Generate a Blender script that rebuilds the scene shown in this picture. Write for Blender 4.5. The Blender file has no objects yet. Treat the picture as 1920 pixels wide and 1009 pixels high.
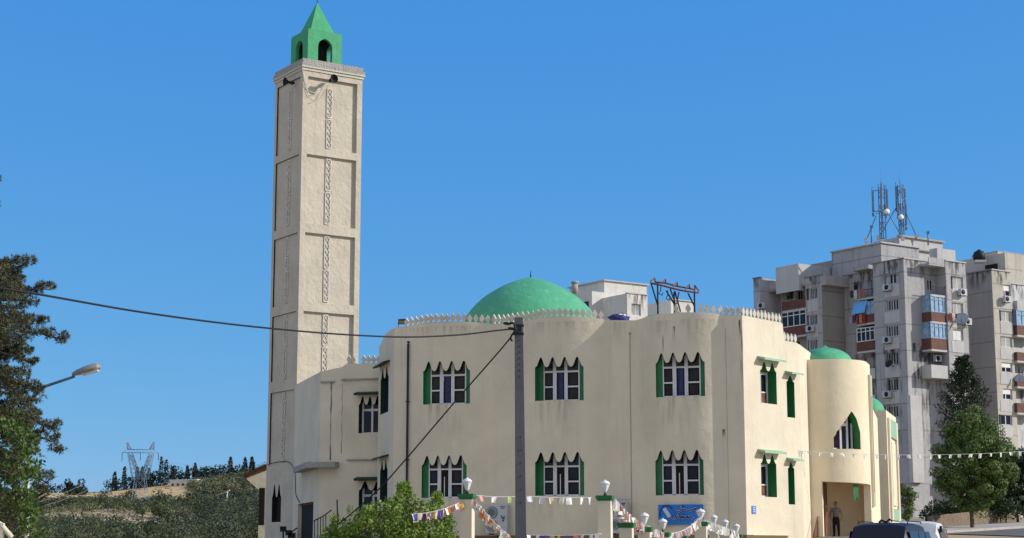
import bpy, bmesh, math, random
from math import sin, cos, tan, radians, pi, sqrt, atan2
from mathutils import Vector, Matrix, noise
random.seed(7)
scn = bpy.context.scene
COL = scn.collection
# ------------------------------------------------------------------ camera
F = 3200.0; EYE = 1.6; PITCH = math.atan(526.0 / F)
cam_d = bpy.data.cameras.new('camera'); cam = bpy.data.objects.new('camera', cam_d)
COL.objects.link(cam); scn.camera = cam
cam.location = (0, 0, EYE); cam.rotation_euler = (pi / 2 + PITCH, 0, 0)
cam_d.sensor_width = 36; cam_d.lens = 60.0; cam_d.clip_start = 0.1; cam_d.clip_end = 9000
# ------------------------------------------------------------------ sky and sun
SUN_TH = radians(6); SUN_EL = radians(27)      # sun sits to the right (+X), a little towards the camera
sd = Vector((cos(SUN_TH) * cos(SUN_EL), -sin(SUN_TH) * cos(SUN_EL), sin(SUN_EL)))
W = bpy.data.worlds.new('World'); scn.world = W; W.use_nodes = True
nt = W.node_tree; nt.nodes.clear()
sky = nt.nodes.new('ShaderNodeTexSky'); sky.sky_type = 'NISHITA'; sky.sun_disc = False
sky.sun_elevation = SUN_EL; sky.sun_rotation = atan2(sd.x, sd.y)
sky.air_density = 1.0; sky.dust_density = 0.0; sky.ozone_density = 6.0; sky.altitude = 1000
bgn = nt.nodes.new('ShaderNodeBackground'); bgn.inputs[1].default_value = 0.10
won = nt.nodes.new('ShaderNodeOutputWorld')
# the phone's flat, saturated rendering of the clear sky: one power curve per channel on the Sky Texture
sp_ = nt.nodes.new('ShaderNodeSeparateColor'); cb_ = nt.nodes.new('ShaderNodeCombineColor'); nt.links.new(sky.outputs[0], sp_.inputs[0])
for ch_i, (gk, kk) in enumerate(((0.84, 0.61), (0.46, 1.74), (0.12, 4.85))):
    pw_ = nt.nodes.new('ShaderNodeMath'); pw_.operation = 'POWER'; pw_.inputs[1].default_value = gk
    ml_ = nt.nodes.new('ShaderNodeMath'); ml_.operation = 'MULTIPLY'; ml_.inputs[1].default_value = kk
    nt.links.new(sp_.outputs[ch_i], pw_.inputs[0]); nt.links.new(pw_.outputs[0], ml_.inputs[0]); nt.links.new(ml_.outputs[0], cb_.inputs[ch_i])
# made-up bright cloud behind the camera, added to fill the shaded facades with light
tc_ = nt.nodes.new('ShaderNodeTexCoord'); dp_ = nt.nodes.new('ShaderNodeVectorMath'); dp_.operation = 'DOT_PRODUCT'; dp_.inputs[1].default_value = (-0.25, -0.95, 0.1)
nt.links.new(tc_.outputs['Generated'], dp_.inputs[0])
mr_ = nt.nodes.new('ShaderNodeMapRange'); mr_.interpolation_type = 'SMOOTHSTEP'; mr_.inputs[1].default_value = 0.0; mr_.inputs[2].default_value = 0.45
nt.links.new(dp_.outputs['Value'], mr_.inputs[0])
cn_ = nt.nodes.new('ShaderNodeTexNoise'); cn_.inputs['Scale'].default_value = 2.4; cn_.inputs['Detail'].default_value = 7; nt.links.new(tc_.outputs['Generated'], cn_.inputs['Vector'])
cr_ = nt.nodes.new('ShaderNodeMapRange'); cr_.inputs[1].default_value = 0.3; cr_.inputs[2].default_value = 0.62; nt.links.new(cn_.outputs[0], cr_.inputs[0])
mu_ = nt.nodes.new('ShaderNodeMath'); mu_.operation = 'MULTIPLY'; nt.links.new(mr_.outputs[0], mu_.inputs[0]); nt.links.new(cr_.outputs[0], mu_.inputs[1])
mx_ = nt.nodes.new('ShaderNodeMix'); mx_.data_type = 'RGBA'; mx_.inputs[7].default_value = (5.7, 5.75, 5.8, 1)
nt.links.new(mu_.outputs[0], mx_.inputs[0]); nt.links.new(cb_.outputs[0], mx_.inputs[6]); nt.links.new(mx_.outputs[2], bgn.inputs[0]); nt.links.new(bgn.outputs[0], won.inputs[0])
sl = bpy.data.lights.new('sun', 'SUN'); sl.energy = 3.4; sl.angle = radians(0.5); sl.color = (1.0, 0.93, 0.82)
so = bpy.data.objects.new('sun', sl); COL.objects.link(so); so.location = (60, 0, 60)
so.rotation_euler = sd.to_track_quat('Z', 'Y').to_euler()
scn.view_settings.view_transform = 'Standard'; scn.view_settings.look = 'None'
scn.view_settings.exposure = 0.35; scn.view_settings.gamma = 1.0
scn.view_settings.use_curve_mapping = False

# ------------------------------------------------------------------ measuring helpers (plan geometry)
CP, SP = cos(PITCH), sin(PITCH)
def ray(px, py):
    a = (px - 960) / F; b = (504.5 - py) / F
    return Vector((a, CP - b * SP, SP + b * CP))
def at(px, py, Y):
    r = ray(px, py); k = Y / r.y
    return Vector((r.x * k, Y, EYE + r.z * k))
def G(px, Y, py=850):
    p = at(px, py, Y); return Vector((p.x, p.y))
def isect(px, o, d, py=850):
    r = ray(px, py)
    # o + t d = k (rx, ry)
    det = -d[0] * r.y + d[1] * r.x
    t = (o[0] * r.y - o[1] * r.x) / det
    return t
def z_at(x, y, py):
    b = (504.5 - py) / F
    return EYE + y * (SP + b * CP) / (CP - b * SP)
def px_of(x, y, z):
    z -= EYE
    fw = y * CP + z * SP
    return 960 + F * x / fw, 504.5 - F * (z * CP - y * SP) / fw
def dirv(deg): return Vector((sin(radians(deg)), cos(radians(deg))))
def interp(x, xs, ys):
    if x <= xs[0]: return ys[0]
    for i in range(1, len(xs)):
        if x <= xs[i]:
            t = (x - xs[i - 1]) / (xs[i] - xs[i - 1]); return ys[i - 1] + t * (ys[i] - ys[i - 1])
    return ys[-1]
def sstep(a, b, x):
    t = max(0, min(1, (x - a) / (b - a))); return t * t * (3 - 2 * t)

# ------------------------------------------------------------------ object helpers
def tag(o, label=None, cat=None, group=None, kind=None):
    if label: o['label'] = label
    if cat: o['category'] = cat
    if group: o['group'] = group
    if kind: o['kind'] = kind
    return o
def thing(name, loc, label, cat, group=None, rz=0.0):
    o = bpy.data.objects.new(name, None); COL.objects.link(o); o.location = loc
    o.rotation_euler = (0, 0, rz); o.empty_display_size = 0.3
    return tag(o, label, cat, group)
def wloc(o):
    p = Vector((0, 0, 0))
    while o is not None: p = p + o.location; o = o.parent
    return p
def copy_tree(o, parent=None):
    c = o.copy(); COL.objects.link(c); c.parent = parent
    for ch in list(o.children): copy_tree(ch, c)
    return c
class MB:
    def __init__(s): s.v = []; s.f = []; s.m = []; s.sm = []
    def quad(s, pts, m=0, sm=False):
        i = len(s.v); s.v.extend([tuple(p) for p in pts]); s.f.append(tuple(range(i, i + len(pts)))); s.m.append(m); s.sm.append(sm)
    def box(s, c, size, ax=None, m=0):
        c = Vector(c)
        X, Y, Z = ax if ax else (Vector((1, 0, 0)), Vector((0, 1, 0)), Vector((0, 0, 1)))
        hx, hy, hz = size[0] / 2, size[1] / 2, size[2] / 2
        P = [c + X * (a * hx) + Y * (b * hy) + Z * (e * hz) for e in (-1, 1) for b in (-1, 1) for a in (-1, 1)]
        i = len(s.v); s.v.extend([tuple(p) for p in P])
        for q in ((0, 2, 3, 1), (4, 5, 7, 6), (0, 1, 5, 4), (2, 6, 7, 3), (0, 4, 6, 2), (1, 3, 7, 5)):
            s.f.append(tuple(i + k for k in q)); s.m.append(m); s.sm.append(False)
        return s
    def prism(s, poly, o, X, Z, N, t, m=0):
        """poly in (x,z) of frame X,Z at o, extruded t along -N"""
        o = Vector(o); n = len(poly); i = len(s.v)
        for k in (0, 1):
            for (a, b) in poly: s.v.append(tuple(o + X * a + Z * b - N * (t * k)))
        s.f.append(tuple(range(i, i + n))); s.f.append(tuple(reversed(range(i + n, i + 2 * n))))
        s.m += [m, m]; s.sm += [False, False]
        for k in range(n):
            a, b = k, (k + 1) % n
            s.f.append((i + a, i + n + a, i + n + b, i + b)); s.m.append(m); s.sm.append(False)
        return s
    def tube(s, pts, r, seg=8, m=0, cap=True, smooth=True):
        pts = [Vector(p) for p in pts]; n = len(pts)
        rr = r if isinstance(r, (list, tuple)) else [r] * n
        i0 = len(s.v); up = Vector((0.13, 0.21, 1)).normalized()
        for k in range(n):
            t = (pts[min(k + 1, n - 1)] - pts[max(k - 1, 0)])
            if t.length < 1e-9: t = Vector((0, 0, 1))
            t.normalize()
            a = t.cross(up)
            if a.length < 0.05: a = t.cross(Vector((1, 0, 0)))
            a.normalize(); b = t.cross(a)
            for j in range(seg):
                an = 2 * pi * j / seg
                s.v.append(tuple(pts[k] + (a * cos(an) + b * sin(an)) * rr[k]))
        for k in range(n - 1):
            for j in range(seg):
                a = i0 + k * seg + j; b = i0 + k * seg + (j + 1) % seg
                s.f.append((a, b, b + seg, a + seg)); s.m.append(m); s.sm.append(smooth)
        if cap:
            s.f.append(tuple(reversed([i0 + j for j in range(seg)]))); s.m.append(m); s.sm.append(False)
            s.f.append(tuple([i0 + (n - 1) * seg + j for j in range(seg)])); s.m.append(m); s.sm.append(False)
        return s
    def lathe(s, prof, c, seg=32, m=0, smooth=True, axis=None):
        c = Vector(c); i0 = len(s.v); n = len(prof)
        X, Y, Z = axis if axis else (Vector((1, 0, 0)), Vector((0, 1, 0)), Vector((0, 0, 1)))
        for (r, z) in prof:
            for j in range(seg):
                a = 2 * pi * j / seg
                s.v.append(tuple(c + X * (r * cos(a)) + Y * (r * sin(a)) + Z * z))
        for k in range(n - 1):
            for j in range(seg):
                a = i0 + k * seg + j; b = i0 + k * seg + (j + 1) % seg
                s.f.append((a, b, b + seg, a + seg)); s.m.append(m); s.sm.append(smooth)
        s.f.append(tuple(reversed([i0 + j for j in range(seg)]))); s.m.append(m); s.sm.append(False)
        s.f.append(tuple([i0 + (n - 1) * seg + j for j in range(seg)])); s.m.append(m); s.sm.append(False)
        return s
    def build(s, name, mats, parent=None, local=False, merge=False, angle=35):
        if not isinstance(mats, (list, tuple)): mats = [mats]
        off = Vector((0, 0, 0))
        if parent is not None and not local: off = wloc(parent)
        me = bpy.data.meshes.new(name)
        me.from_pydata([(a - off.x, b - off.y, c - off.z) for a, b, c in s.v], [], s.f)
        for mt in mats: me.materials.append(mt)
        if len(mats) > 1: me.polygons.foreach_set('material_index', s.m)
        me.polygons.foreach_set('use_smooth', s.sm)
        if merge:
            bm = bmesh.new(); bm.from_mesh(me)
            bmesh.ops.remove_doubles(bm, verts=bm.verts, dist=0.0005)
            bmesh.ops.recalc_face_normals(bm, faces=bm.faces)
            for e in bm.edges:
                if len(e.link_faces) != 2 or e.calc_face_angle(0) > radians(angle): e.smooth = False
            bm.to_mesh(me); bm.free()
        me.update()
        o = bpy.data.objects.new(name, me); COL.objects.link(o)
        if parent is not None: o.parent = parent
        return o
V3 = lambda p, z=0.0: Vector((p[0], p[1], z))
UP = Vector((0, 0, 1))

# ------------------------------------------------------------------ materials
def new_mat(name):
    m = bpy.data.materials.new(name); m.use_nodes = True
    nt = m.node_tree; nt.nodes.clear()
    out = nt.nodes.new('ShaderNodeOutputMaterial'); b = nt.nodes.new('ShaderNodeBsdfPrincipled')
    nt.links.new(b.outputs[0], out.inputs[0]); return m, nt, b
def rgb(c): return (c[0], c[1], c[2], 1)
def simple(name, c, rough=0.6, metal=0.0, var=0.12, scale=3.0, spec=0.3, bump=0.0, bscale=30):
    m, nt, b = new_mat(name)
    b.inputs['Roughness'].default_value = rough; b.inputs['Metallic'].default_value = metal
    b.inputs['Specular IOR Level'].default_value = spec
    geo = nt.nodes.new('ShaderNodeNewGeometry')
    nz = nt.nodes.new('ShaderNodeTexNoise'); nz.inputs['Scale'].default_value = scale; nz.inputs['Detail'].default_value = 5
    nt.links.new(geo.outputs['Position'], nz.inputs['Vector'])
    cr = nt.nodes.new('ShaderNodeValToRGB'); cr.color_ramp.elements[0].position = 0.3; cr.color_ramp.elements[1].position = 0.7
    cr.color_ramp.elements[0].color = rgb([k * (1 - var) for k in c]); cr.color_ramp.elements[1].color = rgb([min(1, k * (1 + var * .6)) for k in c])
    nt.links.new(nz.outputs[0], cr.inputs[0]); nt.links.new(cr.outputs[0], b.inputs['Base Color'])
    if bump:
        n2 = nt.nodes.new('ShaderNodeTexNoise'); n2.inputs['Scale'].default_value = bscale; n2.inputs['Detail'].default_value = 6
        nt.links.new(geo.outputs['Position'], n2.inputs['Vector'])
        bp = nt.nodes.new('ShaderNodeBump'); bp.inputs['Strength'].default_value = bump; bp.inputs['Distance'].default_value = 0.05
        nt.links.new(n2.outputs[0], bp.inputs['Height']); nt.links.new(bp.outputs[0], b.inputs['Normal'])
    return m
def plaster(name, c, stain=(0.25, 0.22, 0.18), amt=0.5, scale=0.5, bump=0.35, streak=0.5, joints=None, rough=0.9, bsc=2.2):
    """painted render: broad patches, vertical rain streaks, speckled dirt, soft trowel bumps"""
    m, nt, b = new_mat(name); L = nt.links.new
    b.inputs['Roughness'].default_value = rough; b.inputs['Specular IOR Level'].default_value = 0.15
    geo = nt.nodes.new('ShaderNodeNewGeometry')
    def nse(sc, det=6, mapscale=None, rg=0.55):
        n = nt.nodes.new('ShaderNodeTexNoise'); n.inputs['Scale'].default_value = sc; n.inputs['Detail'].default_value = det
        n.inputs['Roughness'].default_value = rg
        if mapscale:
            mp = nt.nodes.new('ShaderNodeMapping'); mp.inputs['Scale'].default_value = mapscale
            L(geo.outputs['Position'], mp.inputs['Vector']); L(mp.outputs[0], n.inputs['Vector'])
        else: L(geo.outputs['Position'], n.inputs['Vector'])
        return n
    def ramp(n, p0, p1, c0=(0, 0, 0, 1), c1=(1, 1, 1, 1)):
        r = nt.nodes.new('ShaderNodeValToRGB'); r.color_ramp.elements[0].position = p0; r.color_ramp.elements[1].position = p1
        r.color_ramp.elements[0].color = c0; r.color_ramp.elements[1].color = c1; L(n.outputs[0], r.inputs[0]); return r
    def mixc(fac, a, bb, f=1.0):
        x = nt.nodes.new('ShaderNodeMix'); x.data_type = 'RGBA'
        mm = nt.nodes.new('ShaderNodeMath'); mm.operation = 'MULTIPLY'; mm.inputs[1].default_value = f
        L(fac, mm.inputs[0]); L(mm.outputs[0], x.inputs[0]); L(a, x.inputs[6])
        if isinstance(bb, tuple): x.inputs[7].default_value = bb
        else: L(bb, x.inputs[7])
        return x.outputs[2]
    base = ramp(nse(scale, 5), 0.3, 0.72, rgb([k * 0.88 for k in c]), rgb([min(1, k * 1.06) for k in c]))
    col = base.outputs[0]
    col = mixc(ramp(nse(scale * 3.1, 8, None, .7), 0.56, 0.76).outputs[0], col, rgb(stain), 0.35 * amt)
    col = mixc(ramp(nse(1.0, 6, (2.6, 2.6, 0.16), .65), 0.54, 0.74).outputs[0], col, rgb(stain), 0.55 * streak)
    col = mixc(ramp(nse(9.0, 4), 0.66, 0.74).outputs[0], col, rgb([k * .6 for k in c]), 0.35 * amt)
    if joints:   # horizontal panel joints every `joints` metres
        sx = nt.nodes.new('ShaderNodeSeparateXYZ'); L(geo.outputs['Position'], sx.inputs[0])
        ad = nt.nodes.new('ShaderNodeMath'); ad.operation = 'ADD'; ad.inputs[1].default_value = joints[1]; L(sx.outputs[2], ad.inputs[0])
        dv = nt.nodes.new('ShaderNodeMath'); dv.operation = 'DIVIDE'; dv.inputs[1].default_value = joints[0]; L(ad.outputs[0], dv.inputs[0])
        nn = nse(0.9, 4); a2 = nt.nodes.new('ShaderNodeMath'); a2.operation = 'MULTIPLY_ADD'; a2.inputs[1].default_value = 0.05
        L(nn.outputs[0], a2.inputs[0]); L(dv.outputs[0], a2.inputs[2])
        fr = nt.nodes.new('ShaderNodeMath'); fr.operation = 'FRACT'; L(a2.outputs[0], fr.inputs[0])
        lt = nt.nodes.new('ShaderNodeMath'); lt.operation = 'LESS_THAN'; lt.inputs[1].default_value = 0.045; L(fr.outputs[0], lt.inputs[0])
        col = mixc(lt.outputs[0], col, rgb([k * .35 for k in c]), 0.5)
    L(col, b.inputs['Base Color'])
    if bump:
        bp = nt.nodes.new('ShaderNodeBump'); bp.inputs['Strength'].default_value = bump; bp.inputs['Distance'].default_value = 0.12
        n1 = nse(bsc, 7, None, .6); L(n1.outputs[0], bp.inputs['Height']); L(bp.outputs[0], b.inputs['Normal'])
    return m
def leafmat(name, c1, c2, trans=0.25, rough=0.55, patch=None):
    m, nt, b = new_mat(name); L = nt.links.new
    geo = nt.nodes.new('ShaderNodeNewGeometry')
    r = nt.nodes.new('ShaderNodeValToRGB'); r.color_ramp.elements[0].color = rgb(c1); r.color_ramp.elements[1].color = rgb(c2)
    e = r.color_ramp.elements.new(0.5); e.color = rgb([(a + bb) * .5 for a, bb in zip(c1, c2)])
    if patch:   # tone changes from bush to bush rather than from leaf to leaf
        pn = nt.nodes.new('ShaderNodeTexNoise'); pn.inputs['Scale'].default_value = patch; pn.inputs['Detail'].default_value = 3; L(geo.outputs['Position'], pn.inputs['Vector'])
        pr = nt.nodes.new('ShaderNodeMapRange'); pr.inputs[1].default_value = .3; pr.inputs[2].default_value = .7; L(pn.outputs[0], pr.inputs[0])
        pm = nt.nodes.new('ShaderNodeMath'); pm.operation = 'MULTIPLY_ADD'; pm.inputs[1].default_value = .25; L(geo.outputs['Random Per Island'], pm.inputs[0]); 
        p2 = nt.nodes.new('ShaderNodeMath'); p2.operation = 'MULTIPLY'; p2.inputs[1].default_value = .75; L(pr.outputs[0], p2.inputs[0]); L(p2.outputs[0], pm.inputs[2]); L(pm.outputs[0], r.inputs[0])
    else: L(geo.outputs['Random Per Island'], r.inputs[0])
    L(r.outputs[0], b.inputs['Base Color']); b.inputs['Roughness'].default_value = rough
    b.inputs['Specular IOR Level'].default_value = 0.25
    t = nt.nodes.new('ShaderNodeBsdfTranslucent'); L(r.outputs[0], t.inputs[0])
    mx = nt.nodes.new('ShaderNodeMixShader'); mx.inputs[0].default_value = trans
    out = [n for n in nt.nodes if n.type == 'OUTPUT_MATERIAL'][0]
    L(b.outputs[0], mx.inputs[1]); L(t.outputs[0], mx.inputs[2]); L(mx.outputs[0], out.inputs[0])
    return m
M = {}
M['cream'] = plaster('cream_render', (0.705, 0.63, 0.49), amt=0.25, streak=0.3, bump=0.3)
M['creamwarm'] = plaster('warm_cream_render', (0.79, 0.69, 0.50), amt=0.25, streak=0.4, bump=0.25)
M['minaret'] = plaster('minaret_render', (0.57, 0.51, 0.415), stain=(0.22, 0.2, 0.18), amt=0.5, scale=0.8, streak=0.45, bump=0.6, bsc=3.5)
M['cornice'] = plaster('weathered_cornice', (0.42, 0.40, 0.37), stain=(0.15, 0.15, 0.14), amt=1.2, scale=2, streak=0.8, bump=1.0, bsc=9)
M['white_render'] = plaster('white_render', (0.60, 0.555, 0.47), amt=0.6, streak=0.5)
M['lattice'] = simple('lattice_plaster', (0.70, 0.66, 0.60), .9, var=.25, scale=4)
M['green'] = plaster('green_dome_paint', (0.10, 0.40, 0.215), stain=(0.33, 0.59, 0.43), amt=2.2, scale=0.35, streak=0.25, bump=1.0, rough=0.6, bsc=0.9)
M['greenp'] = simple('green_gloss_paint', (0.022, 0.16, 0.05), .45, var=.15, scale=2)
M['greent'] = simple('pale_green_trim', (0.30, 0.48, 0.34), .6, var=.12, scale=3)
M['greenc'] = plaster('minaret_green_paint', (0.07, 0.36, 0.17), stain=(0.25, 0.42, 0.28), amt=0.9, scale=1.2, streak=0.5, bump=.4, rough=.6)
M['shadegreen'] = simple('shaded_green_paint', (.008, .035, .016), .6)  # green paint darkened to stand for its shade on the left openings and scallops
M['whitef'] = simple('white_frame_paint', (0.66, 0.66, 0.68), .5, var=.06)
M['glass'] = simple('dark_window_glass', (0.012, 0.016, 0.030), .15, var=.5, scale=1.5, spec=.2)
M['glassb'] = simple('brownish_window_glass', (0.028, 0.020, 0.018), .2, var=.5, scale=1.5, spec=.2)
M['blue_cur'] = simple('navy_curtain', (0.03, 0.04, 0.12), .6, var=.3, scale=5)
M['black'] = simple('black_rubber', (0.012, 0.012, 0.013), .6)
M['dark'] = simple('dark_interior', (0.014, 0.012, 0.012), .9)
M['conc'] = plaster('apartment_concrete', (0.40, 0.395, 0.405), stain=(0.12, 0.115, 0.11), amt=1.5, scale=.25, streak=1.3, bump=.6, joints=(2.81, 0.0))
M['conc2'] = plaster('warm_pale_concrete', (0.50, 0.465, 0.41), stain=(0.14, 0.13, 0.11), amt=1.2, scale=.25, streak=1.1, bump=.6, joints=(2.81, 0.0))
M['vest'] = plaster('vestibule_render', (0.88, 0.70, 0.45), amt=.2, streak=.2)
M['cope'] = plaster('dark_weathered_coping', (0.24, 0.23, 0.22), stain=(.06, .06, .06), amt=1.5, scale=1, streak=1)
M['palepane'] = simple('curtained_glass', (0.30, 0.42, 0.58), .3, var=.35, scale=3)
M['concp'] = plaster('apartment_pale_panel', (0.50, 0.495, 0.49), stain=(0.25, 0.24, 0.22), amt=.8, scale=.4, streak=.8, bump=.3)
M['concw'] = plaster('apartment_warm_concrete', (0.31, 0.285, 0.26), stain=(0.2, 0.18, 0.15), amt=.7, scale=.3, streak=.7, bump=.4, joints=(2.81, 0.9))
M['backc'] = plaster('back_block_render', (0.66, 0.64, 0.59), stain=(0.25, 0.24, 0.22), amt=.8, scale=.3, streak=.8, bump=.3)
M['shut'] = simple('grey_roller_shutter', (0.40, 0.40, 0.39), .7, var=.15, scale=2)
M['shutw'] = simple('white_roller_shutter', (0.72, 0.72, 0.70), .6, var=.06)
M['brown'] = simple('brown_balcony_panel', (0.135, 0.06, 0.045), .7, var=.25, scale=2)
M['bluef'] = simple('blue_painted_frame', (0.22, 0.36, 0.54), .5)
M['pylon'] = simple('pylon_steel', (.24, .30, .38), .5, .2)
M['metal'] = simple('galvanised_steel', (0.36, 0.38, 0.41), .5, .4, var=.1)
M['bluemetal'] = simple('blue_grey_steel', (0.14, 0.20, 0.28), .5, .3, var=.1)
M['rust'] = simple('rusty_steel', (0.17, 0.07, 0.045), .85, var=.4, scale=6)
M['darksteel'] = simple('dark_steel', (0.03, 0.03, 0.035), .6, .3)
M['polec'] = plaster('blue_grey_pole_paint', (0.125, 0.125, 0.145), stain=(0.15, .15, .17), amt=.4, streak=.4, bump=.15)
M['paper'] = simple('white_paper', (0.78, 0.78, 0.76), .8, var=.05)
M['lampw'] = simple('white_lamp_glass', (0.72, 0.73, 0.74), .3, var=.1, scale=8)
M['acw'] = simple('white_ac_casing', (0.48, 0.49, 0.52), .5, var=.06)
M['pine'] = leafmat('pine_needles', (0.04, 0.046, 0.022), (0.17, 0.17, 0.09), .08)
M['leaf'] = leafmat('broad_leaves', (0.045, 0.085, 0.02), (0.21, 0.28, 0.08), .2)
M['leafb'] = leafmat('bright_leaves', (0.07, 0.14, 0.015), (0.27, 0.36, 0.06), .18)
M['leafy'] = leafmat('young_leaves', (0.035, 0.07, 0.015), (0.14, 0.21, 0.05), .2)
M['scrub'] = leafmat('hill_scrub_leaves', (0.07, 0.08, 0.032), (0.25, 0.24, 0.115), .05, .6, .16)
M['scrubd'] = leafmat('hill_oak_leaves', (0.03, 0.042, 0.02), (0.10, 0.12, 0.055), .05, .6, .2)
M['dkleaf'] = leafmat('dark_leaves', (0.018, 0.035, 0.014), (0.05, 0.08, 0.03), .12)
M['cyp'] = leafmat('cypress_leaves', (0.014, 0.026, 0.014), (0.04, 0.06, 0.03), .08)
M['bark'] = simple('bark', (0.13, 0.095, 0.07), .95, var=.4, scale=6, bump=.5, bscale=12)
M['stone'] = plaster('rubble_stone', (0.25, 0.19, 0.135), stain=(0.12, .10, .08), amt=1.6, scale=1.2, streak=.8, bump=1.0, bsc=3)
M['brownw'] = plaster('brown_plinth', (0.24, 0.14, 0.08), stain=(.1, .07, .05), amt=.8, bump=.4)

def stain_mat(name, c, dens=.55, sx=3.0):
    m, nt, b = new_mat(name); L = nt.links.new; out = [n for n in nt.nodes if n.type == 'OUTPUT_MATERIAL'][0]
    b.inputs['Base Color'].default_value = rgb(c); b.inputs['Roughness'].default_value = .95
    tr = nt.nodes.new('ShaderNodeBsdfTransparent'); mx = nt.nodes.new('ShaderNodeMixShader')
    geo = nt.nodes.new('ShaderNodeNewGeometry'); mp = nt.nodes.new('ShaderNodeMapping'); mp.inputs['Scale'].default_value = (sx, sx, .35); L(geo.outputs['Position'], mp.inputs['Vector'])
    n = nt.nodes.new('ShaderNodeTexNoise'); n.inputs['Scale'].default_value = 1.6; n.inputs['Detail'].default_value = 6; L(mp.outputs[0], n.inputs['Vector'])
    r = nt.nodes.new('ShaderNodeMapRange'); r.inputs[1].default_value = .45; r.inputs[2].default_value = .75; L(n.outputs[0], r.inputs[0])
    tc = nt.nodes.new('ShaderNodeTexCoord'); sp = nt.nodes.new('ShaderNodeSeparateXYZ'); L(tc.outputs['Generated'], sp.inputs[0])
    fx = nt.nodes.new('ShaderNodeMath'); fx.operation = 'PINGPONG'; fx.inputs[1].default_value = .5; L(sp.outputs[0], fx.inputs[0])
    f2 = nt.nodes.new('ShaderNodeMath'); f2.operation = 'MULTIPLY'; f2.inputs[1].default_value = 6.0; f2.use_clamp = True; L(fx.outputs[0], f2.inputs[0])
    pw = nt.nodes.new('ShaderNodeMath'); pw.operation = 'POWER'; pw.inputs[1].default_value = 1.6; L(sp.outputs[2], pw.inputs[0])
    ml = nt.nodes.new('ShaderNodeMath'); ml.operation = 'MULTIPLY'; L(r.outputs[0], ml.inputs[0]); m0 = nt.nodes.new('ShaderNodeMath'); m0.operation = 'MULTIPLY'; L(pw.outputs[0], m0.inputs[0]); L(f2.outputs[0], m0.inputs[1]); L(m0.outputs[0], ml.inputs[1])
    m2 = nt.nodes.new('ShaderNodeMath'); m2.operation = 'MULTIPLY'; m2.inputs[1].default_value = dens; m2.use_clamp = True; L(ml.outputs[0], m2.inputs[0])
    L(m2.outputs[0], mx.inputs[0]); L(tr.outputs[0], mx.inputs[1]); L(b.outputs[0], mx.inputs[2]); L(mx.outputs[0], out.inputs[0]); return m
M['stain'] = stain_mat('rain_stain', (.22, .19, .15), .32, 3.2)
M['cstain'] = stain_mat('concrete_stain', (.055, .05, .048), 1.5, 1.3)
M['rstain'] = stain_mat('rust_stain', (.14, .07, .04), 1.6, 5.0)
# ================================================================== ground
def terr(x, y):
    q = x / max(y, 30.0)
    zr = interp(y, [0, 45, 60, 90, 105, 120, 140, 180, 260], [0, 0, .55, 1.9, 2.35, 3.1, 4.1, 4.9, 6.0])
    ridge = interp(q, [-.30, -.27, -.24, -.19, -.16, -.14, -.08], [27.5, 27.5, 28.0, 33.5, 35.5, 39.5, 44])
    zl = interp(y, [0, 60, 110, 200, 300, 430, 560, 700, 800, 1000, 1600], [0, .3, .9, .5, 2.0, 6.8, 13.0, 21.5, ridge, ridge - 12, ridge - 25])
    w = sstep(-.17, -.11, q)
    if y > 260: w *= 1 - sstep(260, 420, y)
    z = zl * (1 - w) + zr * w
    if y > 150: z += noise.noise(Vector((x * .012, y * .012, 3))) * 2.2 * sstep(150, 500, y) * (1 - sstep(720, 790, y) * .6) + noise.noise(Vector((x * .022, y * .017, 8))) * 5.0 * sstep(220, 380, y) * (1 - sstep(600, 700, y))
    return z
def axis(vals):
    out = []
    for (a, b, st) in vals:
        n = max(1, round((b - a) / st))
        out += [a + (b - a) * k / n for k in range(n)]
    return out + [vals[-1][1]]
xs = axis([(-4000, -1000, 500), (-1000, -300, 25), (-300, 0, 8), (0, 90, 6), (90, 400, 30), (400, 4000, 450)])
ys = axis([(-400, 0, 80), (0, 200, 5), (200, 900, 10), (900, 1600, 50), (1600, 6000, 550)])
gv = [(x, y, terr(x, y)) for y in ys for x in xs]; nx = len(xs)
gf = [(j * nx + i, j * nx + i + 1, (j + 1) * nx + i + 1, (j + 1) * nx + i) for j in range(len(ys) - 1) for i in range(nx - 1)]
def ground_mat():
    m, nt, b = new_mat('dry_ground'); L = nt.links.new
    geo = nt.nodes.new('ShaderNodeNewGeometry'); b.inputs['Roughness'].default_value = .95
    n = nt.nodes.new('ShaderNodeTexNoise'); n.inputs['Scale'].default_value = .06; n.inputs['Detail'].default_value = 9; L(geo.outputs['Position'], n.inputs['Vector'])
    r = nt.nodes.new('ShaderNodeValToRGB'); e = r.color_ramp.elements
    e[0].position = .35; e[0].color = (.32, .23, .12, 1); e[1].position = .7; e[1].color = (.50, .38, .23, 1)
    L(n.outputs[0], r.inputs[0]); L(r.outputs[0], b.inputs['Base Color']); return m
M['ground'] = ground_mat()
M['field'] = plaster('dry_grass_field', (0.60, 0.42, 0.20), stain=(.25, .2, .09), amt=1.3, scale=.05, streak=.0, bump=.5, bsc=.3)
me = bpy.data.meshes.new('ground'); me.from_pydata(gv, [], gf)
me.materials.append(M['ground']); me.polygons.foreach_set('use_smooth', [True] * len(gf))
go = bpy.data.objects.new('ground', me); COL.objects.link(go); tag(go, kind='structure')
def drape(name, pts_fn, nu, nv, off, mat):
    mb = MB(); P = [[pts_fn(i / nu, j / nv) for i in range(nu + 1)] for j in range(nv + 1)]
    for j in range(nv):
        for i in range(nu):
            mb.quad([(p[0], p[1], terr(p[0], p[1]) + off) for p in (P[j][i], P[j][i + 1], P[j + 1][i + 1], P[j + 1][i])], 0, True)
    o = mb.build(name, mat, merge=True); return tag(o, kind='structure')
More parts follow.
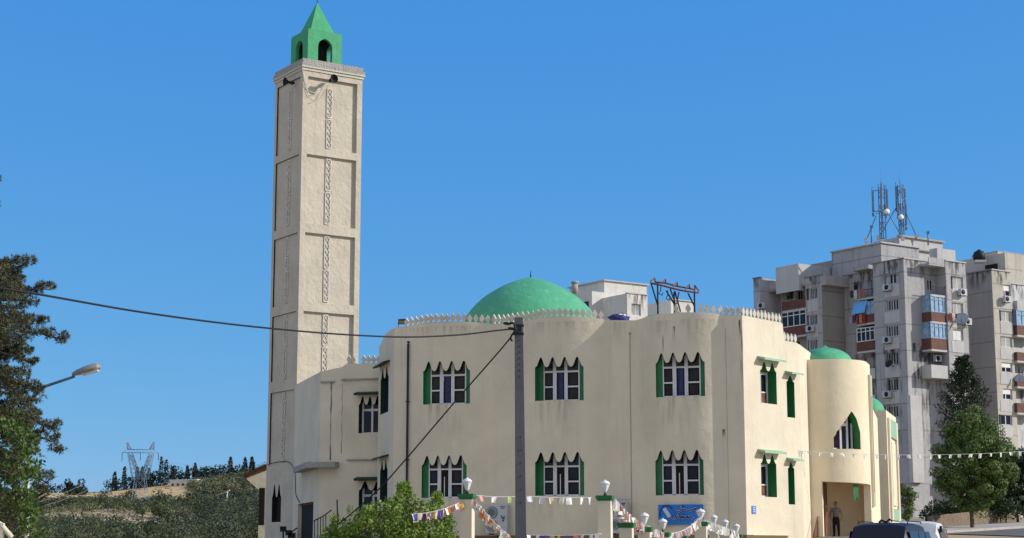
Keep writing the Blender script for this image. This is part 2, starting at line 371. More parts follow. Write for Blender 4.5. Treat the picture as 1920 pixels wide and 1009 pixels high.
M['asphalt'] = plaster('old_asphalt', (0.16, 0.15, 0.145), stain=(.06, .055, .05), amt=1.2, scale=.5, streak=0, bump=.4, bsc=6)
M['pave'] = plaster('pale_pavement', (0.47, 0.43, 0.38), stain=(.2, .18, .15), amt=1.2, scale=.6, streak=0, bump=.5, bsc=4)
# street coming up beside the mosque and the cross street below the stone wall
def strip_fn(o_, dr, l0, l1, w0, w1):
    nr = Vector((dr.y, -dr.x))
    return lambda u, v: tuple(o_ + dr * (l0 + (l1 - l0) * v) + nr * (w0 + (w1 - w0) * u))
RA = Vector((6, 36)); rd = (Vector((36, 95)) - RA).normalized()
drape('road', strip_fn(RA, rd, -60, 62, 0, 9), 8, 60, .05, M['asphalt'])
drape('pavement', strip_fn(RA, rd, -60, 60, -5, -.15), 5, 60, .17, M['pave'])
drape('pavement', strip_fn(RA, rd, -60, 55, 9.15, 13), 5, 60, .17, M['pave'])
W0_, W1_ = G(1738, 116, 990), G(1905, 126, 990); wdr = (W1_ - W0_).normalized()
drape('road', strip_fn(W0_, wdr, -6, 60, 4.2, 17), 12, 40, .06, M['asphalt'])
drape('pavement', strip_fn(W0_, wdr, -6, 60, .6, 4.0), 5, 50, .2, M['pave'])
def kerb_fn(o_, dr, l0, l1, w, step=2.0):
    nr = Vector((dr.y, -dr.x)); kb = MB(); k = l0
    while k < l1:
        a = o_ + dr * k + nr * w; b2 = o_ + dr * (k + step - .02) + nr * w; za, zb = terr(*a), terr(*b2); h = .215; q = nr * .07
        p = [(a.x - q.x, a.y - q.y, za), (a.x + q.x, a.y + q.y, za), (b2.x + q.x, b2.y + q.y, zb), (b2.x - q.x, b2.y - q.y, zb)]
        kb.quad([(x, y, z + h) for x, y, z in p])
        for i, j in ((0, 3), (2, 1)): kb.quad([(p[i][0], p[i][1], p[i][2] - .2), (p[j][0], p[j][1], p[j][2] - .2), (p[j][0], p[j][1], p[j][2] + h), (p[i][0], p[i][1], p[i][2] + h)])
        k += step
    tag(kb.build('kerb', M['pave']), kind='structure')
kerb_fn(RA, rd, -60, 60, -.075); kerb_fn(RA, rd, -60, 55, 9.075); kerb_fn(W0_, wdr, -6, 60, 4.1)
# dry field strip on the far hill
def field_fn(u, v):
    y = 688 + 109 * v; pxx = 40 + 335 * u; return ((pxx - 960) / F * y, y)
drape('dry_field', field_fn, 60, 14, .35, M['field'])

# ================================================================== wall builder
def lobes(a, b, ztip, h, n, v=None):
    T = [(0, 0), (.09, .03), (.19, .13), (.30, .30), (.40, .48), (.5, .66), (.6, .81), (.72, .92), (.86, .985), (1, 1)]
    def f(s):
        u = (s - a) / (b - a) * n; u = min(max(u, 0), n - 1e-6); k = int(u); w = abs(2 * (u - k) - 1)
        if (k == 0 and u < .5) or (k == n - 1 and u - k > .5): w *= .93
        return ztip - h * interp(w, [t[0] for t in T], [t[1] for t in T])
    return f
def const(z): return lambda s: z
def wall(mb, o, d, n, L, zb, ztop, holes=(), off=None, ds=.25, reveal=.3, thick=.25, capdown=1.2, ridx=1, s0=0.0, topidx=None):
    """vertical wall along o + d*s, outward normal n; holes = (a, b, zbottom, ztopfn, samples)"""
    off = off or (lambda s: 0.0)
    S = set([s0, L])
    k = s0
    while k < L: S.add(k); k += ds
    for h in holes:
        S = set(x for x in S if not (h[0] - 1e-4 < x < h[1] + 1e-4))
        for i in range(h[4] + 1): S.add(h[0] + (h[1] - h[0]) * i / h[4])
    S.add(s0); S.add(L); S = sorted(S)
    zbf = zb if callable(zb) else const(zb)
    def P(s, z, e=0.0):
        q = o + d * s + n * (off(s) + e); return Vector((q.x, q.y, z))
    for s1, s2 in zip(S, S[1:]):
        if s2 - s1 < 1e-5: continue
        mid = (s1 + s2) / 2; cur = (zbf(s1), zbf(s2))
        for h in sorted([h for h in holes if h[0] < mid < h[1]], key=lambda h: h[2]):
            mb.quad([P(s1, cur[0]), P(s2, cur[1]), P(s2, h[2]), P(s1, h[2])], 0, True); cur = (h[3](s1), h[3](s2))
        t1, t2 = ztop(s1 + 1e-6), ztop(s2 - 1e-6)
        mb.quad([P(s1, cur[0]), P(s2, cur[1]), P(s2, t2), P(s1, t1)], 0, True)
        mb.quad([P(s1, t1), P(s2, t2), P(s2, t2, -thick), P(s1, t1, -thick)], 0, False)
        mb.quad([P(s2, t2 - capdown, -thick), P(s1, t1 - capdown, -thick), P(s1, t1, -thick), P(s2, t2, -thick)], 0, True)
    for h in holes:
        a, b, z0, zt, ns = h[:5]; rv = h[5] if len(h) > 5 else reveal
        c = min(off(a), off(b)) - rv
        def Q(s, z):
            q = o + d * s + n * c; return Vector((q.x, q.y, z))
        mb.quad([P(a, z0), P(b, z0), Q(b, z0), Q(a, z0)], 0)
        mb.quad([P(a, z0), Q(a, z0), Q(a, zt(a)), P(a, zt(a))], ridx)
        mb.quad([P(b, z0), P(b, zt(b)), Q(b, zt(b)), Q(b, z0)], ridx)
        for i in range(ns):
            u = a + (b - a) * i / ns; w = a + (b - a) * (i + 1) / ns
            mb.quad([P(u, zt(u)), Q(u, zt(u)), Q(w, zt(w)), P(w, zt(w))], topidx if topidx is not None else ridx)
def px_seg(o, d, px, py=850): return isect(px, o, d, py)
def sz(o, d, px, py):
    t = isect(px, o, d, py); p = o + d * t; return t, z_at(p.x, p.y, py)

# merlon mesh shared by all the battlements
merp = [(a * 1.12, b * 1.05) for a, b in [(-.055, 0), (-.05, .06), (-.10, .13), (-.115, .2), (-.09, .27), (-.045, .33), (0, .42), (.045, .33), (.09, .27), (.115, .2), (.10, .13), (.05, .06), (.055, 0)]]
mm_ = MB(); mm_.prism([(a, b) for a, b in reversed(merp)], (0, 0.045, 0), Vector((1, 0, 0)), UP, Vector((0, 1, 0)), .09)
mer_first = [None]
def merlons(parent, fn, s0, s1, step=.27, scale=1.0):
    """battlement part: a low base strip with each merlon as a sub-part; fn(s)->(pos3, tangent2)"""
    base = MB(); n = max(1, int((s1 - s0) / step)); 
    for i in range(n):
        p, t = fn(s0 + (s1 - s0) * i / n); p2, _ = fn(s0 + (s1 - s0) * (i + 1) / n)
        nn = Vector((t.y, -t.x, 0)) * .05
        base.quad([p + nn, p2 + nn, p2 + nn + UP * .05, p + nn + UP * .05]); base.quad([p2 - nn, p - nn, p - nn + UP * .05, p2 - nn + UP * .05])
        base.quad([p + nn + UP * .05, p2 + nn + UP * .05, p2 - nn + UP * .05, p - nn + UP * .05])
    bo = base.build('battlement', M['white_render'], parent)
    for i in range(n):
        if random.random() < .03: continue
        p, t = fn(s0 + (s1 - s0) * (i + .5) / n)
        if mer_first[0] is None: mer_first[0] = mm_.build('merlon', M['white_render'], None)
        src = mer_first[0]
        o = bpy.data.objects.new('merlon', src.data) if src.parent is not None else src
        if src.parent is not None: COL.objects.link(o)
        o.parent = bo; o.location = p - wloc(bo) + UP * .045
        o.rotation_euler = (0, random.uniform(-.05, .05), atan2(t.y, t.x) + random.uniform(-.05, .05)); o.scale = (scale, 1, scale * random.uniform(.93, 1.07))

# ================================================================== mosque
FD = -72.2
dL = dirv(FD); d = -dL; n = Vector((d.y, -d.x)); b_ = -n         # d: image right, n: towards the camera, b_: into the depth
FR = G(1396, 80, 800)
tL = isect(738, FR, dL, 800); FL = FR + dL * tL; LEN = tL
mosque = thing('mosque', (FL.x + 9, FL.y + 4, 1.8), 'cream two-storey mosque with low green domes, scalloped green windows and a row of white merlons', 'mosque')
def s_of(px, py=800): return isect(px, FL, d, py)
bays = [(745, 919, .5), (921, 1137, .75), (1206, 1362, .6)]
bs = [(s_of(a), s_of(b), h) for a, b, h in bays]
def foff(s):
    for a, b, h in bs:
        if a < s < b:
            t = (s - a) / (b - a); return h * (1 - (2 * t - 1) ** 2)
    return 0.0
ytopP = [(700, 612), (738, 614), (769, 612), (799, 606), (858, 604.5), (890, 606), (927, 608.7), (947, 607), (983, 602.8), (998, 599.5), (1018, 596), (1048, 594), (1097, 596.5), (1136, 600.5), (1193, 600.6), (1213, 594), (1235, 589), (1257, 587.5), (1322, 587.5), (1351, 591), (1397, 593)]
def ftop(s):
    p = FL + d * s + n * foff(s); z = 12.5
    for _ in range(3):
        px, _y = px_of(p.x, p.y, z); z = z_at(p.x, p.y, interp(px, [a for a, b in ytopP], [b for a, b in ytopP]))
    return z
ZB = 0.3
PLZ = z_at(*(FR), 1003)
fw = MB(); wins = []
for (xa, xb, yt, yb, up) in [(786, 873, 675, 756, 1), (1001, 1089, 668, 750, 1), (1225, 1318, 659, 742, 1), (783, 867, 853, 933, 0), (1001, 1090, 847, 929, 0), (1224, 1316, 843, 928, 0)]:
    so_ = FL + n * .95
    a = isect(xa, so_, d, yb); b = isect(xb, so_, d, yb)
    pa = so_ + d * ((a + b) / 2)
    zb = z_at(pa.x, pa.y, yb); zt = z_at(pa.x, pa.y, yt)
    wins.append((a, b, zb, zt, up))
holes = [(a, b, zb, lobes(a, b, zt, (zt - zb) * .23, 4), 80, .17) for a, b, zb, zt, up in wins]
wall(fw, FL, d, n, LEN, ZB, ftop, holes, foff, ds=.12, thick=.22, topidx=2)  # scallop undersides take the green with shade painted in
def scallop_window(root, o, d, n, a, b, zb, zt, back, style, nlobe=4, shm='greenp'):
    """white framed window standing at the back of its opening: frame > panes, curtain, shutters"""
    w = b - a; h = zt - zb
    c0 = o + n * back
    X = V3(d); N = V3(n)
    def bx(mb, u0, u1, v0, v1, t=.05, e=0.0):
        c = c0 + d * (a + w * (u0 + u1) / 2) + n * e
        mb.box((c.x, c.y, zb + h * (v0 + v1) / 2), (w * (u1 - u0), t, h * (v1 - v0)), (X, N, UP))
    fr = MB()
    if nlobe == 4:
        for u0, u1 in ((.13, .152), (.33, .355), (.375, .405), (.575, .60), (.62, .645), (.875, .90)): bx(fr, u0, u1, .02, 1, .07)
        for u0, u1 in ((.355, .375), (.60, .62)): bx(fr, u0, u1, .02, 1, .05)
        for u0, u1 in ((.153, .329), (.646, .874)):
            for v0, v1 in ((.655, .70), (.31, .345), (.0, .03)): bx(fr, u0, u1, v0, v1, .06)
        bx(fr, .406, .574, .66, .70, .06); bx(fr, .406, .574, 0, .03, .06)
    else:
        for u0, u1 in ((.04, .12), (.46, .54), (.88, .96)): bx(fr, u0, u1, .02, 1, .07)
        for v0, v1 in ((.60, .66), (.0, .03)): bx(fr, .121, .459, v0, v1, .06); bx(fr, .541, .879, v0, v1, .06)
    f = fr.build('window', M['whitef'], root)
    side = M['glassb'] if style == 1 else M['glass']
    if nlobe == 4:
        for k, (u0, u1) in enumerate(((.153, .329), (.646, .874))):
            g = MB(); bx(g, u0, u1, .031, .654, .03, -.03); bx(g, u0, u1, .70, 1, .03, .05)
            g.build('pane', side, f)
            g = MB()   # inner sash border, slightly paler than the glass
            for q0, q1 in ((.345, .655), (.03, .31)):
                uu = (u1 - u0) * .14; vv = .035
                bx(g, u0, u0 + uu, q0, q1, .02, -.008); bx(g, u1 - uu, u1, q0, q1, .02, -.008)
                bx(g, u0 + uu, u1 - uu, q0, q0 + vv, .02, -.008); bx(g, u0 + uu, u1 - uu, q1 - vv, q1, .02, -.008)
            g.build('sash', M['dark'], f)
        g = MB(); bx(g, .406, .574, .70, 1, .03, .05); g.build('pane', side, f)
        g = MB(); bx(g, .406, .574, .03, .66, .03, -.06)
        g.build('pane', M['blue_cur'] if style == 1 else M['dark'], f)
        if style == 1:
            g = MB(); bx(g, .42, .435, .04, .65, .02, -.02); bx(g, .545, .56, .04, .65, .02, -.02); g.build('sash', M['dark'], f)
        else:
            g = MB(); bx(g, .47, .485, .04, .5, .03, -.03); g.build('sash', M['shutw'], f)
    else:
        g = MB(); bx(g, .121, .879, .03, 1, .03, -.04); g.build('pane', side, f)
    g = MB()
    if nlobe == 4: bx(g, -.0, .129, 0, 1, .05, .0)
    else: bx(g, 0, .039, 0, 1, .05)
    g.build('shutter', M[shm], f)
    g = MB()
    if nlobe == 4: bx(g, .901, 1.0, 0, 1, .05, .0)
    else: bx(g, .961, 1.0, 0, 1, .05)
    g.build('shutter', M[shm], f)
    return f
for a, b, zb, zt, up in wins:
    scallop_window(mosque, FL, d, n, a, b, zb, zt, min(foff(a), foff(b)) - .15, 1 if up else 0)
front_wall = fw.build('front_wall', [M['cream'], M['greenp'], M['shadegreen']], mosque, merge=True)
# battlements along the three bays
def front_fn(s):
    p = FL + d * s + n * (foff(s) - .1); e = .02
    q = FL + d * (s + e) + n * (foff(s + e) - .1); t = (q - p).normalized()
    return Vector((p.x, p.y, ftop(s))), t
merlons(mosque, front_fn, s_of(757), s_of(919)); merlons(mosque, front_fn, s_of(921), s_of(1134))
merlons(mosque, front_fn, s_of(1270), s_of(1394))
# right chamfer ---------------------------------------------------------
cd = dirv(40.5); cn = Vector((cd.y, -cd.x))
CL = isect(1502, FR, cd, 800); CM = isect(1473, FR, cd, 800)
zc = ftop(LEN - .01); pm = FR + cd * CM; pe = FR + cd * CL
zc2 = z_at(pm.x, pm.y, 640) 
cw = MB(); cholesspec = [(1427, 1457, 679, 757), (1428, 1457, 852, 932)]
ch = []
for xa, xb, yt, yb in cholesspec:
    a = isect(xa, FR, cd, yb); b = isect(xb, FR, cd, yb); p = FR + cd * ((a + b) / 2)
    zb = z_at(p.x, p.y, yb); zt = z_at(p.x, p.y, yt); ch.append((a, b, zb, zt))
nh = []
for xa, xb, yt, yb in [(1476, 1491, 704, 783), (1479, 1491, 866, 946)]:
    a = isect(xa, FR, cd, yb); b = isect(xb, FR, cd, yb); p = FR + cd * ((a + b) / 2)
    nh.append((a, b, z_at(p.x, p.y, yb), z_at(p.x, p.y, yt)))
hl = [(a, b, zb, lobes(a, b, zt, (zt - zb) * .22, 2), 32, .55) for a, b, zb, zt in ch] + [(a, b, zb, lobes(a, b, zt, (zt - zb) * .16, 1), 16, .5) for a, b, zb, zt in nh]
wall(cw, FR, cd, cn, CL, ZB, lambda s: zc - .004 if s < CM else zc2, hl, ds=.3)
cw.quad([(pm.x, pm.y, zc2), V3(pm - cn * .25, zc2), V3(pm - cn * .25, zc), (pm.x, pm.y, zc)])
cw.build('side_wall', [M['cream'], M['greenp']], mosque, merge=True)
def awning(root, o, d, n, s0, s1, z, dep=.35, t=.09, mat='greent'):
    mb = MB(); c = o + d * ((s0 + s1) / 2)
    poly = [(0, -t), (0, 0), (dep, -.10), (dep, -.10 - t)]
    p = o + d * s1
    mb.prism(poly, V3(p, z), V3(n), UP, V3(d), s1 - s0)
    return mb.build('awning', M[mat], root)
for i, (a, b, zb, zt) in enumerate(ch):
    f = MB(); X = V3(cd); N = V3(cn)
    def bx(mb, u0, u1, v0, v1, t=.05, e=0):
        c = FR + cd * (a + (b - a) * (u0 + u1) / 2) + cn * (-.5 + e)
        mb.box((c.x, c.y, zb + (zt - zb) * (v0 + v1) / 2), ((b - a) * (u1 - u0), t, (zt - zb) * (v1 - v0)), (X, N, UP))
    for u0, u1 in ((.02, .10), (.45, .55), (.90, .98)): bx(f, u0, u1, 0, .8)
    for v0, v1 in ((.0, .04), (.72, .78), (.28, .31)): bx(f, .101, .449, v0, v1); bx(f, .551, .899, v0, v1)
    fo = f.build('window', M['whitef'], mosque)
    g = MB(); bx(g, .101, .449, .31, .72, .02, -.03); bx(g, .551, .899, .31, .72, .02, -.03); bx(g, 0, 1, .8, 1, .02, -.03); g.build('pane', M['glass'], fo)
    g = MB(); bx(g, .101, .449, .04, .28, .03, .0); bx(g, .551, .899, .04, .28, .03, .0); g.build('pane', M['rust'], fo)
    awning(mosque, FR, cd, cn, a - .25, b + .3, zt + .22, .42, .10)
for (a, b, zb, zt) in nh:
    g = MB(); c = FR + cd * ((a + b) / 2) - cn * .42
    g.box((c.x, c.y, (zb + zt) / 2), (b - a, .04, zt - zb), (V3(cd), V3(cn), UP)); g.build('window', M['greenp'], mosque)
    awning(mosque, FR, cd, cn, a - .1, b + .28, zt + .20, .40, .08)
def cham_fn(s):
    p = FR + cd * s - cn * .1
    return Vector((p.x, p.y, zc if s < CM else zc2)), cd
merlons(mosque, cham_fn, .05, CM - .02, .30); merlons(mosque, cham_fn, CM + .05, CL - .05, .30)
# left chamfer ----------------------------------------------------------
ld = dirv(-14.5); ln = Vector((-ld.y, ld.x))        # going away to the left; outward normal to the left
LL = isect(709, FL, ld, 800)
FLe = FL + ld * LL
lh = []
for xa, xb, yt, yb in [(728, 713, 688, 775), (726, 712, 862, 942)]:
    a = isect(xa, FL, ld, yb); b = isect(xb, FL, ld, yb); p = FL + ld * ((a + b) / 2); lh.append((a, b, z_at(p.x, p.y, yb), z_at(p.x, p.y, yt)))
zL0 = ftop(0.001)
lw = MB(); wall(lw, FL, ld, ln, LL, ZB, lambda s: zL0 - .004 - .45 * sstep(LL * .55, LL, s), [(a, b, zb, lobes(a, b, zt, (zt - zb) * .25, 2), 32, .35) for a, b, zb, zt in lh], ds=.3)
lw.build('side_wall', [M['cream'], M['shadegreen']], mosque, merge=True)
for (a, b, zb, zt) in lh:
    g = MB(); c = FL + ld * ((a + b) / 2) - ln * .3
    g.box((c.x, c.y, (zb + zt) / 2), (b - a, .04, zt - zb), (V3(ld), V3(ln), UP)); w_ = g.build('window', M['glass'], mosque)
    g = MB(); c = FL + ld * ((a + b) / 2) - ln * .27
    g.box((c.x, c.y, (zb + zt) / 2), (.07, .05, zt - zb), (V3(ld), V3(ln), UP)); g.build('mullion', M['shadegreen'], w_)
    awning(mosque, FL, ld, ln, a - .3, b + .3, zt + .22, .38, .09, 'shadegreen')
# wing wall back to the minaret -----------------------------------------
wd = dL.copy(); wn = n.copy()
WS = FLe + ld * 1.0; tW = isect(600, WS, wd, 800); WE = WS + wd * tW
WL0 = WE; 
def wingtop(s):   # s measured from WE towards the right
    p = WE + d * s; px, _ = px_of(p.x, p.y, 11); return z_at(p.x, p.y, interp(px, [590, 600, 643, 648, 715], [698, 697, 688, 682.5, 682.5]))
ww = MB(); wh = []
for xa, xb, yt, yb, nl in [(672, 714, 742, 812, 3), (672, 718, 902, 975, 2)]:
    a = isect(xa, WE, d, yb); b = isect(xb, WE, d, yb); p = WE + d * ((a + b) / 2); wh.append((a, b, z_at(p.x, p.y, yb), z_at(p.x, p.y, yt), nl))
wall(ww, WE, d, n, tW, ZB, wingtop, [(a, b, zb, lobes(a, b, zt, (zt - zb) * .24, nl), 36, .4) for a, b, zb, zt, nl in wh], ds=.2)
ww.build('wing_wall', [M['cream'], M['shadegreen']], mosque, merge=True)
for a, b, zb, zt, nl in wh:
    scallop_window(mosque, WE, d, n, a, b, zb, zt, -.38, 0, 2, 'shadegreen')
    awning(mosque, WE, d, n, a - .12, b + .1, zt + .22, .45, .12, 'shadegreen')
def wing_fn(s):
    p = WE + d * s - n * .1; return Vector((p.x, p.y, wingtop(s))), d
merlons(mosque, wing_fn, isect(646, WE, d), isect(664, WE, d), .23); merlons(mosque, wing_fn, isect(674, WE, d), isect(711, WE, d), .23)
lg = MB()
for s0p, s1p, yy in [(602, 628, 716), (641, 709, 711), (651, 709, 862)]:
    a = isect(s0p, WE, d, yy); b = isect(s1p, WE, d, yy); p = WE + d * ((a + b) / 2) + n * .05; z = z_at(p.x, p.y, yy)
    lg.box((p.x, p.y, z), (b - a, .12, .07), (V3(d), V3(n), UP))
lg.build('ledge', M['cornice'], mosque)
# cracked vertical joints on the wing wall and drain pipe
def wiggle(o_, d_, n_, px, y0, y1, r, amp=.02, e=.01, k=14):
    t = isect(px, o_, d_, (y0 + y1) / 2); p = o_ + d_ * t + n_ * e; z0, z1 = z_at(p.x, p.y, y0), z_at(p.x, p.y, y1)
    return [Vector((p.x, p.y, z0 + (z1 - z0) * i / k)) + V3(d_) * random.uniform(-amp, amp) for i in range(k + 1)]
cr = MB()
for px, y0, y1, r in [(620, 717, 862, .035), (641, 720, 850, .014)]:
    pts = wiggle(WE, d, n, px, y0, y1, r, .03); cr.tube(pts, [r * random.uniform(.2, 1.3) for _ in pts], 6)
cr.build('joint_crack', M['cope'], mosque)
dp = MB(); pts = wiggle(FL + n * foff(s_of(765)), d, n, 765, 645, 1009, .05, 0, .12, 6); dp.tube(pts, .055, 10)
dp.tube([pts[0] + UP * .1 - V3(n) * .15, pts[0] + UP * .1, pts[0] - UP * .1], .06, 10)
for z in (.3, .6, .85):
    q = pts[0].lerp(pts[-1], z); dp.box(q, (.2, .12, .04), (V3(d), V3(n), UP))
dp.build('drain_pipe', M['darksteel'], mosque)
dp = MB(); pts = wiggle(FL, d, n, 1183, 625, 1009, .02, .004, .015, 8); dp.tube(pts, .016, 6); dp.lathe([(.001, -.05), (.05, -.03), (.05, .03), (.001, .05)], pts[0], 10)
dp.build('conduit', M['cornice'], mosque)
for jx in (920, 1137, 1364):
    dp = MB(); pts = wiggle(FL + n * foff(s_of(jx)), d, n, jx, 615, 1000, .02, .004, .003, 10); dp.tube(pts, .008, 5); dp.build('joint_crack', M['cornice'], mosque)
# facet from the wing to the minaret ------------------------------------
fd = dirv(-16); fn_ = Vector((-fd.y, fd.x))
tF = isect(553, WE, fd, 760); FE = WE + fd * tF
zf0 = wingtop(0); zf1 = z_at(FE.x, FE.y, 722)
fm = MB(); dtop = z_at(*(WE + fd * tF * .5), 943)
da = isect(587, WE, fd, 980); db = isect(558, WE, fd, 980)
wall(fm, WE, fd, fn_, tF, -.5, lambda s: zf0 + (zf1 - zf0) * s / tF, [(da, db, .6, const(dtop), 2, .3)], ds=1)
fm.build('side_wall', [M['cream'], M['cream']], mosque, merge=True)
g = MB(); c = WE + fd * ((da + db) / 2) - fn_ * .25
g.box((c.x, c.y, (.6 + dtop) / 2), (db - da, .05, dtop - .6), (V3(fd), V3(fn_), UP)); dr = g.build('door', M['dark'], mosque)
g = MB(); c = c + fn_ * .05
g.box((c.x, c.y, dtop - .06), (db - da, .06, .1), (V3(fd), V3(fn_), UP)); g.build('door_frame', M['rust'], dr)
# concrete canopy slab wrapping the corner
cs = MB(); zc_ = z_at(WE.x, WE.y, 873)
a = isect(636, WE, d, 873); bq = isect(566, WE, fd, 873)
poly = [WE + d * a + n * .0, WE + d * a + n * .55, WE + n * .55 + fn_ * .45, WE + fd * bq + fn_ * .5, WE + fd * bq]
i0 = len(cs.v)
top = [V3(p, zc_ + .16) for p in poly] ; bot = [V3(p, zc_ - .14) for p in poly]
cs.quad(top); cs.quad(list(reversed(bot)))
for k in range(len(poly)): k2 = (k + 1) % len(poly); cs.quad([bot[k], bot[k2], top[k2], top[k]])
cs.build('canopy_slab', M['cornice'], mosque, merge=True)
# portal (rounded entrance bay) -----------------------------------------
PO = G(1490, 86.6, 800)                       # hidden start, left end of the flat part
tq = isect(1543, PO, d, 800); PR = 2.05
prim = [PO + d * (tq * k / 8) for k in range(9)]
cc = PO + d * tq - n * PR
tgt = isect(1633, cc + d * PR, b_, 760)
NA = 22
prim += [cc + (n * cos(pi / 2 * k / NA) + d * sin(pi / 2 * k / NA)) * PR for k in range(1, NA + 1)]
EXT = max(1.5, min(6.0, isect(1633, cc + d * PR, b_, 760))); print('EXT', EXT, px_of(*(cc + d * PR), 9))
prim += [cc + d * PR + b_ * (EXT * k / 4) for k in range(1, 5)]
cum = [0]
for p, q in zip(prim, prim[1:]): cum.append(cum[-1] + (q - p).length)
def ppos(s):
    for i in range(1, len(cum)):
        if s <= cum[i] + 1e-9:
            t = (s - cum[i - 1]) / (cum[i] - cum[i - 1]); return prim[i - 1].lerp(prim[i], t)
    return prim[-1]
ZP = z_at(*ppos(1.5), 673.5)
def s_for(px, z):
    lo, hi = 0.0, cum[NA + 8]
    for _ in range(40):
        m_ = (lo + hi) / 2; p = ppos(m_)
        if px_of(p.x, p.y, z)[0] < px: lo = m_
        else: hi = m_
    return lo
FLOORZ = z_at(*G(1560, 88.9), 1007)
pz = MB()
da_, db_ = s_for(1542, 4), cum[8 + NA] - .03; dz = z_at(*ppos((da_ + db_) / 2), 903)
wa, wb = s_for(1561, 9), s_for(1611, 9); pw = ppos((wa + wb) / 2); wzb = z_at(pw.x, pw.y, 842); wzt = z_at(pw.x, pw.y, 771)
def wtop(s):
    u = (s - wa) / (wb - wa)
    v = interp(u, [0, .03, .08, .10, .2, .22, .30, .62, .66, .85, 1], [.30, .34, .38, .46, .52, .60, .64, .98, 1.0, .80, .45]); return wzb + (wzt - wzb) * v
def pn(s):
    a, b = ppos(max(0, s - .02)), ppos(min(cum[-1], s + .02)); t = (b - a).normalized(); return Vector((t.y, -t.x))
S = [cum[-1] * k / 150 for k in range(151)]
S = sorted(set([x for x in S if min(abs(x - q) for q in (da_, db_, wa, wb)) > .02] + [da_, db_, wa, wb]))
for s1, s2 in zip(S, S[1:]):
    m_ = (s1 + s2) / 2; p, q = ppos(s1), ppos(s2)
    cur = (1.0, 1.0)
    if da_ < m_ < db_: cur = (dz - .12 * abs(m_ - da_) / (db_ - da_), dz - .12 * abs(m_ - da_) / (db_ - da_))
    if wa < m_ < wb:
        pz.quad([V3(p, cur[0]), V3(q, cur[1]), V3(q, wzb), V3(p, wzb)], 0, True); cur = (wtop(s1), wtop(s2))
    pz.quad([V3(p, cur[0]), V3(q, cur[1]), V3(q, ZP), V3(p, ZP)], 0, True)
RV = .55
def inn(s, dd=RV): return ppos(s) - pn(s) * dd
# reveals of the arched window (green) and of the doorway
K = 30
for i in range(K):
    s1 = wa + (wb - wa) * i / K; s2 = wa + (wb - wa) * (i + 1) / K
    u = (i + .5) / K
    pz.quad([V3(ppos(s1), wtop(s1)), V3(inn(s1), wtop(s1)), V3(inn(s2), wtop(s2)), V3(ppos(s2), wtop(s2))], 1 if u > .6 else 0)
    pz.quad([V3(ppos(s1), wzb), V3(ppos(s2), wzb), V3(inn(s2), wzb), V3(inn(s1), wzb)], 0)
for s, mi in ((wa, 0), (wb, 1)): pz.quad([V3(ppos(s), wzb), V3(inn(s), wzb), V3(inn(s), wtop(s)), V3(ppos(s), wtop(s))], mi)
for i in range(12):
    s1 = da_ + (db_ - da_) * i / 12; s2 = da_ + (db_ - da_) * (i + 1) / 12; z1 = dz - .12 * (i) / 12; z2 = dz - .12 * (i + 1) / 12
    pz.quad([V3(ppos(s1), z1 - .005), V3(inn(s1, .35), z1 - .005), V3(inn(s2, .35), z2 - .005), V3(ppos(s2), z2 - .005)], 0)
for s in (da_, db_): pz.quad([V3(ppos(s), 1), V3(inn(s, .35), 1), V3(inn(s, .35), dz), V3(ppos(s), dz)], 0)
# roof of portal
pz.quad([V3(p, ZP) for p in prim] + [V3(PO + b_ * 7, ZP)], 0)
pz.build('entrance_bay', [M['creamwarm'], M['greenp']], mosque, merge=True, angle=25)
# vestibule behind the doorway
ve = MB(); A = ppos(da_) - n * .36; B = inn(db_, .36)
A2 = A - n * 2.3 - d * .3; B2 = B - n * 1.6 + d * .2
ve.quad([V3(A2, 1), V3(B2, 1), V3(B2, dz + .2), V3(A2, dz + .2)]); ve.quad([V3(A - d * .3, 1), V3(A2, 1), V3(A2, dz + .2), V3(A - d * .3, dz + .2)])
ve.quad([V3(B + d * .3, 1), V3(B2 + d * .1, 1), V3(B2 + d * .1, dz + .2), V3(B + d * .3, dz + .2)])
ve.quad([V3(A - d * .3, dz + .1), V3(A2, dz + .1), V3(B2, dz + .1), V3(B + d * .3, dz + .1)])
ve.build('vestibule', M['vest'], mosque)
fl = MB(); fl.quad([V3(ppos(da_ - .3) + n * .3, FLOORZ), V3(ppos(db_) + n * .8, FLOORZ), V3(B2, FLOORZ), V3(A2, FLOORZ)])
for k in range(5):
    c = ppos((da_ + db_) / 2) + n * (.95 + .3 * k) + d * .1; h = FLOORZ - .002 - .17 * k
    fl.box((c.x, c.y, h / 2 + .3), (3.0, .3, h - .6), (V3(d), V3(n), UP))
fl.build('entrance_steps', M['pave'], mosque)
# the door leaf (dark, folded to the left) and green transom corner
g = MB(); c = A - n * .62 + d * .02; g.box((c.x, c.y, (FLOORZ + dz) / 2), (.06, 1.0, dz - FLOORZ - .05), (V3(d), V3(n), UP)); dl = g.build('door', M['rust'], mosque)
g = MB(); g.box((c.x + .05, c.y, (FLOORZ + dz) / 2), (.05, .05, .25)); g.build('handle', M['darksteel'], dl)
g = MB(); sa = s_for(1605, 5.5); p1 = inn(sa, .25); p2 = inn(s_for(1615.5, 5.5), .25)
z1_, z2_ = z_at(p1.x, p1.y, 908), z_at(p1.x, p1.y, 938)
for e in (0, .04):
    g.quad([V3(p1 - n * e, z2_), V3(p2 - n * e, z2_), V3(p2 - n * e, z1_), V3(p1 - n * e, z1_)])
g.quad([V3(p1, z2_), V3(p2, z2_), V3(p2 - n * .04, z2_), V3(p1 - n * .04, z2_)])
g.build('transom_panel', M['greenp'], mosque)
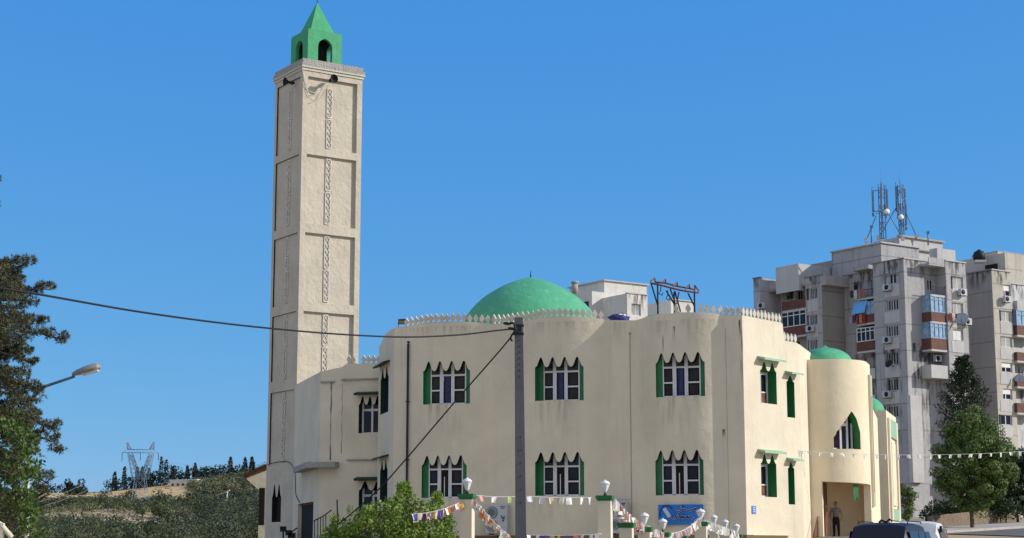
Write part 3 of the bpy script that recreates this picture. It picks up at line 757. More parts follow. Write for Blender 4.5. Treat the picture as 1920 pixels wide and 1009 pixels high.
# the arched window itself
g = MB(); wfr = []
def pwin(u0, u1, v0, v1, dd, mb, t=.05):
    s1, s2 = wa + (wb - wa) * u0, wa + (wb - wa) * u1; p, q = inn(s1, dd), inn(s2, dd)
    tt = (q - p); Ln = tt.length; tt.normalize(); nn = Vector((tt.y, -tt.x)); c = (p + q) / 2
    mb.box((c.x, c.y, wzb + (wzt - wzb) * (v0 + v1) / 2), (Ln, t, (wzt - wzb) * (v1 - v0)), (V3(tt), V3(nn), UP))
for u0, u1, v0, v1 in ((.0, .04, 0, .6), (.30, .38, 0, .98), (.62, .68, 0, .98), (.0, .3, .60, .66), (.38, .62, .62, .70), (0, 1, 0, .04), (.86, .92, 0, .7)): pwin(u0, u1, v0, v1, .45, g, .06 + u0 * .01)
fo = g.build('window', M['whitef'], mosque)
g = MB()
for k in range(6): pwin(k / 6, (k + 1) / 6, .0, .99, .5, g, .02)
g.build('pane', M['glass'], fo)
# tall framed panel on the portal's right flank
def side_panel(root, o, dd_, nn_, s0, s1, z0, z1):
    g = MB(); X, N = V3(dd_), V3(nn_)
    def bx(a, b, c_, e, t, out):
        q = o + dd_ * ((a + b) / 2) + nn_ * out; g.box((q.x, q.y, (c_ + e) / 2), (b - a, t, e - c_), (X, N, UP))
    w = (s1 - s0) * .16
    bx(s0 + w, s1 - w, z0, z0 + .7, .14, .06); bx(s0 + w, s1 - w, z1 - 1.1, z1, .14, .06)
    fr_ = g.build('panel_frame', M['greent'], root)
    g = MB(); bx(s0, s0 + w, z0, z1, .14, .061); g.build('panel_border', M['cream'], fr_); g = MB(); bx(s1 - w, s1, z0, z1, .14, .061); g.build('panel_border', M['cream'], fr_)
    g = MB(); bx(s0 + w * 1.8, s1 - w * 1.8, z0 + .9, z1 - 1.4, .1, .04); g.build('panel', M['creamwarm'], fr_)
so2 = cc + d * PR
side_panel(mosque, so2, b_, d, .35, EXT - .4, z_at(*(so2 + b_ * 1), 950), z_at(*(so2 + b_ * .4), 703))
def dome(root, c, r, h, mat, pw=.75, tip=.12, fin=.5, seg=48, rim=.0, name='dome'):
    prof = []
    for k in range(25):
        t = k / 24 * pi / 2; rr = r * cos(t); z = h * (sin(t) ** 1.0)
        prof.append((max(rr, .015), z))
    # ogee tip
    prof = [(rr, z + tip * max(0, 1 - rr / (r * .22)) ** 2) for rr, z in prof]
    g = MB(); g.lathe([(r + rim, -.5), (r + rim, 0)] + prof, c, seg); o_ = g.build(name, M[mat], root, merge=True)
    if fin:
        g = MB(); g.tube([Vector(c) + UP * (h + tip - .05), Vector(c) + UP * (h + tip + fin)], [.03, .012], 8); g.lathe([(.01, -.06), (.06, 0), (.01, .06)], Vector(c) + UP * (h + tip + .1), 10)
        g.build('finial', M['greenp'], o_)
    return o_
pc = at(1547, 672, 88.6); dome(mosque, (pc.x, pc.y, ZP + .02), 1.40, .84, 'green', tip=.16, fin=.06)
# second rounded bay further along the street side
Q0 = G(1630, 104, 850); qd = dirv(-72.2) * -1
q1 = isect(1664, Q0, qd, 850); QC = Q0 + qd * q1
q2 = isect(1682, QC, b_, 850)
q2 = max(2.5, min(q2, 7)); QE = QC + b_ * q2
ZQ = z_at(QC.x, QC.y, 769)
g = MB(); pts = [Q0 - d * 3, QC, QE, QE - d * 5]
for p, q in zip(pts, pts[1:]): g.quad([V3(p, 1), V3(q, 1), V3(q, ZQ), V3(p, ZQ)])
g.quad([V3(p, ZQ) for p in pts]); g.build('street_bay', M['creamwarm'], mosque, merge=True)
side_panel(mosque, QC, b_, d, .5, q2 - .3, z_at(*(QC + b_), 975), z_at(*(QC + b_ * .5), 783))
g = MB(); pts = wiggle(Q0, d, n, 1638, 778, 880, .05, 0, .1, 4); g.tube(pts, .07, 8); pts = wiggle(Q0, d, n, 1637, 880, 1009, .05, 0, .1, 4); g.tube(pts, .06, 8); g.build('drain_pipe', M['rust'], mosque)
pc = at(1624, 770, 106.5); dome(mosque, (pc.x, pc.y, ZQ + .02), 1.15, 1.05, 'green', tip=.05, fin=0)
g = MB(); p = at(1634, 900, 103); g.lathe([(.02, -.25), (.14, -.2), (.2, 0), (.14, .2), (.02, .25)], p, 12); g.build('wall_lamp', M['greent'], mosque)
# connecting wall between the bays
g = MB(); e1 = prim[-1]; g.quad([V3(e1, 1), V3(e1 + b_ * 9 - d * .6, 1), V3(e1 + b_ * 9 - d * .6, 9.0), V3(e1, 9.0)]); g.build('rear_wall', M['creamwarm'], mosque)
# main dome
apx = at(995, 520, 93.5)
prof_px = [(0, 520), (8, 521.5), (20, 524.5), (35, 530), (50, 536), (65, 544), (80, 553), (92, 562), (103, 572), (113, 583), (121, 595), (127, 608), (131, 622)]
prof = [(max(.02, a / F * 93.5 * 1.01), z_at(apx.x, apx.y, y_)) for a, y_ in prof_px][::-1]
g = MB(); g.lathe(prof, (apx.x, apx.y, 0), 64); dm = g.build('dome', M['green'], mosque, merge=True, angle=60)
g = MB(); g.tube([apx - UP * .05, apx + UP * .36], [.035, .015], 8); g.lathe([(.01, -.05), (.05, 0), (.01, .05)], apx + UP * .1, 10); g.build('finial', M['darksteel'], dm)
# small far dome peeping over the parapet
pc = at(1232, 590, 90); dome(mosque, (pc.x, pc.y, pc.z - .55), .95, .55, 'green', tip=.05, fin=0)
# dirt and rain streaks on the plaster
def stain(xa, xb, y0, y1, mat='stain', e=.004):
    g = MB(); sa_, sb_ = s_of(xa, y0), s_of(xb, y0); k = max(2, int((sb_ - sa_) / .15))
    pa = FL + d * ((sa_ + sb_) / 2) + n * foff((sa_ + sb_) / 2); z1, z0 = z_at(pa.x, pa.y, y0), z_at(pa.x, pa.y, y1)
    for i in range(k):
        u, v = sa_ + (sb_ - sa_) * i / k, sa_ + (sb_ - sa_) * (i + 1) / k; p, q = FL + d * u + n * (foff(u) + e), FL + d * v + n * (foff(v) + e)
        g.quad([V3(p, z0), V3(q, z0), V3(q, z1), V3(p, z1)], 0, True)
    g.build('rain_stain', M[mat], mosque)
for a in ((785, 875, 757, 845), (1000, 1090, 751, 838), (1224, 1320, 743, 835), (783, 868, 935, 1000), (1000, 1092, 931, 1000), (925, 1130, 604, 640), (1210, 1390, 598, 650), (750, 915, 612, 645), (1140, 1204, 603, 660)): stain(*a)
for a in ((1243, 1249, 628, 668), (1265, 1271, 612, 648), (1355, 1361, 805, 880), (1384, 1394, 600, 760)): stain(*a, mat='rstain', e=.006)
# roof deck, rear walls, plinth
g = MB(); zr = 12.0
rp = [FL + d * .3 - n * .3, FR - n * .3 - d * .1, pe - cn * .3 - d * .1, pe + b_ * 14, FL + b_ * 17, FLe + b_ * 8 + d * .4, FLe + d * .4]
g.quad([V3(p, min(zr, zc2 - .3)) for p in rp]); g.build('roof', M['pave'], mosque)
g = MB(); bk = [pe, pe + b_ * 14, FL + b_ * 17, FLe + b_ * 8]
for p, q in zip(bk, bk[1:]): g.quad([V3(p, .3), V3(q, .3), V3(q, zc2), V3(p, zc2)])
g.quad([V3(WE - n * .3, zf1 - .5), V3(WS - n * .3, zf1 - .5), V3(WS + b_ * 8, zf1 - .5), V3(FE + b_ * 1, zf1 - .5), V3(FE - n * .3, zf1 - .5)])
g.build('rear_wall', M['cream'], mosque, merge=True)
g = MB(); zpl = PLZ
K = 60
for i in range(K):
    s1, s2 = LEN * i / K, LEN * (i + 1) / K
    p, q = FL + d * s1 + n * (foff(s1) + .07), FL + d * s2 + n * (foff(s2) + .07); p0, q0 = FL + d * s1 + n * (foff(s1) - .02), FL + d * s2 + n * (foff(s2) - .02)
    zz = lambda s: zpl - .35 * sstep(LEN * .1, LEN * .0, s)
    g.quad([V3(p, .2), V3(q, .2), V3(q, zpl), V3(p, zpl)], 0, True); g.quad([V3(p, zpl), V3(q, zpl), V3(q0, zpl), V3(p0, zpl)])
p, q = FR + cn * .07, FR + cd * CL * .7 + cn * .07
g.build('plinth', M['brownw'], mosque, merge=True)
g = MB(); zp2 = z_at(*(FR + cd), 1003)
g.prism([(0, 0), (CL * .72, 0), (CL * .72, .02), (0, .02)], V3(FR + cn * .35, zp2 - .02), V3(cd), UP, V3(cn), .35)
g.build('ledge', M['creamwarm'], mosque)
# broken patch of bare grey render where bays meet / floodlight on the left corner
fp = FL + d * .15 - n * .1; fz = ftop(.1)
t = thing('floodlight', (fp.x, fp.y, fz), 'small black floodlight clamped to the left corner of the mosque parapet', 'floodlight')
g = MB(); g.box((fp.x + .2, fp.y - .1, fz + .28), (.42, .1, .26), (V3(d), Vector((0, -.9, .43)).normalized(), Vector((0, .43, .9)).normalized())); g.build('lamp_housing', M['black'], t)
g = MB(); g.box((fp.x + .2, fp.y - .16, fz + .25), (.34, .02, .17), (V3(d), Vector((0, -.9, .43)).normalized(), Vector((0, .43, .9)).normalized())); g.build('lens', simple('amber_lens', (.25, .18, .03), .2), t)
g = MB(); g.tube([(fp.x, fp.y, fz - .05), (fp.x, fp.y, fz + .25), (fp.x + .2, fp.y, fz + .28)], .02, 6); g.build('bracket', M['darksteel'], t)

# ================================================================== minaret
mu = dirv(56.5); mv = dirv(-33.5)           # right face / left face directions
MC = G(561, 100.6, 500)
mR = isect(674.5, MC, mu, 500); mL = isect(508.5, MC, mv, 500)
MW = (mR + mL) / 2; mR = mR; mL = mL
mnr = Vector((mu.y, -mu.x)); mnl = Vector((-mv.y, mv.x))
ZT = z_at(MC.x, MC.y, 129)
minaret = thing('minaret', (MC.x, MC.y + 2.5, 0), 'tall square beige minaret with framed panels and a green pyramid-topped lantern', 'minaret')
DEP = .19
def mz(py): return z_at(MC.x, MC.y, py)
panels = [(273, 141), (417, 287), (564, 434), (708, 582), (866, 729)]
pzs = [(mz(a), mz(b)) for a, b in panels]
def mface(o_, d_, n_, Ln, nm):
    mb = MB(); X, N = V3(d_), V3(n_)
    a, b = Ln * .085, Ln * .915
    DEP = .19 if nm == 'r' else .09
    hs = [(a, b, z0, const(z1), 2, DEP) for z0, z1 in pzs]
    if nm == 'l':
        wz0, wz1 = z_at(MC.x, MC.y, 978), z_at(MC.x, MC.y, 905)
        wa_, wb_ = isect(527, o_, d_, 940), isect(510, o_, d_, 940)
        hs.append((wa_, wb_, wz0, lobes(wa_, wb_, wz1, (wz1 - wz0) * .35, 2), 30, .35))
    wall(mb, o_, d_, n_, Ln, -.8, const(ZT), hs, ds=50, thick=.3, capdown=.5)
    for z0, z1 in pzs:
        q = [o_ + d_ * a - n_ * DEP, o_ + d_ * b - n_ * DEP]
        mb.quad([V3(q[0], z0), V3(q[1], z0), V3(q[1], z1), V3(q[0], z1)])
    if nm == 'l':
        q = [o_ + d_ * wa_ - n_ * .3, o_ + d_ * wb_ - n_ * .3]; mb.quad([V3(q[0], wz0), V3(q[1], wz0), V3(q[1], wz1), V3(q[0], wz1)], 1)
    w_ = mb.build('wall', [M['minaret'], M['dark'] if nm == 'l' else M['minaret']], minaret, merge=True)
    # lattice strips: crossed bars between two rails
    c = Ln * (.465); hw = .145
    for z0, z1 in pzs[:4 if nm == 'r' else 5]:
        lt = MB(); ztop = z1 - .12; 
        if z1 > ZT - 3: ztop = z1 - .55
        zbt = z0 + .12; zm = (ztop + zbt) / 2
        for (p0, p1) in ((zm + .06, ztop), (zbt, zm - .06)):
            cx = o_ + d_ * c - n_ * (DEP - .035)
            for sgn in (-1, 1):
                q = cx + d_ * (sgn * (hw + .02)); lt.box((q.x, q.y, (p0 + p1) / 2), (.035, .05, p1 - p0), (X, N, UP))
            for zz_ in (p0, p1): lt.box((cx.x, cx.y, zz_), (hw * 2, .07, .06), (X, N, UP))
            k = int((p1 - p0) / .34)
            for i in range(k):
                zz_ = p0 + (i + .5) * (p1 - p0) / k; hh = (p1 - p0) / k / 2
                for sgn in (-1, 1):
                    dirn = (X * (hw * sgn) + UP * hh); L_ = dirn.length * 2; dirn.normalize(); per = N.cross(dirn)
                    lt.box((cx.x, cx.y, zz_), (L_, .035, .035), (dirn, N, per))
        lt.build('lattice_strip', M['lattice'], minaret)
mface(MC, mu, mnr, mR, 'r'); mface(MC, mv, mnl, mL, 'l')
g = MB(); e1, e2, e3 = MC + mu * mR, MC + mv * mL, MC + mu * mR + mv * mL
for p, q in ((e1, e3), (e3, e2)): g.quad([V3(p, -.8), V3(q, -.8), V3(q, ZT), V3(p, ZT)])
g.build('wall', M['minaret'], minaret)
cen = (MC + e3) / 2; X, Y = V3(mu), V3(mv)
g = MB()
g.box((cen.x, cen.y, ZT + .02), (mR + .12, mL + .12, .16), (X, Y, UP), 0)
g.box((cen.x, cen.y, ZT + .27), (mR + .24, mL + .24, .30), (X, Y, UP), 1)
g.box((cen.x, cen.y, ZT + .56), (mR + .05, mL + .05, .25), (X, Y, UP), 1)
g.build('cornice', [M['white_render'], M['cornice']], minaret)
g = MB(); g.box((cen.x, cen.y, ZT + .155), (mR + .26, mL + .26, .09), (X, Y, UP)); g.build('cornice_fascia', M['white_render'], minaret)
# green lantern
LC = at(577, 100, 102.2); zl0 = ZT + .68; zl1 = z_at(LC.x, LC.y, 55)
lo2 = Vector((LC.x, LC.y)); lr = isect(645, lo2, mu, 80); ll = isect(548, lo2, mv, 80); lr = ll = (lr + ll) / 2
lcen = lo2 + mu * lr / 2 + mv * ll / 2
lan = MB()
def arch(a, b, zt, h):
    return lambda s: zt - h * (1 - sqrt(max(0, 1 - (2 * (s - a) / (b - a) - 1) ** 2)) * .8 - .2 * (1 - abs(2 * (s - a) / (b - a) - 1)))
for o_, d_, n_, Ln in ((lo2, mu, mnr, lr), (lo2, mv, mnl, ll)):
    a, b = Ln * .3, Ln * .72; z0 = zl0 + .0; z1 = zl1 - .42
    wall(lan, o_, d_, n_, Ln, zl0 - .1, const(zl1), [(a, b, zl0 + .12, arch(a, b, z1, .5), 20, .25)], ds=9, thick=.3, capdown=.3, ridx=0)
for o_, d_, n_, Ln in ((lo2 + mu * lr, mv, mu, ll), (lo2 + mv * ll, mu, mv, lr)):
    a, b = Ln * .3, Ln * .7
    wall(lan, o_, d_, n_, Ln, zl0 - .1, const(zl1), [(a, b, zl0 + .12, arch(a, b, zl1 - .42, .5), 20, .25)], ds=9, thick=.3, capdown=.3, ridx=0)
lant = lan.build('lantern', M['greenc'], minaret, merge=True)
g = MB(); g.box((lcen.x, lcen.y, zl1 + .03), (lr - .05, ll - .05, .1), (X, Y, UP)); apz = z_at(lcen.x, lcen.y, 4)
hw = lr * .36
base = [lcen + mu * a * hw + mv * b * hw for a, b in ((-1, -1), (1, -1), (1, 1), (-1, 1))]
for k in range(4): g.quad([V3(base[k], zl1 + .08), V3(base[(k + 1) % 4], zl1 + .08), V3(lcen, apz)])
g.build('spire', M['greenc'], minaret)
g = MB(); g.tube([V3(lcen, apz - .1), V3(lcen, apz + .45)], [.03, .012], 8); g.build('finial', M['darksteel'], minaret)
g = MB(); g.box((lcen.x, lcen.y, (zl0 + zl1) / 2), (lr * .42, ll * .42, zl1 - zl0 - .1), (X, Y, UP)); g.build('lantern_shade_core', M['dark'], lant)  # dark block standing in for the shade inside the lantern arches
# horn loudspeakers
def horn(px, py, o_, d_, n_, label):
    t_ = isect(px, o_, d_, py); w = o_ + d_ * t_; z = z_at(w.x, w.y, py)
    t = thing('horn_loudspeaker', (w.x, w.y, z), label, 'loudspeaker', 'horn loudspeakers near the top of the minaret')
    N = V3(n_); X = V3(d_); c = V3(w, z)
    g = MB(); g.lathe([(.05, .0), (.06, .25), (.10, .36), (.18, .50), (.27, .57), (.24, .55), (.06, .38)], c + N * .12, 20, axis=(X, UP, N)); g.build('horn', M['black'], t)
    g = MB(); g.tube([c, c + N * .25], .04, 6); g.tube([c + N * .2 - UP * .15, c + N * .2 + UP * .05], .03, 6); g.build('bracket', M['darksteel'], t)
    g = MB(); g.lathe([(.09, 0), (.11, .05), (.11, .22), (.07, .26)], c + N * .08, 14, axis=(X, UP, N)); g.build('driver', M['darksteel'], t)
horn(617, 152, MC, mu, mnr, 'black horn loudspeaker on the sunlit face of the minaret')
horn(553, 156, MC, mv, mnl, 'black horn loudspeaker on the shaded left face of the minaret')
def cable(name, pts, r, label, mat='black', cat='cable', seg=6, n=10):
    # smooth catmull-rom through the points
    P = [Vector(p) for p in pts]; out = []
    for i in range(len(P) - 1):
        p0, p1, p2, p3 = P[max(i - 1, 0)], P[i], P[i + 1], P[min(i + 2, len(P) - 1)]
        for k in range(n):
            t = k / n; out.append(.5 * ((2 * p1) + (p2 - p0) * t + (2 * p0 - 5 * p1 + 4 * p2 - p3) * t * t + (3 * p1 - p0 - 3 * p2 + p3) * t ** 3))
    out.append(P[-1]); g = MB(); g.tube(out, r, seg)
    o = g.build(name, M[mat]); return tag(o, label, cat) if label else o
def onw(o_, d_, n_, px, py, e=.03):
    t = isect(px, o_, d_, py); p = o_ + d_ * t + n_ * e; return Vector((p.x, p.y, z_at(p.x, p.y, py)))
cable('speaker_cable', [onw(MC, mu, mnr, a, b_q, .06) for a, b_q in ((566, 124), (568, 140), (573, 155), (576, 168), (585, 173), (598, 172), (606, 160), (612, 153))], .018, 'thin pale cable looping across the sunlit minaret face to the loudspeaker', 'lattice')
cable('speaker_cable', [onw(MC, mu, mnr, a, b_q, .06) for a, b_q in ((567, 135), (571, 160), (580, 184), (592, 188), (603, 180), (614, 160))], .014, 'second thin cable hanging lower below the loudspeaker on the minaret', 'cornice')
cable('wall_cable', [onw(MC, mv, mnl, a, b_q, .05) for a, b_q in ((503, 872), (515, 868), (541, 866))] + [onw(WE, fd, fn_, a, b_q, .05) for a, b_q in ((554, 885), (556, 925), (563, 942))], .022, 'black cable hanging from the minaret wall to above the dark side door', 'black')
# ================================================================== apartment towers
UD, VD = dirv(56), dirv(-34)
UN = Vector((UD.y, -UD.x)); VN = Vector((-VD.y, VD.x))     # outward normals: right faces, left faces
def apt_window(root, o_, d_, n_, a, b, z0, z1, kind, rev=.22):
    X, N = V3(d_), V3(n_)
    def bx(mb, u0, u1, v0, v1, t, e, m=0):
        c = o_ + d_ * (a + (b - a) * (u0 + u1) / 2) + n_ * (e - rev)
        mb.box((c.x, c.y, z0 + (z1 - z0) * (v0 + v1) / 2), ((b - a) * (u1 - u0), t, (z1 - z0) * (v1 - v0)), (X, N, UP), m)
    f = MB()
    for u0, u1 in ((0, .06), (.47, .53), (.94, 1)): bx(f, u0, u1, 0, 1, .08, .03)
    for v0, v1 in ((0, .06), (.94, 1)): bx(f, .061, .469, v0, v1, .07, .03); bx(f, .531, .939, v0, v1, .07, .03)
    fo = f.build('window', M['whitef'] if kind != 'b' else M['bluef'], root)
    g = MB()
    if kind in ('s', 'w'):
        k = 9
        for i in range(k): bx(g, .061, .469, .07 + .87 * i / k, .07 + .87 * (i + .9) / k, .03, .035); bx(g, .531, .939, .07 + .87 * i / k, .07 + .87 * (i + .9) / k, .03, .035)
        g.build('shutter', M['shutw'] if kind == 'w' else M['shut'], fo)
    elif kind == 'v':      # vertical bars, half open
        for i in range(5): bx(g, .08 + i * .18, .15 + i * .18, .07, .93, .03, .06)
        g.build('shutter', M['shut'], fo)
    elif kind == 'h':
        bx(g, .061, .939, .5, .94, .04, .06); g.build('shutter', M['shutw'], fo)
    elif kind == 'o':
        bx(g, .061, .30, .07, .93, .03, .06); bx(g, .70, .939, .07, .93, .03, .06); g.build('shutter', M['shut'], fo)
    g = MB(); bx(g, 0, 1, 0, 1, .03, -.0); g.build('pane', M['glass'], fo)
    return fo
def apt_wall(root, o_, d_, n_, Ln, ztop, zbot, wins, mat='conc', name='wall', capmat=None):
    mb = MB(); hs = []; spec = []
    for (xa, xb, yt, yb, kind) in wins:
        ym = (yt + yb) / 2
        a, b = isect(xa, o_, d_, ym), isect(xb, o_, d_, ym)
        if a > b: a, b = b, a
        a = max(a, .05); b = min(b, Ln - .05)
        if b - a < .15: continue
        p = o_ + d_ * ((a + b) / 2); z0, z1 = z_at(p.x, p.y, yb), z_at(p.x, p.y, yt)
        hs.append((a, b, z0, const(z1), 2)); spec.append((a, b, z0, z1, kind))
    wall(mb, o_, d_, n_, Ln, zbot, const(ztop), hs, ds=60, thick=.25, capdown=1.0, reveal=.30, ridx=0)
    w_ = mb.build(name, M[mat], root, merge=True)
    for s in spec: apt_window(root, o_, d_, n_, *s)
    if Ln > 1:
        g = MB(); p, q = o_ + n_ * .006, o_ + d_ * Ln + n_ * .006; g.quad([V3(p, ztop - 2.6), V3(q, ztop - 2.6), V3(q, ztop), V3(p, ztop)]); g.build('stain', M['cstain'], root)
        if Ln > 4:
            g = MB(); p, q = o_ + n_ * .009 + d_ * Ln * .15, o_ + d_ * Ln * .8 + n_ * .009; g.quad([V3(p, zbot + 4), V3(q, zbot + 4), V3(q, ztop - 9), V3(p, ztop - 9)]); g.build('stain', M['cstain'], root)
    # coping
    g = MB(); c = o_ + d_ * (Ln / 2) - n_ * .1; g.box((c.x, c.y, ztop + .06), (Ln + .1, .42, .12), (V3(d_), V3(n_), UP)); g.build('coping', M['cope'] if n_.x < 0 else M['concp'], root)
    return w_
def solid(root, pts, z0, z1, mat='conc', name='wall'):
    g = MB(); k = len(pts)
    for i in range(k):
        p, q = pts[i], pts[(i + 1) % k]; g.quad([V3(p, z0), V3(q, z0), V3(q, z1), V3(p, z1)])
    g.quad([V3(p, z1) for p in pts]); return g.build(name, M[mat], root, merge=True)
def panel(root, o_, d_, n_, xa, xb, yt, yb, mat='concp', e=.04, name='wall_panel'):
    a, b = isect(xa, o_, d_, (yt + yb) / 2), isect(xb, o_, d_, (yt + yb) / 2)
    p = o_ + d_ * ((a + b) / 2) + n_ * (e / 2 - .002); z0, z1 = z_at(p.x, p.y, yb), z_at(p.x, p.y, yt)
    g = MB(); g.box((p.x, p.y, (z0 + z1) / 2), (abs(b - a), e, z1 - z0), (V3(d_), V3(n_), UP)); return g.build(name, M[mat], root)
def balcony(root, o_, d_, n_, xa, xb, yslab, ytop, out, mat='brown', glass=None, rail=False):
    """slab, parapet and side cheeks; glass=(ytop) adds a glazed enclosure above"""
    ym = yslab; a, b = isect(xa, o_ + n_ * out, d_, ym), isect(xb, o_ + n_ * out, d_, ym)
    if a > b: a, b = b, a
    p = o_ + d_ * ((a + b) / 2) + n_ * out; zs = z_at(p.x, p.y, yslab); zt = z_at(p.x, p.y, ytop)
    X, N = V3(d_), V3(n_); g = MB(); c = o_ + d_ * ((a + b) / 2) + n_ * (out / 2)
    g.box((c.x, c.y, zs + .02), (b - a, out, .2), (X, N, UP)); bo = g.build('balcony', M['concp'], root)
    g = MB(); f = o_ + d_ * ((a + b) / 2) + n_ * (out - .04)
    if rail:
        k = 14
        for i in range(k + 1):
            q = o_ + d_ * (a + (b - a) * i / k) + n_ * (out - .04); g.tube([V3(q, zs + .1), V3(q, zt)], .02, 5)
        g.box((f.x, f.y, zt), (b - a, .06, .06), (X, N, UP))
        g.build('railing', M[mat], bo)
    else:
        g.box((f.x, f.y, (zs + zt) / 2 + .06), (b - a, .08, zt - zs - .12), (X, N, UP))
        for s in (a + .04, b - .04):
            q = o_ + d_ * s + n_ * (out / 2 - .04); g.box((q.x, q.y, (zs + zt) / 2 + .06), (.08, out - .08, zt - zs - .12), (X, N, UP))
        g.build('parapet', M[mat], bo)
    if glass:
        zg = z_at(p.x, p.y, glass[0]); fm_ = glass[1]; g = MB(); k = 4
        for i in range(k + 1):
            q = o_ + d_ * (a + .04 + (b - a - .08) * i / k) + n_ * (out - .05); g.box((q.x, q.y, (zt + zg) / 2), (.09, .09, zg - zt), (X, N, UP))
        for z in (zt + .05, zt + (zg - zt) * .72, zg - .05):
            q = f - n_ * .01; g.box((q.x, q.y, z), (b - a - .02, .075, .09), (X, N, UP))
        for s in (a + .05, b - .05):
            q = o_ + d_ * s + n_ * (.05); g.box((q.x, q.y, (zt + zg) / 2), (.09, .09, zg - zt), (X, N, UP))
            for z in (zt + .05, zt + (zg - zt) * .72, zg - .05):
                q = o_ + d_ * s + n_ * (out / 2); g.box((q.x, q.y, z), (.07, out - .1, .09), (X, N, UP))
        wo = g.build('glazing_frame', M[fm_], bo)
        g = MB(); q = f - n_ * .05; g.box((q.x, q.y, (zt + zg) / 2), (b - a - .1, .02, zg - zt - .1), (X, N, UP))
        for s in (a + .1, b - .1):
            q = o_ + d_ * s + n_ * (out / 2 - .1); g.box((q.x, q.y, (zt + zg) / 2), (.02, out - .3, zg - zt - .1), (X, N, UP))
        g.build('pane', M['palepane'] if (n_.x > 0 or fm_ == 'bluef') else M['glass'], wo)
    return bo, a, b, zs, zt
C0 = G(1702, 180, 700)
def zz(p, py): return z_at(p.x, p.y, py)
apt = thing('apartment_tower', (C0.x, C0.y + 10, 4), 'weathered grey apartment tower with brown balconies and two antenna masts on its roof', 'apartment block')
ZA = zz(C0, 485); ZB0 = 3.0
# right face, first stretch
r1 = isect(1761, C0, UD, 700)
wsp = []
apt_wall(apt, C0, UD, UN, r1, ZA, ZB0, [(1735, 1757, 524, 545, 'o')], 'conc')
Q1 = C0 + UD * r1; OUT = isect(1781, Q1, UN, 700)
Q2 = Q1 + UN * OUT; ZS = zz(Q2, 489)
# projecting strip with one window column
q3 = isect(1819, Q2, UD, 700)
wy = [(519, 543, 's'), (568, 592, 's'), (618, 638, 'w'), (667, 688, 'h'), (716, 738, 's'), (766, 788, 's'), (815, 837, 's'), (864, 886, 's')]
apt_wall(apt, Q2, UD, UN, q3, ZS, ZB0, [(1786, 1806, a, b, k) for a, b, k in wy], 'conc')
for a, b, k in wy: panel(apt, Q2, UD, UN, 1785, 1807, b + 2, b + 23)
g = MB(); g.quad([V3(Q1, ZB0), V3(Q2, ZB0), V3(Q2, ZS), V3(Q1, ZS)]); Q4 = Q2 + UD * q3
g.quad([V3(Q4, ZB0), V3(Q4 + VD * 14, ZB0), V3(Q4 + VD * 14, ZS), V3(Q4, ZS)]); g.build('return_wall', M['conc'], apt)
# roof slab that overhangs the top balcony
g = MB(); c = C0 + UD * (r1 * .72) + UN * (OUT / 2); g.box((c.x, c.y, ZA - .55), (r1 * .5, OUT, .25), (V3(UD), V3(UN), UP)); c2 = c + UN * (OUT / 2 - .05)
g.box((c2.x, c2.y, ZA - .2), (r1 * .5, .1, .8), (V3(UD), V3(UN), UP)); g.build('roof_overhang', M['conc'], apt)
# balconies on the right face: two stretches of glazing, some open
for (ys, yt, gl, mt, rl) in [(553, 535, None, 'darksteel', True), (603, 584, (553, 'bluef'), 'brown', False), (655, 633, (604, 'bluef'), 'brown', False), (705, 683, None, 'concp', False)]:
    balcony(apt, C0, UD, UN, 1747, 1779, ys + 3, yt + 2, 1.35, mt, gl, rl)
# left face of the corner block
l1 = isect(1643, C0, VD, 700)
wl = [(513, 532, 'o'), (562, 582, 'v'), (611, 631, 'v'), (660, 684, 'v'), (710, 733, 'v'), (761, 783, 'v'), (811, 834, 'v'), (862, 885, 'v'), (912, 934, 'v')]
apt_wall(apt, C0, VD, VN, l1, ZA, ZB0, [(1660, 1686, a, b, k) for a, b, k in wl], 'conc')
for a, b, k in wl: panel(apt, C0, VD, VN, 1659, 1687, b + 2, b + 24)
L1 = C0 + VD * l1; L1b = L1 + UD * 1.5
# recessed balcony bay x 1606-1643, then pilaster to 1588
l2 = isect(1588, L1b, VD, 700)
apt_wall(apt, L1b, VD, VN, l2, zz(L1b, 505), ZB0, [(1632, 1641, 525, 552, 'o'), (1608, 1622, 527, 548, 'v'), (1632, 1641, 575, 600, 'o'), (1608, 1622, 580, 600, 'v'), (1608, 1622, 680, 700, 'v'), (1608, 1640, 730, 752, 'v')], 'conc')
for (ys, yt, gl, mt, rl) in [(560, 543, None, 'darksteel', True), (608, 590, (566, 'bluef'), 'brown', False), (660, 640, (614, 'whitef'), 'brown', False), (710, 692, None, 'concp', False), (762, 742, None, 'concp', False)]:
    balcony(apt, L1b, VD, VN, 1607, 1641, ys, yt, 1.3, mt, gl, rl)
g = MB(); g.quad([V3(L1, ZB0), V3(L1b, ZB0), V3(L1b, ZA), V3(L1, ZA)]); g.build('return_wall', M['conc'], apt)
panel(apt, L1b, VD, VN, 1612, 1643, 500, 507, 'conc', 1.2, 'roof_overhang')
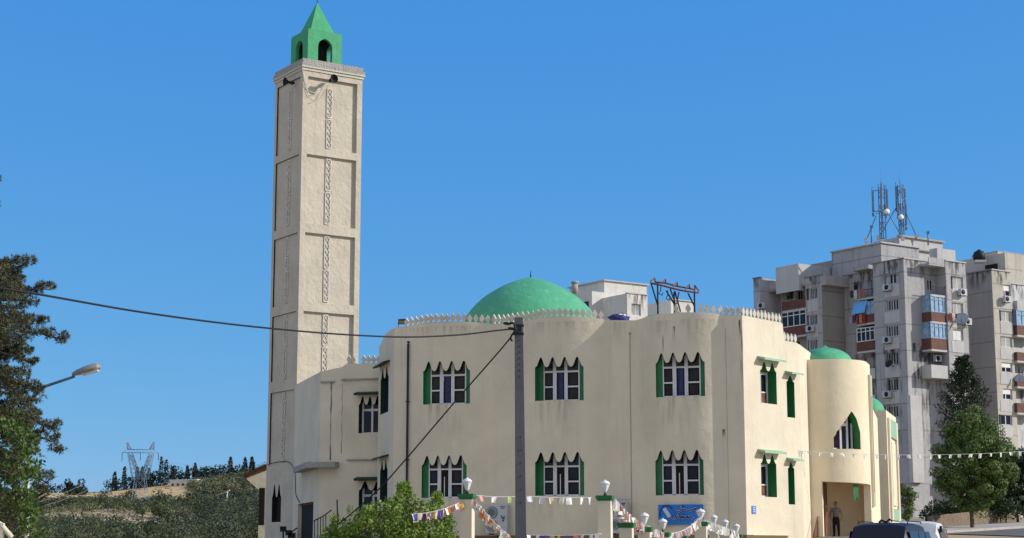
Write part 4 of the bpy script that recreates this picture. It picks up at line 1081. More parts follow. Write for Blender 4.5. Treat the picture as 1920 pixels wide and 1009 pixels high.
# left wing: comes forward (shaded side wall 1588..1545) then runs on to the left
L2 = L1b + VD * l2
w1 = -isect(1545, L2, UD, 700)
L3 = L2 - UD * w1; ZW = zz(L3, 516)
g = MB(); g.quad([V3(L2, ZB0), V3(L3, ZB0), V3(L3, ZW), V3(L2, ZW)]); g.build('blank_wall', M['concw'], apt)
g = MB(); c = (L2 + L3) / 2 + UN * .35; g.box((c.x, c.y, ZW - .6), (w1, .7, 1.1), (V3(UD), V3(UN), UP)); g.build('water_channel', M['cornice'], apt)
w2 = isect(1513, L3, VD, 650)
wv = [(540, 561, 'v'), (590, 610, 'v'), (637, 656, 'v'), (686, 706, 'v')]
apt_wall(apt, L3, VD, VN, w2, ZW, ZB0, [(1516, 1533, a, b, k) for a, b, k in wv], 'conc')
for a, b, k in wv: panel(apt, L3, VD, VN, 1515, 1534, b + 2, b + 23)
L4 = L3 + VD * w2; L4b = L4 + UD * 1.8; w3 = isect(1466, L4b, VD, 650)
apt_wall(apt, L4b, VD, VN, w3, ZW - .9, ZB0, [(1473, 1486, 543, 562, 'n'), (1494, 1505, 546, 565, 'n'), (1480, 1500, 640, 660, 'n')], 'concp')
for (ys, yt, gl, mt) in [(582, 563, None, 'brown'), (632, 612, (583, 'whitef'), 'brown'), (680, 660, None, 'brown')]:
    balcony(apt, L4b, VD, VN, 1466, 1512, ys, yt, 1.7, mt, gl)
g = MB(); g.quad([V3(L4, ZB0), V3(L4b, ZB0), V3(L4b, ZW), V3(L4, ZW)]); g.build('return_wall', M['conc'], apt)
c = L4b + VD * (w3 / 2) + VN * .85; g = MB(); g.box((c.x, c.y, ZW - .75), (w3, 1.9, .25), (V3(VD), V3(VN), UP)); c = c + VN * .9; g.box((c.x, c.y, ZW - .25), (w3, .1, 1.0), (V3(VD), V3(VN), UP)); g.build('roof_overhang', M['conc'], apt)
L5 = L4b + VD * w3; L5f = L5 - UD * 3.2; w4 = isect(1414, L5f, VD, 600); ZE = zz(L5f, 521)
apt_wall(apt, L5f, VD, VN, w4, ZE, ZB0, [(1427, 1448, 550, 569, 'o'), (1427, 1448, 600, 619, 'v')], 'conc')
g = MB(); g.quad([V3(L5, ZB0), V3(L5f, ZB0), V3(L5f, ZE), V3(L5, ZE)]); L6 = L5f + VD * w4
g.quad([V3(L6, ZB0), V3(L6 + UD * 16, ZB0), V3(L6 + UD * 16, ZE), V3(L6, ZE)]); g.build('return_wall', M['conc'], apt)
# roof decks and rear
g = MB(); rpts = [C0, Q1, Q2, Q4, Q4 + VD * 16, L6 + UD * 16, L6, L5f, L5, L4b, L4, L3, L2, L1b, L1]
g.quad([V3(p, min(ZA, ZE, ZW) - 1.0) for p in rpts]); g.build('roof', M['conc'], apt)
g = MB(); p, q = Q4 + VD * 16, L6 + UD * 16; g.quad([V3(p, ZB0), V3(q, ZB0), V3(q, ZE), V3(p, ZE)]); g.build('rear_wall', M['conc'], apt)
# set-back core
K0 = G(1652, 186, 470); KZ = zz(K0, 456)
kl = isect(1560, K0, VD, 500); kr = isect(1724, K0, UD, 500)
solid(apt, [K0, K0 + VD * kl, K0 + VD * kl + UD * kr, K0 + UD * kr], ZA - 3, KZ, 'conc', 'roof_block')
g = MB(); c = K0 + UD * kr / 2; g.box((c.x, c.y, KZ + .08), (kr + .2, .4, .16), (V3(UD), V3(UN), UP)); c = K0 + VD * kl / 2; g.box((c.x, c.y, KZ + .081), (kl + .2, .4, .16), (V3(VD), V3(VN), UP)); g.build('coping', M['concp'], apt)
P0 = G(1686, 190, 445); PZ = zz(P0, 444); pl_, pr_ = isect(1668, P0, VD, 450), isect(1767, P0, UD, 450)
solid(apt, [P0, P0 + VD * 4, P0 + VD * 4 + UD * pr_, P0 + UD * pr_], KZ - 1, PZ, 'concp', 'roof_block')
g = MB(); c = P0 + UD * pr_ / 2; g.box((c.x, c.y, PZ + .1), (pr_ + .3, .5, .2), (V3(UD), V3(UN), UP)); c.z if False else None; g.box((c.x, c.y, PZ - 1.25), (pr_ + .3, .6, .15), (V3(UD), V3(UN), UP)); g.build('coping', M['cornice'], apt)
P1 = G(1757, 184.5, 470); PZ1 = zz(P1, 465); p1r = isect(1791, P1, UD, 470); p1l = isect(1743, P1, VD, 480)
solid(apt, [P1, P1 + VD * p1l, P1 + VD * p1l + UD * p1r, P1 + UD * p1r], ZA - 2, PZ1, 'concp', 'roof_block')
P2 = G(1497, 190, 500); PZ2 = zz(P2, 494); p2l = isect(1454, P2, VD, 500)
solid(apt, [P2, P2 + VD * p2l, P2 + VD * p2l + UD * 6, P2 + UD * 6], ZE - 2, PZ2, 'concp', 'roof_block')
P3 = G(1562, 193, 490); PZ3 = zz(P3, 488); p3l = isect(1505, P3, VD, 490)
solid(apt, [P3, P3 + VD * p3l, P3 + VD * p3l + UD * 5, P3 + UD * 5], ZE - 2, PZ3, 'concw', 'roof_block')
# lit patch frames: pale lower pilaster on the right face
panel(apt, C0, UD, UN, 1703, 1724, 742, 905, 'concp', .5, 'pilaster')
# ---- second tower
C1 = G(1868, 188, 700)
ap2 = thing('apartment_tower', (C1.x, C1.y + 10, 5), 'apartment tower at the right edge with a tan blank side wall and rooftop tank', 'apartment block')
Z1 = zz(C1, 506)
a1 = isect(1821, C1, VD, 700)
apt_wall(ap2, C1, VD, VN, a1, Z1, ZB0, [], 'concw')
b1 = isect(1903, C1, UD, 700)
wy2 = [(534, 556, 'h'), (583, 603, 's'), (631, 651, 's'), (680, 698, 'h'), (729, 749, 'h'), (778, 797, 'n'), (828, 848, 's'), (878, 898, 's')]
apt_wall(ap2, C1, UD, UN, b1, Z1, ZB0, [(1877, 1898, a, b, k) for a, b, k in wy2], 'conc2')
for a, b, k in wy2: panel(ap2, C1, UD, UN, 1876, 1899, b + 2, b + 23)
D1 = C1 + UD * b1; b2_ = isect(1990, D1, UD, 700)
apt_wall(ap2, D1 - UN * .9, UD, UN, b2_, Z1 - 1.1, ZB0, [], 'concp')
for k, (ys, yt) in enumerate([(582, 566), (632, 612), (680, 662), (728, 708), (777, 757)]):
    balcony(ap2, D1 - UN * .9, UD, UN, 1908, 1950, ys, yt, 1.3, 'brown' if k != 0 else 'concp', ((583, 'bluef') if k == 1 else None))
e2_ = D1 + UD * b2_
g = MB(); rp2 = [C1, D1, D1 - UN * .9, e2_ - UN * .9, e2_ + VD * 18, C1 + VD * 18]
g.quad([V3(p, Z1 - 1) for p in rp2]); 
for p, q in ((e2_ - UN * .9, e2_ + VD * 18), (e2_ + VD * 18, C1 + VD * 18), (C1 + VD * 18, C1 + VD * a1), (D1, D1 - UN * .9)): g.quad([V3(p, ZB0), V3(q, ZB0), V3(q, Z1 - .9), V3(p, Z1 - .9)])
g.build('roof', M['conc2'], ap2)
K1 = G(1884, 195, 480); KZ1 = zz(K1, 474); k1l = isect(1790, K1, VD, 490)
solid(ap2, [K1, K1 + VD * k1l, K1 + VD * k1l + UD * 3, K1 + UD * 3], Z1 - 3, KZ1, 'conc2', 'roof_block')
K2 = K1 + UD * 3 + VD * 3.5; solid(ap2, [K2, K2 + VD * 4, K2 + VD * 4 + UD * 12, K2 + UD * 12], Z1 - 3, zz(K2, 470), 'conc2', 'roof_block')
panel(ap2, K1, VD, VN, 1848, 1871, 496, 512, 'dark', .1, 'opening')
TK = at(1836, 481, 196)
tk = thing('water_tank', (TK.x, TK.y, TK.z - .2), 'round black water tank on the roof edge of the right-hand tower', 'water tank')
g = MB(); g.lathe([(.5, -.3), (.68, -.2), (.7, .4), (.55, .75), (.2, .9), (.2, 1.0), (.02, 1.02)], TK - UP * .2, 20); g.build('tank', M['black'], tk)
g = MB(); g.box(TK - UP * .62, (1.3, 1.3, .25)); g.build('base', M['concp'], tk)
# ---- pale block behind the mosque
B0 = G(1133, 216, 540)
bb = thing('apartment_block', (B0.x, B0.y + 6, 5), 'pale apartment block top rising above the mosque roof beside the big dome', 'apartment block')
BZ = zz(B0, 527); bl, br = isect(1068, B0, VD, 540), isect(1213, B0, UD, 540)
solid(bb, [B0, B0 + VD * bl, B0 + VD * bl + UD * br, B0 + UD * br], 3, BZ, 'backc', 'roof_block')
g = MB(); c = B0 + UD * br / 2; g.box((c.x, c.y, BZ + .1), (br + .4, .5, .16), (V3(UD), V3(UN), UP)); c = B0 + VD * bl / 2; g.box((c.x, c.y, BZ + .101), (bl + .4, .5, .16), (V3(VD), V3(VN), UP)); g.build('coping', M['concp'], bb)
B1 = G(1110, 211, 560); BZ1 = zz(B1, 546); b1l, b1r = isect(1060, B1, VD, 560), isect(1178, B1, UD, 560)
solid(bb, [B1, B1 + VD * b1l, B1 + VD * b1l + UD * b1r, B1 + UD * b1r], 3, BZ1, 'backc', 'wall')
B2 = G(1176, 207.5, 570); BZ2 = zz(B2, 550); b2r = isect(1214, B2, UD, 570)
apt_wall(bb, B2, UD, UN, b2r, BZ2, 3, [(1184, 1202, 570, 592, 's')], 'backc')
g = MB(); E_ = B2 + UD * b2r
for p, q in ((B2, B2 + VD * 12), (E_, E_ + VD * 12)): g.quad([V3(p, 3), V3(q, 3), V3(q, BZ2), V3(p, BZ2)])
g.quad([V3(p, BZ2 - .02) for p in (B2, E_, E_ + VD * 12, B2 + VD * 12)]); g.build('wall', M['backc'], bb)
panel(bb, B1, UD, UN, 1148, 1156, 573, 580, 'glass', .06, 'vent_window'); panel(bb, B1, VD, VN, 1090, 1104, 566, 585, 'glass', .05, 'window')
ch_ = at(1078, 533, 214); g = MB(); g.tube([ch_ - UP * 1.2, ch_ + UP * .15], .38, 12); g.tube([ch_ + UP * .1, ch_ + UP * .35], .48, 12); g.build('chimney', M['cornice'], bb)
B3 = G(1258, 228, 570)
bb2 = thing('apartment_block', (B3.x, B3.y + 5, 5), 'low pale block roof seen between the white building and the rusty roof frame', 'apartment block')
BZ3 = zz(B3, 562); b3l, b3r = isect(1196, B3, VD, 575), isect(1300, B3, UD, 575)
solid(bb2, [B3, B3 + VD * b3l, B3 + VD * b3l + UD * b3r, B3 + UD * b3r], 3, BZ3, 'backc', 'wall')
g = MB(); c = B3 + UD * b3r / 2; g.box((c.x, c.y, BZ3 + .05), (b3r + .2, .4, .14), (V3(UD), V3(UN), UP)); g.build('coping', M['concp'], bb2)
# ---- things hanging on the towers
def ac_small(o_, d_, n_, px, py, label, e=.45):
    t_ = isect(px, o_, d_, py); w = o_ + d_ * t_; z = z_at(w.x, w.y, py); X, N = V3(d_), V3(n_)
    t = thing('air_conditioner', (w.x, w.y, z - .35), label, 'air conditioner')
    g = MB(); c = w + n_ * (e); g.box((c.x, c.y, z), (.95, .4, .7), (X, N, UP)); g.build('casing', M['acw'], t)
    g = MB(); g.lathe([(.001, 0), (.27, 0), (.27, .03), (.001, .035)], V3(c + n_ * .2 + d_ * (-.15), z), 18, axis=(X, UP, N)); g.build('fan', M['black'], t)
    g = MB(); 
    for s in (-.35, .35): q = w + n_ * (e / 2) + d_ * s; g.box((q.x, q.y, z - .39), (.05, e + .35, .05), (X, N, UP))
    g.build('bracket', M['darksteel'], t)
ac_small(C0, VD, VN, 1668, 540, 'air conditioner under the top window of the shaded corner of the main tower')
ac_small(C0, VD, VN, 1668, 638, 'air conditioner on the shaded corner of the main tower, third floor from the top')
ac_small(C0, VD, VN, 1668, 740, 'air conditioner on the shaded corner of the main tower, level with the small mosque dome')
ac_small(L5f, VD, VN, 1432, 574, 'air conditioner under the top window of the far left wing of the main tower')
def dish(o_, d_, n_, px, py, r, label, e=.8, aim=(-.3, -.8, .45), mat='metal'):
    t_ = isect(px, o_, d_, py); w = o_ + d_ * t_; z = z_at(w.x, w.y, py); c = V3(w + n_ * e, z)
    t = thing('satellite_dish', (w.x, w.y, z), label, 'satellite dish')
    A = Vector(aim).normalized(); X_ = A.cross(UP).normalized(); Y_ = A.cross(X_)
    g = MB(); g.lathe([(.02, -.02), (r * .5, .03), (r * .85, .12), (r, .18), (r * .83, .14), (r * .45, .06), (.02, .02)], c, 20, axis=(X_, Y_, A)); g.build('reflector', M[mat], t)
    g = MB(); g.tube([V3(w, z - .2), c - A * .05], .035, 6); g.tube([c + Y_ * r * .8, c + A * r * .9], .02, 5); g.build('arm', M['darksteel'], t)
dish(Q2, UD, UN, 1795, 600, .75, 'large grey satellite dish beside the sunlit window column of the main tower', .6)
dish(C0, VD, VN, 1676, 684, .45, 'black satellite dish below a barred window on the shaded corner of the main tower', .6, (-.8, -.5, .4), 'black')
def laundry(o_, d_, n_, px0, px1, py, out, label, cols, drop=1.0):
    a, b = isect(px0, o_, d_, py), isect(px1, o_, d_, py); 
    if a > b: a, b = b, a
    p = o_ + d_ * a + n_ * out; z = z_at(p.x, p.y, py)
    t = thing('laundry', (p.x, p.y, z), label, 'laundry')
    q = o_ + d_ * b + n_ * out; g = MB(); g.tube([V3(p, z), V3(q, z)], .012, 5); g.build('line', M['darksteel'], t)
    k = len(cols)
    for i, c in enumerate(cols):
        g = MB(); w = (b - a) / k * .86; s = a + (b - a) * (i + .5) / k; hh = drop * random.uniform(.7, 1.1); m_ = 7
        for j in range(m_):
            u0, u1 = s - w / 2 + w * j / m_, s - w / 2 + w * (j + 1) / m_
            f0, f1 = .05 * sin(j * 2.1 + i), .05 * sin((j + 1) * 2.1 + i)
            A0, A1 = o_ + d_ * u0 + n_ * (out + .02), o_ + d_ * u1 + n_ * (out + .02); Bq0, Bq1 = o_ + d_ * u0 + n_ * (out + .04 + f0), o_ + d_ * u1 + n_ * (out + .04 + f1)
            for e in (0, .015):
                g.quad([V3(A0 + n_ * e, z), V3(A1 + n_ * e, z), V3(Bq1 + n_ * e, z - hh), V3(Bq0 + n_ * e, z - hh)], 0, True)
        g.build('cloth', simple('cloth', c, .9, var=.3, scale=4), t)
laundry(L1b, VD, VN, 1611, 1640, 541, 1.45, 'dark and pink laundry on the top left-hand balcony of the main tower', [(.35, .12, .12), (.3, .18, .14), (.5, .5, .5), (.05, .04, .05)], .95)
laundry(L1b, VD, VN, 1609, 1641, 588, 1.45, 'red and patterned laundry on the balcony below a blue awning', [(.30, .03, .04), (.45, .25, .15), (.30, .04, .05), (.05, .06, .2), (.35, .3, .3)], 1.0)
laundry(C0, UD, UN, 1757, 1780, 587, 1.62, 'red and black laundry on a sunlit balcony of the main tower', [(.35, .06, .04), (.03, .02, .02), (.6, .55, .5), (.25, .04, .03)][::-1], 1.1)
g = MB(); a, b = isect(1641, L1b, VD, 575), isect(1617, L1b, VD, 575); p, q = L1b + VD * a + VN * 1.2, L1b + VD * b + VN * 1.2
zt_, zb_ = z_at(p.x, p.y, 563), z_at(p.x, p.y, 586); A0, A1, B0_, B1_ = V3(p, zt_), V3(q, zt_), V3(p + VN * .5, zb_), V3(q + VN * .5, zb_)
g.quad([A0, A1, B1_, B0_]); g.quad([x - UP * .04 for x in (B0_, B1_, A1, A0)])
tag(g.build('balcony_awning', simple('sky_blue_cloth', (.15, .42, .85), .7)), 'bright blue awning hanging over a shaded balcony of the main tower', 'awning')
# ---- antenna masts
def lattice_mast(base, h, w, label, arms, feet, py):
    t = thing('antenna_mast', base, label, 'antenna mast', 'antenna masts on the tower roof'); B = Vector(base)
    g = MB()
    for k in range(3):
        a = 2 * pi * k / 3 + .4; o_ = Vector((cos(a), sin(a), 0)) * w; g.tube([B + o_, B + o_ + UP * h], .055, 6)
    for i in range(int(h / .9)):
        for k in range(3):
            a, c = 2 * pi * k / 3 + .4, 2 * pi * (k + 1) / 3 + .4
            g.tube([B + Vector((cos(a), sin(a), 0)) * w + UP * (.9 * i), B + Vector((cos(c), sin(c), 0)) * w + UP * (.9 * i + .9 * (i % 2))], .035, 5)
    g.build('lattice', M['bluemetal'], t)
    for (dx, dy, dz) in feet:
        g = MB(); g.tube([B + UP * (h * .62) + Vector((dx, dy, 0)) * .08, B + Vector((dx, dy, dz))], .055, 6); g.build('stay', M['bluemetal'], t)
        g = MB(); g.box(B + Vector((dx, dy, dz)), (.35, .35, .5)); g.build('footing', M['concp'], t)
    for (dx, dy, z0, z1, kind) in arms:
        c = B + Vector((dx, dy, 0)); g = MB(); zm = (z0 + z1) / 2
        g.tube([c + UP * (z0 - .4), c + UP * (z1 + .5)], .05, 6)
        for z in (z0, z1): g.tube([c + UP * z, B + UP * z], .045, 6)
        g.build('antenna_support', M['bluemetal'], t)
        g = MB()
        if kind == 'p':
            g.box(c + Vector((0, -.15, zm)), (.22, .14, z1 - z0)); g.box(c + Vector((0, -.05, z0 - .4)), (.22, .2, .35)); g.build('panel_antenna', M['bluemetal'], t)
        else:
            g.lathe([(.02, -.12), (.28, -.04), (.32, .06), (.02, .08)], c + Vector((0, -.2, zm)), 16, axis=(Vector((1, 0, 0)), UP, Vector((.5, -.85, 0)).normalized())); g.build('dish_antenna', M['paper'], t)
    g = MB(); g.tube([B + UP * (h - .5), B + UP * (h + 1.6)], [.05, .015], 6); g.build('rod', M['bluemetal'], t)
for (o_, d_, n_, px, py, lb) in [(Q2, UD, UN, 1799, 549, 'air conditioner under the top shutter of the sunlit window column, main tower'), (Q2, UD, UN, 1808, 604, 'air conditioner beside the grey dish on the sunlit window column'), (C0, UD, UN, 1752, 673, 'air conditioner tucked under the lowest brown balcony of the sunlit side'), (C1, UD, UN, 1882, 562, 'air conditioner under the top window of the right-hand tower'), (L3, VD, VN, 1524, 617, 'air conditioner on the second panel of the left window column, main tower')]:
    ac_small(o_, d_, n_, px, py, lb)
for (o_, d_, n_, px, py, r_, lb) in [(C1, UD, UN, 1902, 712, .55, 'grey satellite dish on the right-hand tower beside the second lowest brown balcony'), (L3, VD, VN, 1537, 668, .4, 'small satellite dish at the corner of the left window column')]:
    dish(o_, d_, n_, px, py, r_, lb, .7)
m1 = at(1656, 447, 188); m1z = at(1656, 345, 188).z - m1.z
lattice_mast(m1, m1z, .38, 'left antenna mast with long panels, slanting stays and a white dish', [(-1.0, .2, m1z * .50, m1z * .88, 'p'), (-.2, -.45, m1z * .45, m1z * .92, 'p'), (.55, .1, m1z * .52, m1z * .9, 'p'), (.35, -.4, m1z * .42, m1z * .52, 'd')], [(-2.0, -.5, -.3), (2.3, .5, .1), (.2, 1.8, 0)], 447)
m2 = at(1691, 441, 192); m2z = at(1691, 345, 192).z - m2.z
lattice_mast(m2, m2z, .30, 'right antenna mast with panels beside it, nearest the white roof block', [(-.5, 0, m2z * .55, m2z * .95, 'p'), (.45, 0, m2z * .73, m2z * .9, 'p'), (-.2, -.4, m2z * .3, m2z * .36, 'd'), (.55, .2, m2z * .2, m2z * .62, 'p'), (-.45, -.3, m2z * .40, m2z * .55, 'p')], [(1.6, -.3, -.2), (-2.6, .3, -.2), (.3, 1.9, 0)], 441)
for px, py0, py1, Y, lb in ((1634, 452, 425, 187, 'thin bent pipe vent on the tower roof left of the antenna masts'), (1740, 452, 436, 191, 'short thin vent pipe on the tower roof right of the antenna masts')):
    g = MB(); a = at(px, py0, Y); b = at(px, py1, Y); g.tube([a - UP * .5, b], .08, 8); g.box(b, (.3, .3, .25)); tag(g.build('vent_pipe', M['bluemetal']), lb, 'vent pipe')

# ================================================================== rusty frame on the mosque roof
ry = 87.5
def R(px, py, Y=ry): return at(px, py, Y)
rf = thing('roof_frame', (R(1262, 600).x, ry, 11.9), 'rusty steel frame of an unfinished canopy standing on the mosque roof', 'steel frame')
g = MB()
feet_ = [(1233, 530, 596), (1264, 548, 596), (1302, 545, 596)]
for px, y0, y1 in feet_: g.tube([R(px, y0), R(px + 1, y1 + 25)], .05, 6)
g.tube([R(1221, 532), R(1233, 572)], .04, 6); g.tube([R(1249, 545), R(1267, 575)], .04, 6); g.tube([R(1276, 585), R(1265, 545)], .04, 6); g.tube([R(1290, 550), R(1302, 574)], .04, 6)
g.tube([R(1262, 605, 85.9), R(1273, 548, 86.5)], .04, 6); g.tube([R(1278, 605, 86), R(1257, 542, 87)], .04, 6)
g.build('post', M['darksteel'], rf)
g = MB()
top = [R(1220, 531, 87.2), R(1240, 535, 87.2), R(1262, 541, 87.2), R(1285, 546, 87.2), R(1310, 549, 87.2)]; bk_ = [R(1228, 529, 89.5), R(1248, 531, 89.5), R(1270, 537, 89.5), R(1293, 541, 89.5), R(1303, 543, 89.5)]
g.tube(top, .05, 6); g.tube([p + UP * .0 for p in bk_], .045, 6)
g.build('beam', M['rust'], rf)
for k, (a, b) in enumerate(zip(top, bk_)):
    g = MB(); g.tube([a, a + UP * .12, b + UP * .22, b], .04, 6); g.build('rafter', M['rust'], rf)
g = MB(); 
for px, py in ((1239, 536), (1252, 545)):
    c = R(px, py, 87.1); g.tube([c, c - UP * .25, c + Vector((-.1, 0, -.4)), c + Vector((.05, 0, -.5)), c + Vector((.12, 0, -.35))], .03, 5)
g.build('hook', M['darksteel'], rf)
tp = at(1160, 597, 84.6); tt_ = thing('tarpaulin', tp, 'crumpled navy blue tarpaulin piled on the roof parapet between two mosque bays', 'tarpaulin')
def lump(c, sx, sy, sz_, mat, name, parent, seed, sub=3, amp=.25):
    bm = bmesh.new(); bmesh.ops.create_icosphere(bm, subdivisions=sub, radius=1)
    for v in bm.verts:
        f = 1 + amp * noise.noise(v.co * 2.2 + Vector((seed, seed, 0))) + amp * .5 * noise.noise(v.co * 6 + Vector((seed, 0, 0)))
        v.co = Vector((v.co.x * sx * f, v.co.y * sy * f, max(v.co.z, -.5) * sz_ * f))
    me = bpy.data.meshes.new(name); bm.to_mesh(me); bm.free(); me.materials.append(mat)
    for p in me.polygons: p.use_smooth = True
    o = bpy.data.objects.new(name, me); COL.objects.link(o); o.parent = parent; o.location = Vector(c) - (wloc(parent) if parent else Vector((0, 0, 0))); return o
lump(tp, .5, .35, .22, simple('navy_sheet', (.05, .06, .22), .7, var=.3), 'sheet', tt_, 3, 3, .5); lump(tp + Vector((.1, -.1, .12)), .25, .2, .1, M['paper'], 'sheet', tt_, 8, 3, .5)

# ================================================================== utility pole and cables
PY_ = 45.0; pt_, pb_ = at(972.5, 596, PY_), at(978, 1009, PY_)
pole = thing('utility_pole', (pb_.x, PY_, 0), 'tall blue-grey tapering utility pole standing in front of the mosque facade', 'pole')
g = MB(); H = pt_.z + .35
for k, (x0, z0, w0, x1, z1, w1) in enumerate([(pb_.x, -.3, .155, pt_.x, pt_.z, .11)]):
    B4 = [(x0 - w0, PY_ - w0 * .8), (x0 + w0, PY_ - w0 * .8), (x0 + w0, PY_ + w0 * .8), (x0 - w0, PY_ + w0 * .8)]; T4 = [(x1 - w1, PY_ - w1 * .8), (x1 + w1, PY_ - w1 * .8), (x1 + w1, PY_ + w1 * .8), (x1 - w1, PY_ + w1 * .8)]
    for i in range(4): j = (i + 1) % 4; g.quad([(*B4[i], z0), (*B4[j], z0), (*T4[j], z1), (*T4[i], z1)])
    g.quad([(*p, z1) for p in T4])
g.build('shaft', M['polec'], pole)
for k in range(14):
    g = MB()
    z = pt_.z - .45 - k * (.16 if k < 8 else .34); f = (z) / pt_.z; x = pb_.x + (pt_.x - pb_.x) * f; g.tube([(x + .01, PY_ - .152 + .03 * f, z), (x + .01, PY_ - .09, z)], .014, 6); g.build('bolt_hole', M['black'], pole)
g = MB(); cz = at(962, 618, PY_).z; g.box((pt_.x, PY_, cz + .1), (.27, .22, .05)); g.box((pt_.x, PY_, cz - .12), (.27, .22, .05)); g.tube([(pt_.x - .05, PY_ - .16, cz), (pt_.x - .28, PY_ - .16, cz + .02)], .03, 6); g.box((pt_.x + .03, PY_ - .13, cz), (.07, .07, .12)); g.build('clamp', M['black'], pole)
ca = Vector((pt_.x - .2, PY_ - .1, cz))
def sag_line(a, b, sag, n=14): return [a.lerp(b, k / n) - UP * (sag * 4 * (k / n) * (1 - k / n)) for k in range(n + 1)]
c1 = [at(-420, 466, 26), at(0, 540, 30.5), at(90, 555, 32), at(250, 583, 34.5), at(400, 604, 37), at(520, 617, 39), at(640, 627, 41), at(760, 632, 42.7), at(860, 628, 44), at(930, 620, 44.7), ca]
cable('power_cable', c1, .021, 'thick twisted overhead cable sagging across the sky from the left edge to the pole', 'black', 'overhead cable', 8, 8)
c2 = [ca, at(955, 636, 45), at(850, 757, 47), at(755, 868, 49), at(700, 927, 50.5), at(600, 1012, 53), at(560, 1045, 54)]
cable('service_cable', c2, .02, 'black service cable slanting down from the pole past the mosque windows to the lower left', 'black', 'overhead cable', 8, 6)
cable('cable_loop', [ca + UP * .15, at(945, 606, 45), at(952, 608, 44.9), at(962, 606, 44.85), at(966, 618, 44.8), at(958, 632, 44.85), at(960, 640, 44.85)], .028, 'short looped cable end hanging beside the top of the pole', 'black', 'cable')

# ================================================================== street lamp at the left
lh_ = 36.0
sl_ = thing('street_lamp', (at(50, 1009, lh_).x, lh_, 0), 'street lamp on a curved grey arm reaching out of the pine at the left', 'street lamp')
g = MB(); b0 = at(50, 1009, lh_); 
g.tube([Vector((b0.x, lh_, -.2)), at(50.5, 960, lh_), at(49.5, 780, lh_)], [.07, .06, .045], 10); g.build('pole', simple('pale_pole_paint', (.55, .56, .56), .5), sl_)
g = MB(); g.tube([at(49.5, 782, lh_), at(53, 765, lh_), at(57, 755, lh_), at(64, 741, lh_), at(74, 731, lh_), at(86, 724, lh_), at(110, 716, lh_), at(140, 706, lh_)], [.045, .042, .04, .038, .036, .034, .032, .03], 8); g.build('arm', M['bluemetal'], sl_)
A_, B_ = at(136, 705, lh_), at(189, 690, lh_); ax_ = (B_ - A_).normalized(); ay_ = Vector((0, 1, 0)); az_ = ax_.cross(ay_) * -1
if az_.z < 0: az_ = -az_
g = MB(); Ls = (B_ - A_).length; prof = [(0, .045, .04), (.06, .07, .06), (.2, .11, .085), (.5, .15, .11), (.75, .16, .12), (.92, .13, .10), (1, .05, .05)]
rings = []
for t, hw, hh in prof:
    c = A_ + ax_ * (Ls * t); rings.append([c + ay_ * (hw * cos(a)) + az_ * (hh * (sin(a) if sin(a) > 0 else sin(a) * .45) + .02) for a in [2 * pi * k / 16 for k in range(16)]])
for r0, r1 in zip(rings, rings[1:]):
    for k in range(16): g.quad([r0[k], r0[(k + 1) % 16], r1[(k + 1) % 16], r1[k]], 0, True)
g.quad(rings[0]); g.quad(rings[-1]); hd = g.build('lamp_head', simple('lamp_head_grey', (.30, .29, .27), .5), sl_, merge=True)
g = MB(); c = A_ + ax_ * (Ls * .62) - az_ * .03; g.box(c, (Ls * .55, .17, .05), (ax_, ay_, az_)); g.build('lens', M['lampw'], sl_)

# ================================================================== fence pillars with lanterns
pil = None
def lantern_pillar(px0, px1, pyt, Y, label, lamp=True, first=None, rz=.05):
    c0, c1_ = at(px0, pyt, Y), at(px1, pyt, Y); w = (c1_.x - c0.x); cx = (c0.x + c1_.x) / 2; zt = c0.z; zg = terr(cx, Y) - .1
    t = thing('fence_pillar', (cx, Y, zg), label, 'pillar', 'green-capped pillars in front of the mosque'); t.rotation_euler = (0, 0, -.22)
    g = MB(); g.box((0, 0, (zt - zg - .14) / 2), (w * .78, w * .78, zt - zg - .14)); g.box((0, 0, .25), (w * .9, w * .9, .5)); g.build('shaft', M['cream'], t, local=True)
    g = MB(); h = zt - zg
    g.box((0, 0, h - .115), (w * .88, w * .88, .05)); g.box((0, 0, h - .04), (w, w, .10))
    g.build('cap', M['greenp'], t, local=True)
    if lamp:
        g = MB(); g.lathe([(.06, h + .02), (.03, h + .06), (.03, h + .10)], (0, 0, 0), 10); g.build('lamp_base', M['darksteel'], t, local=True)
        g = MB(); sc = w / .42 * .8
        g.lathe([(.035 * sc, h + .10), (.07 * sc, h + .14), (.145 * sc, h + .31), (.15 * sc, h + .34)], (0, 0, 0), 6, smooth=False); g.build('lantern', M['lampw'], t, local=True)
        g = MB(); g.lathe([(.165 * sc, h + .34), (.16 * sc, h + .37), (.11 * sc, h + .42), (.03 * sc, h + .445), (.02, h + .47)], (0, 0, 0), 12); g.build('lantern_lid', M['paper'], t, local=True)
    return Vector((cx, Y, zt))
pils = []
def wY(px0, px1, w): return w * F / (px1 - px0)
spec = [(861, 891, 927, 48, 'leftmost green-capped pillar with a white lantern, beside the leafy bush', 1), (1119, 1150, 930, 50, 'tall green-capped pillar with a white lantern right of the utility pole', 1),
        (1159, 1190, 981, 52, 'green-capped pillar without a lantern, just right of and lower than the tall one', 0), (1194, 1223, 989, 54, 'green-capped pillar with a lantern, second step down from the tall one', 1),
        (1229, 1257, 999, 56, 'green-capped pillar at the low point of the bunting, buried in paper flags', 1), (1262, 1289, 1006, 58, 'lowest green-capped pillar, its cap just above the bottom edge of the view', 0),
        (1300, 1328, 979, 60, 'green-capped pillar directly under the blue banner corner, lantern in front of the writing', 1), (1328, 1350, 988, 66, 'green-capped pillar next right of the banner, wrapped in white paper', 1),
        (1349, 1371, 996, 69, 'second green-capped pillar from the mosque corner', 1), (1370, 1392, 1003, 72, 'green-capped pillar nearest the mosque corner', 1)]
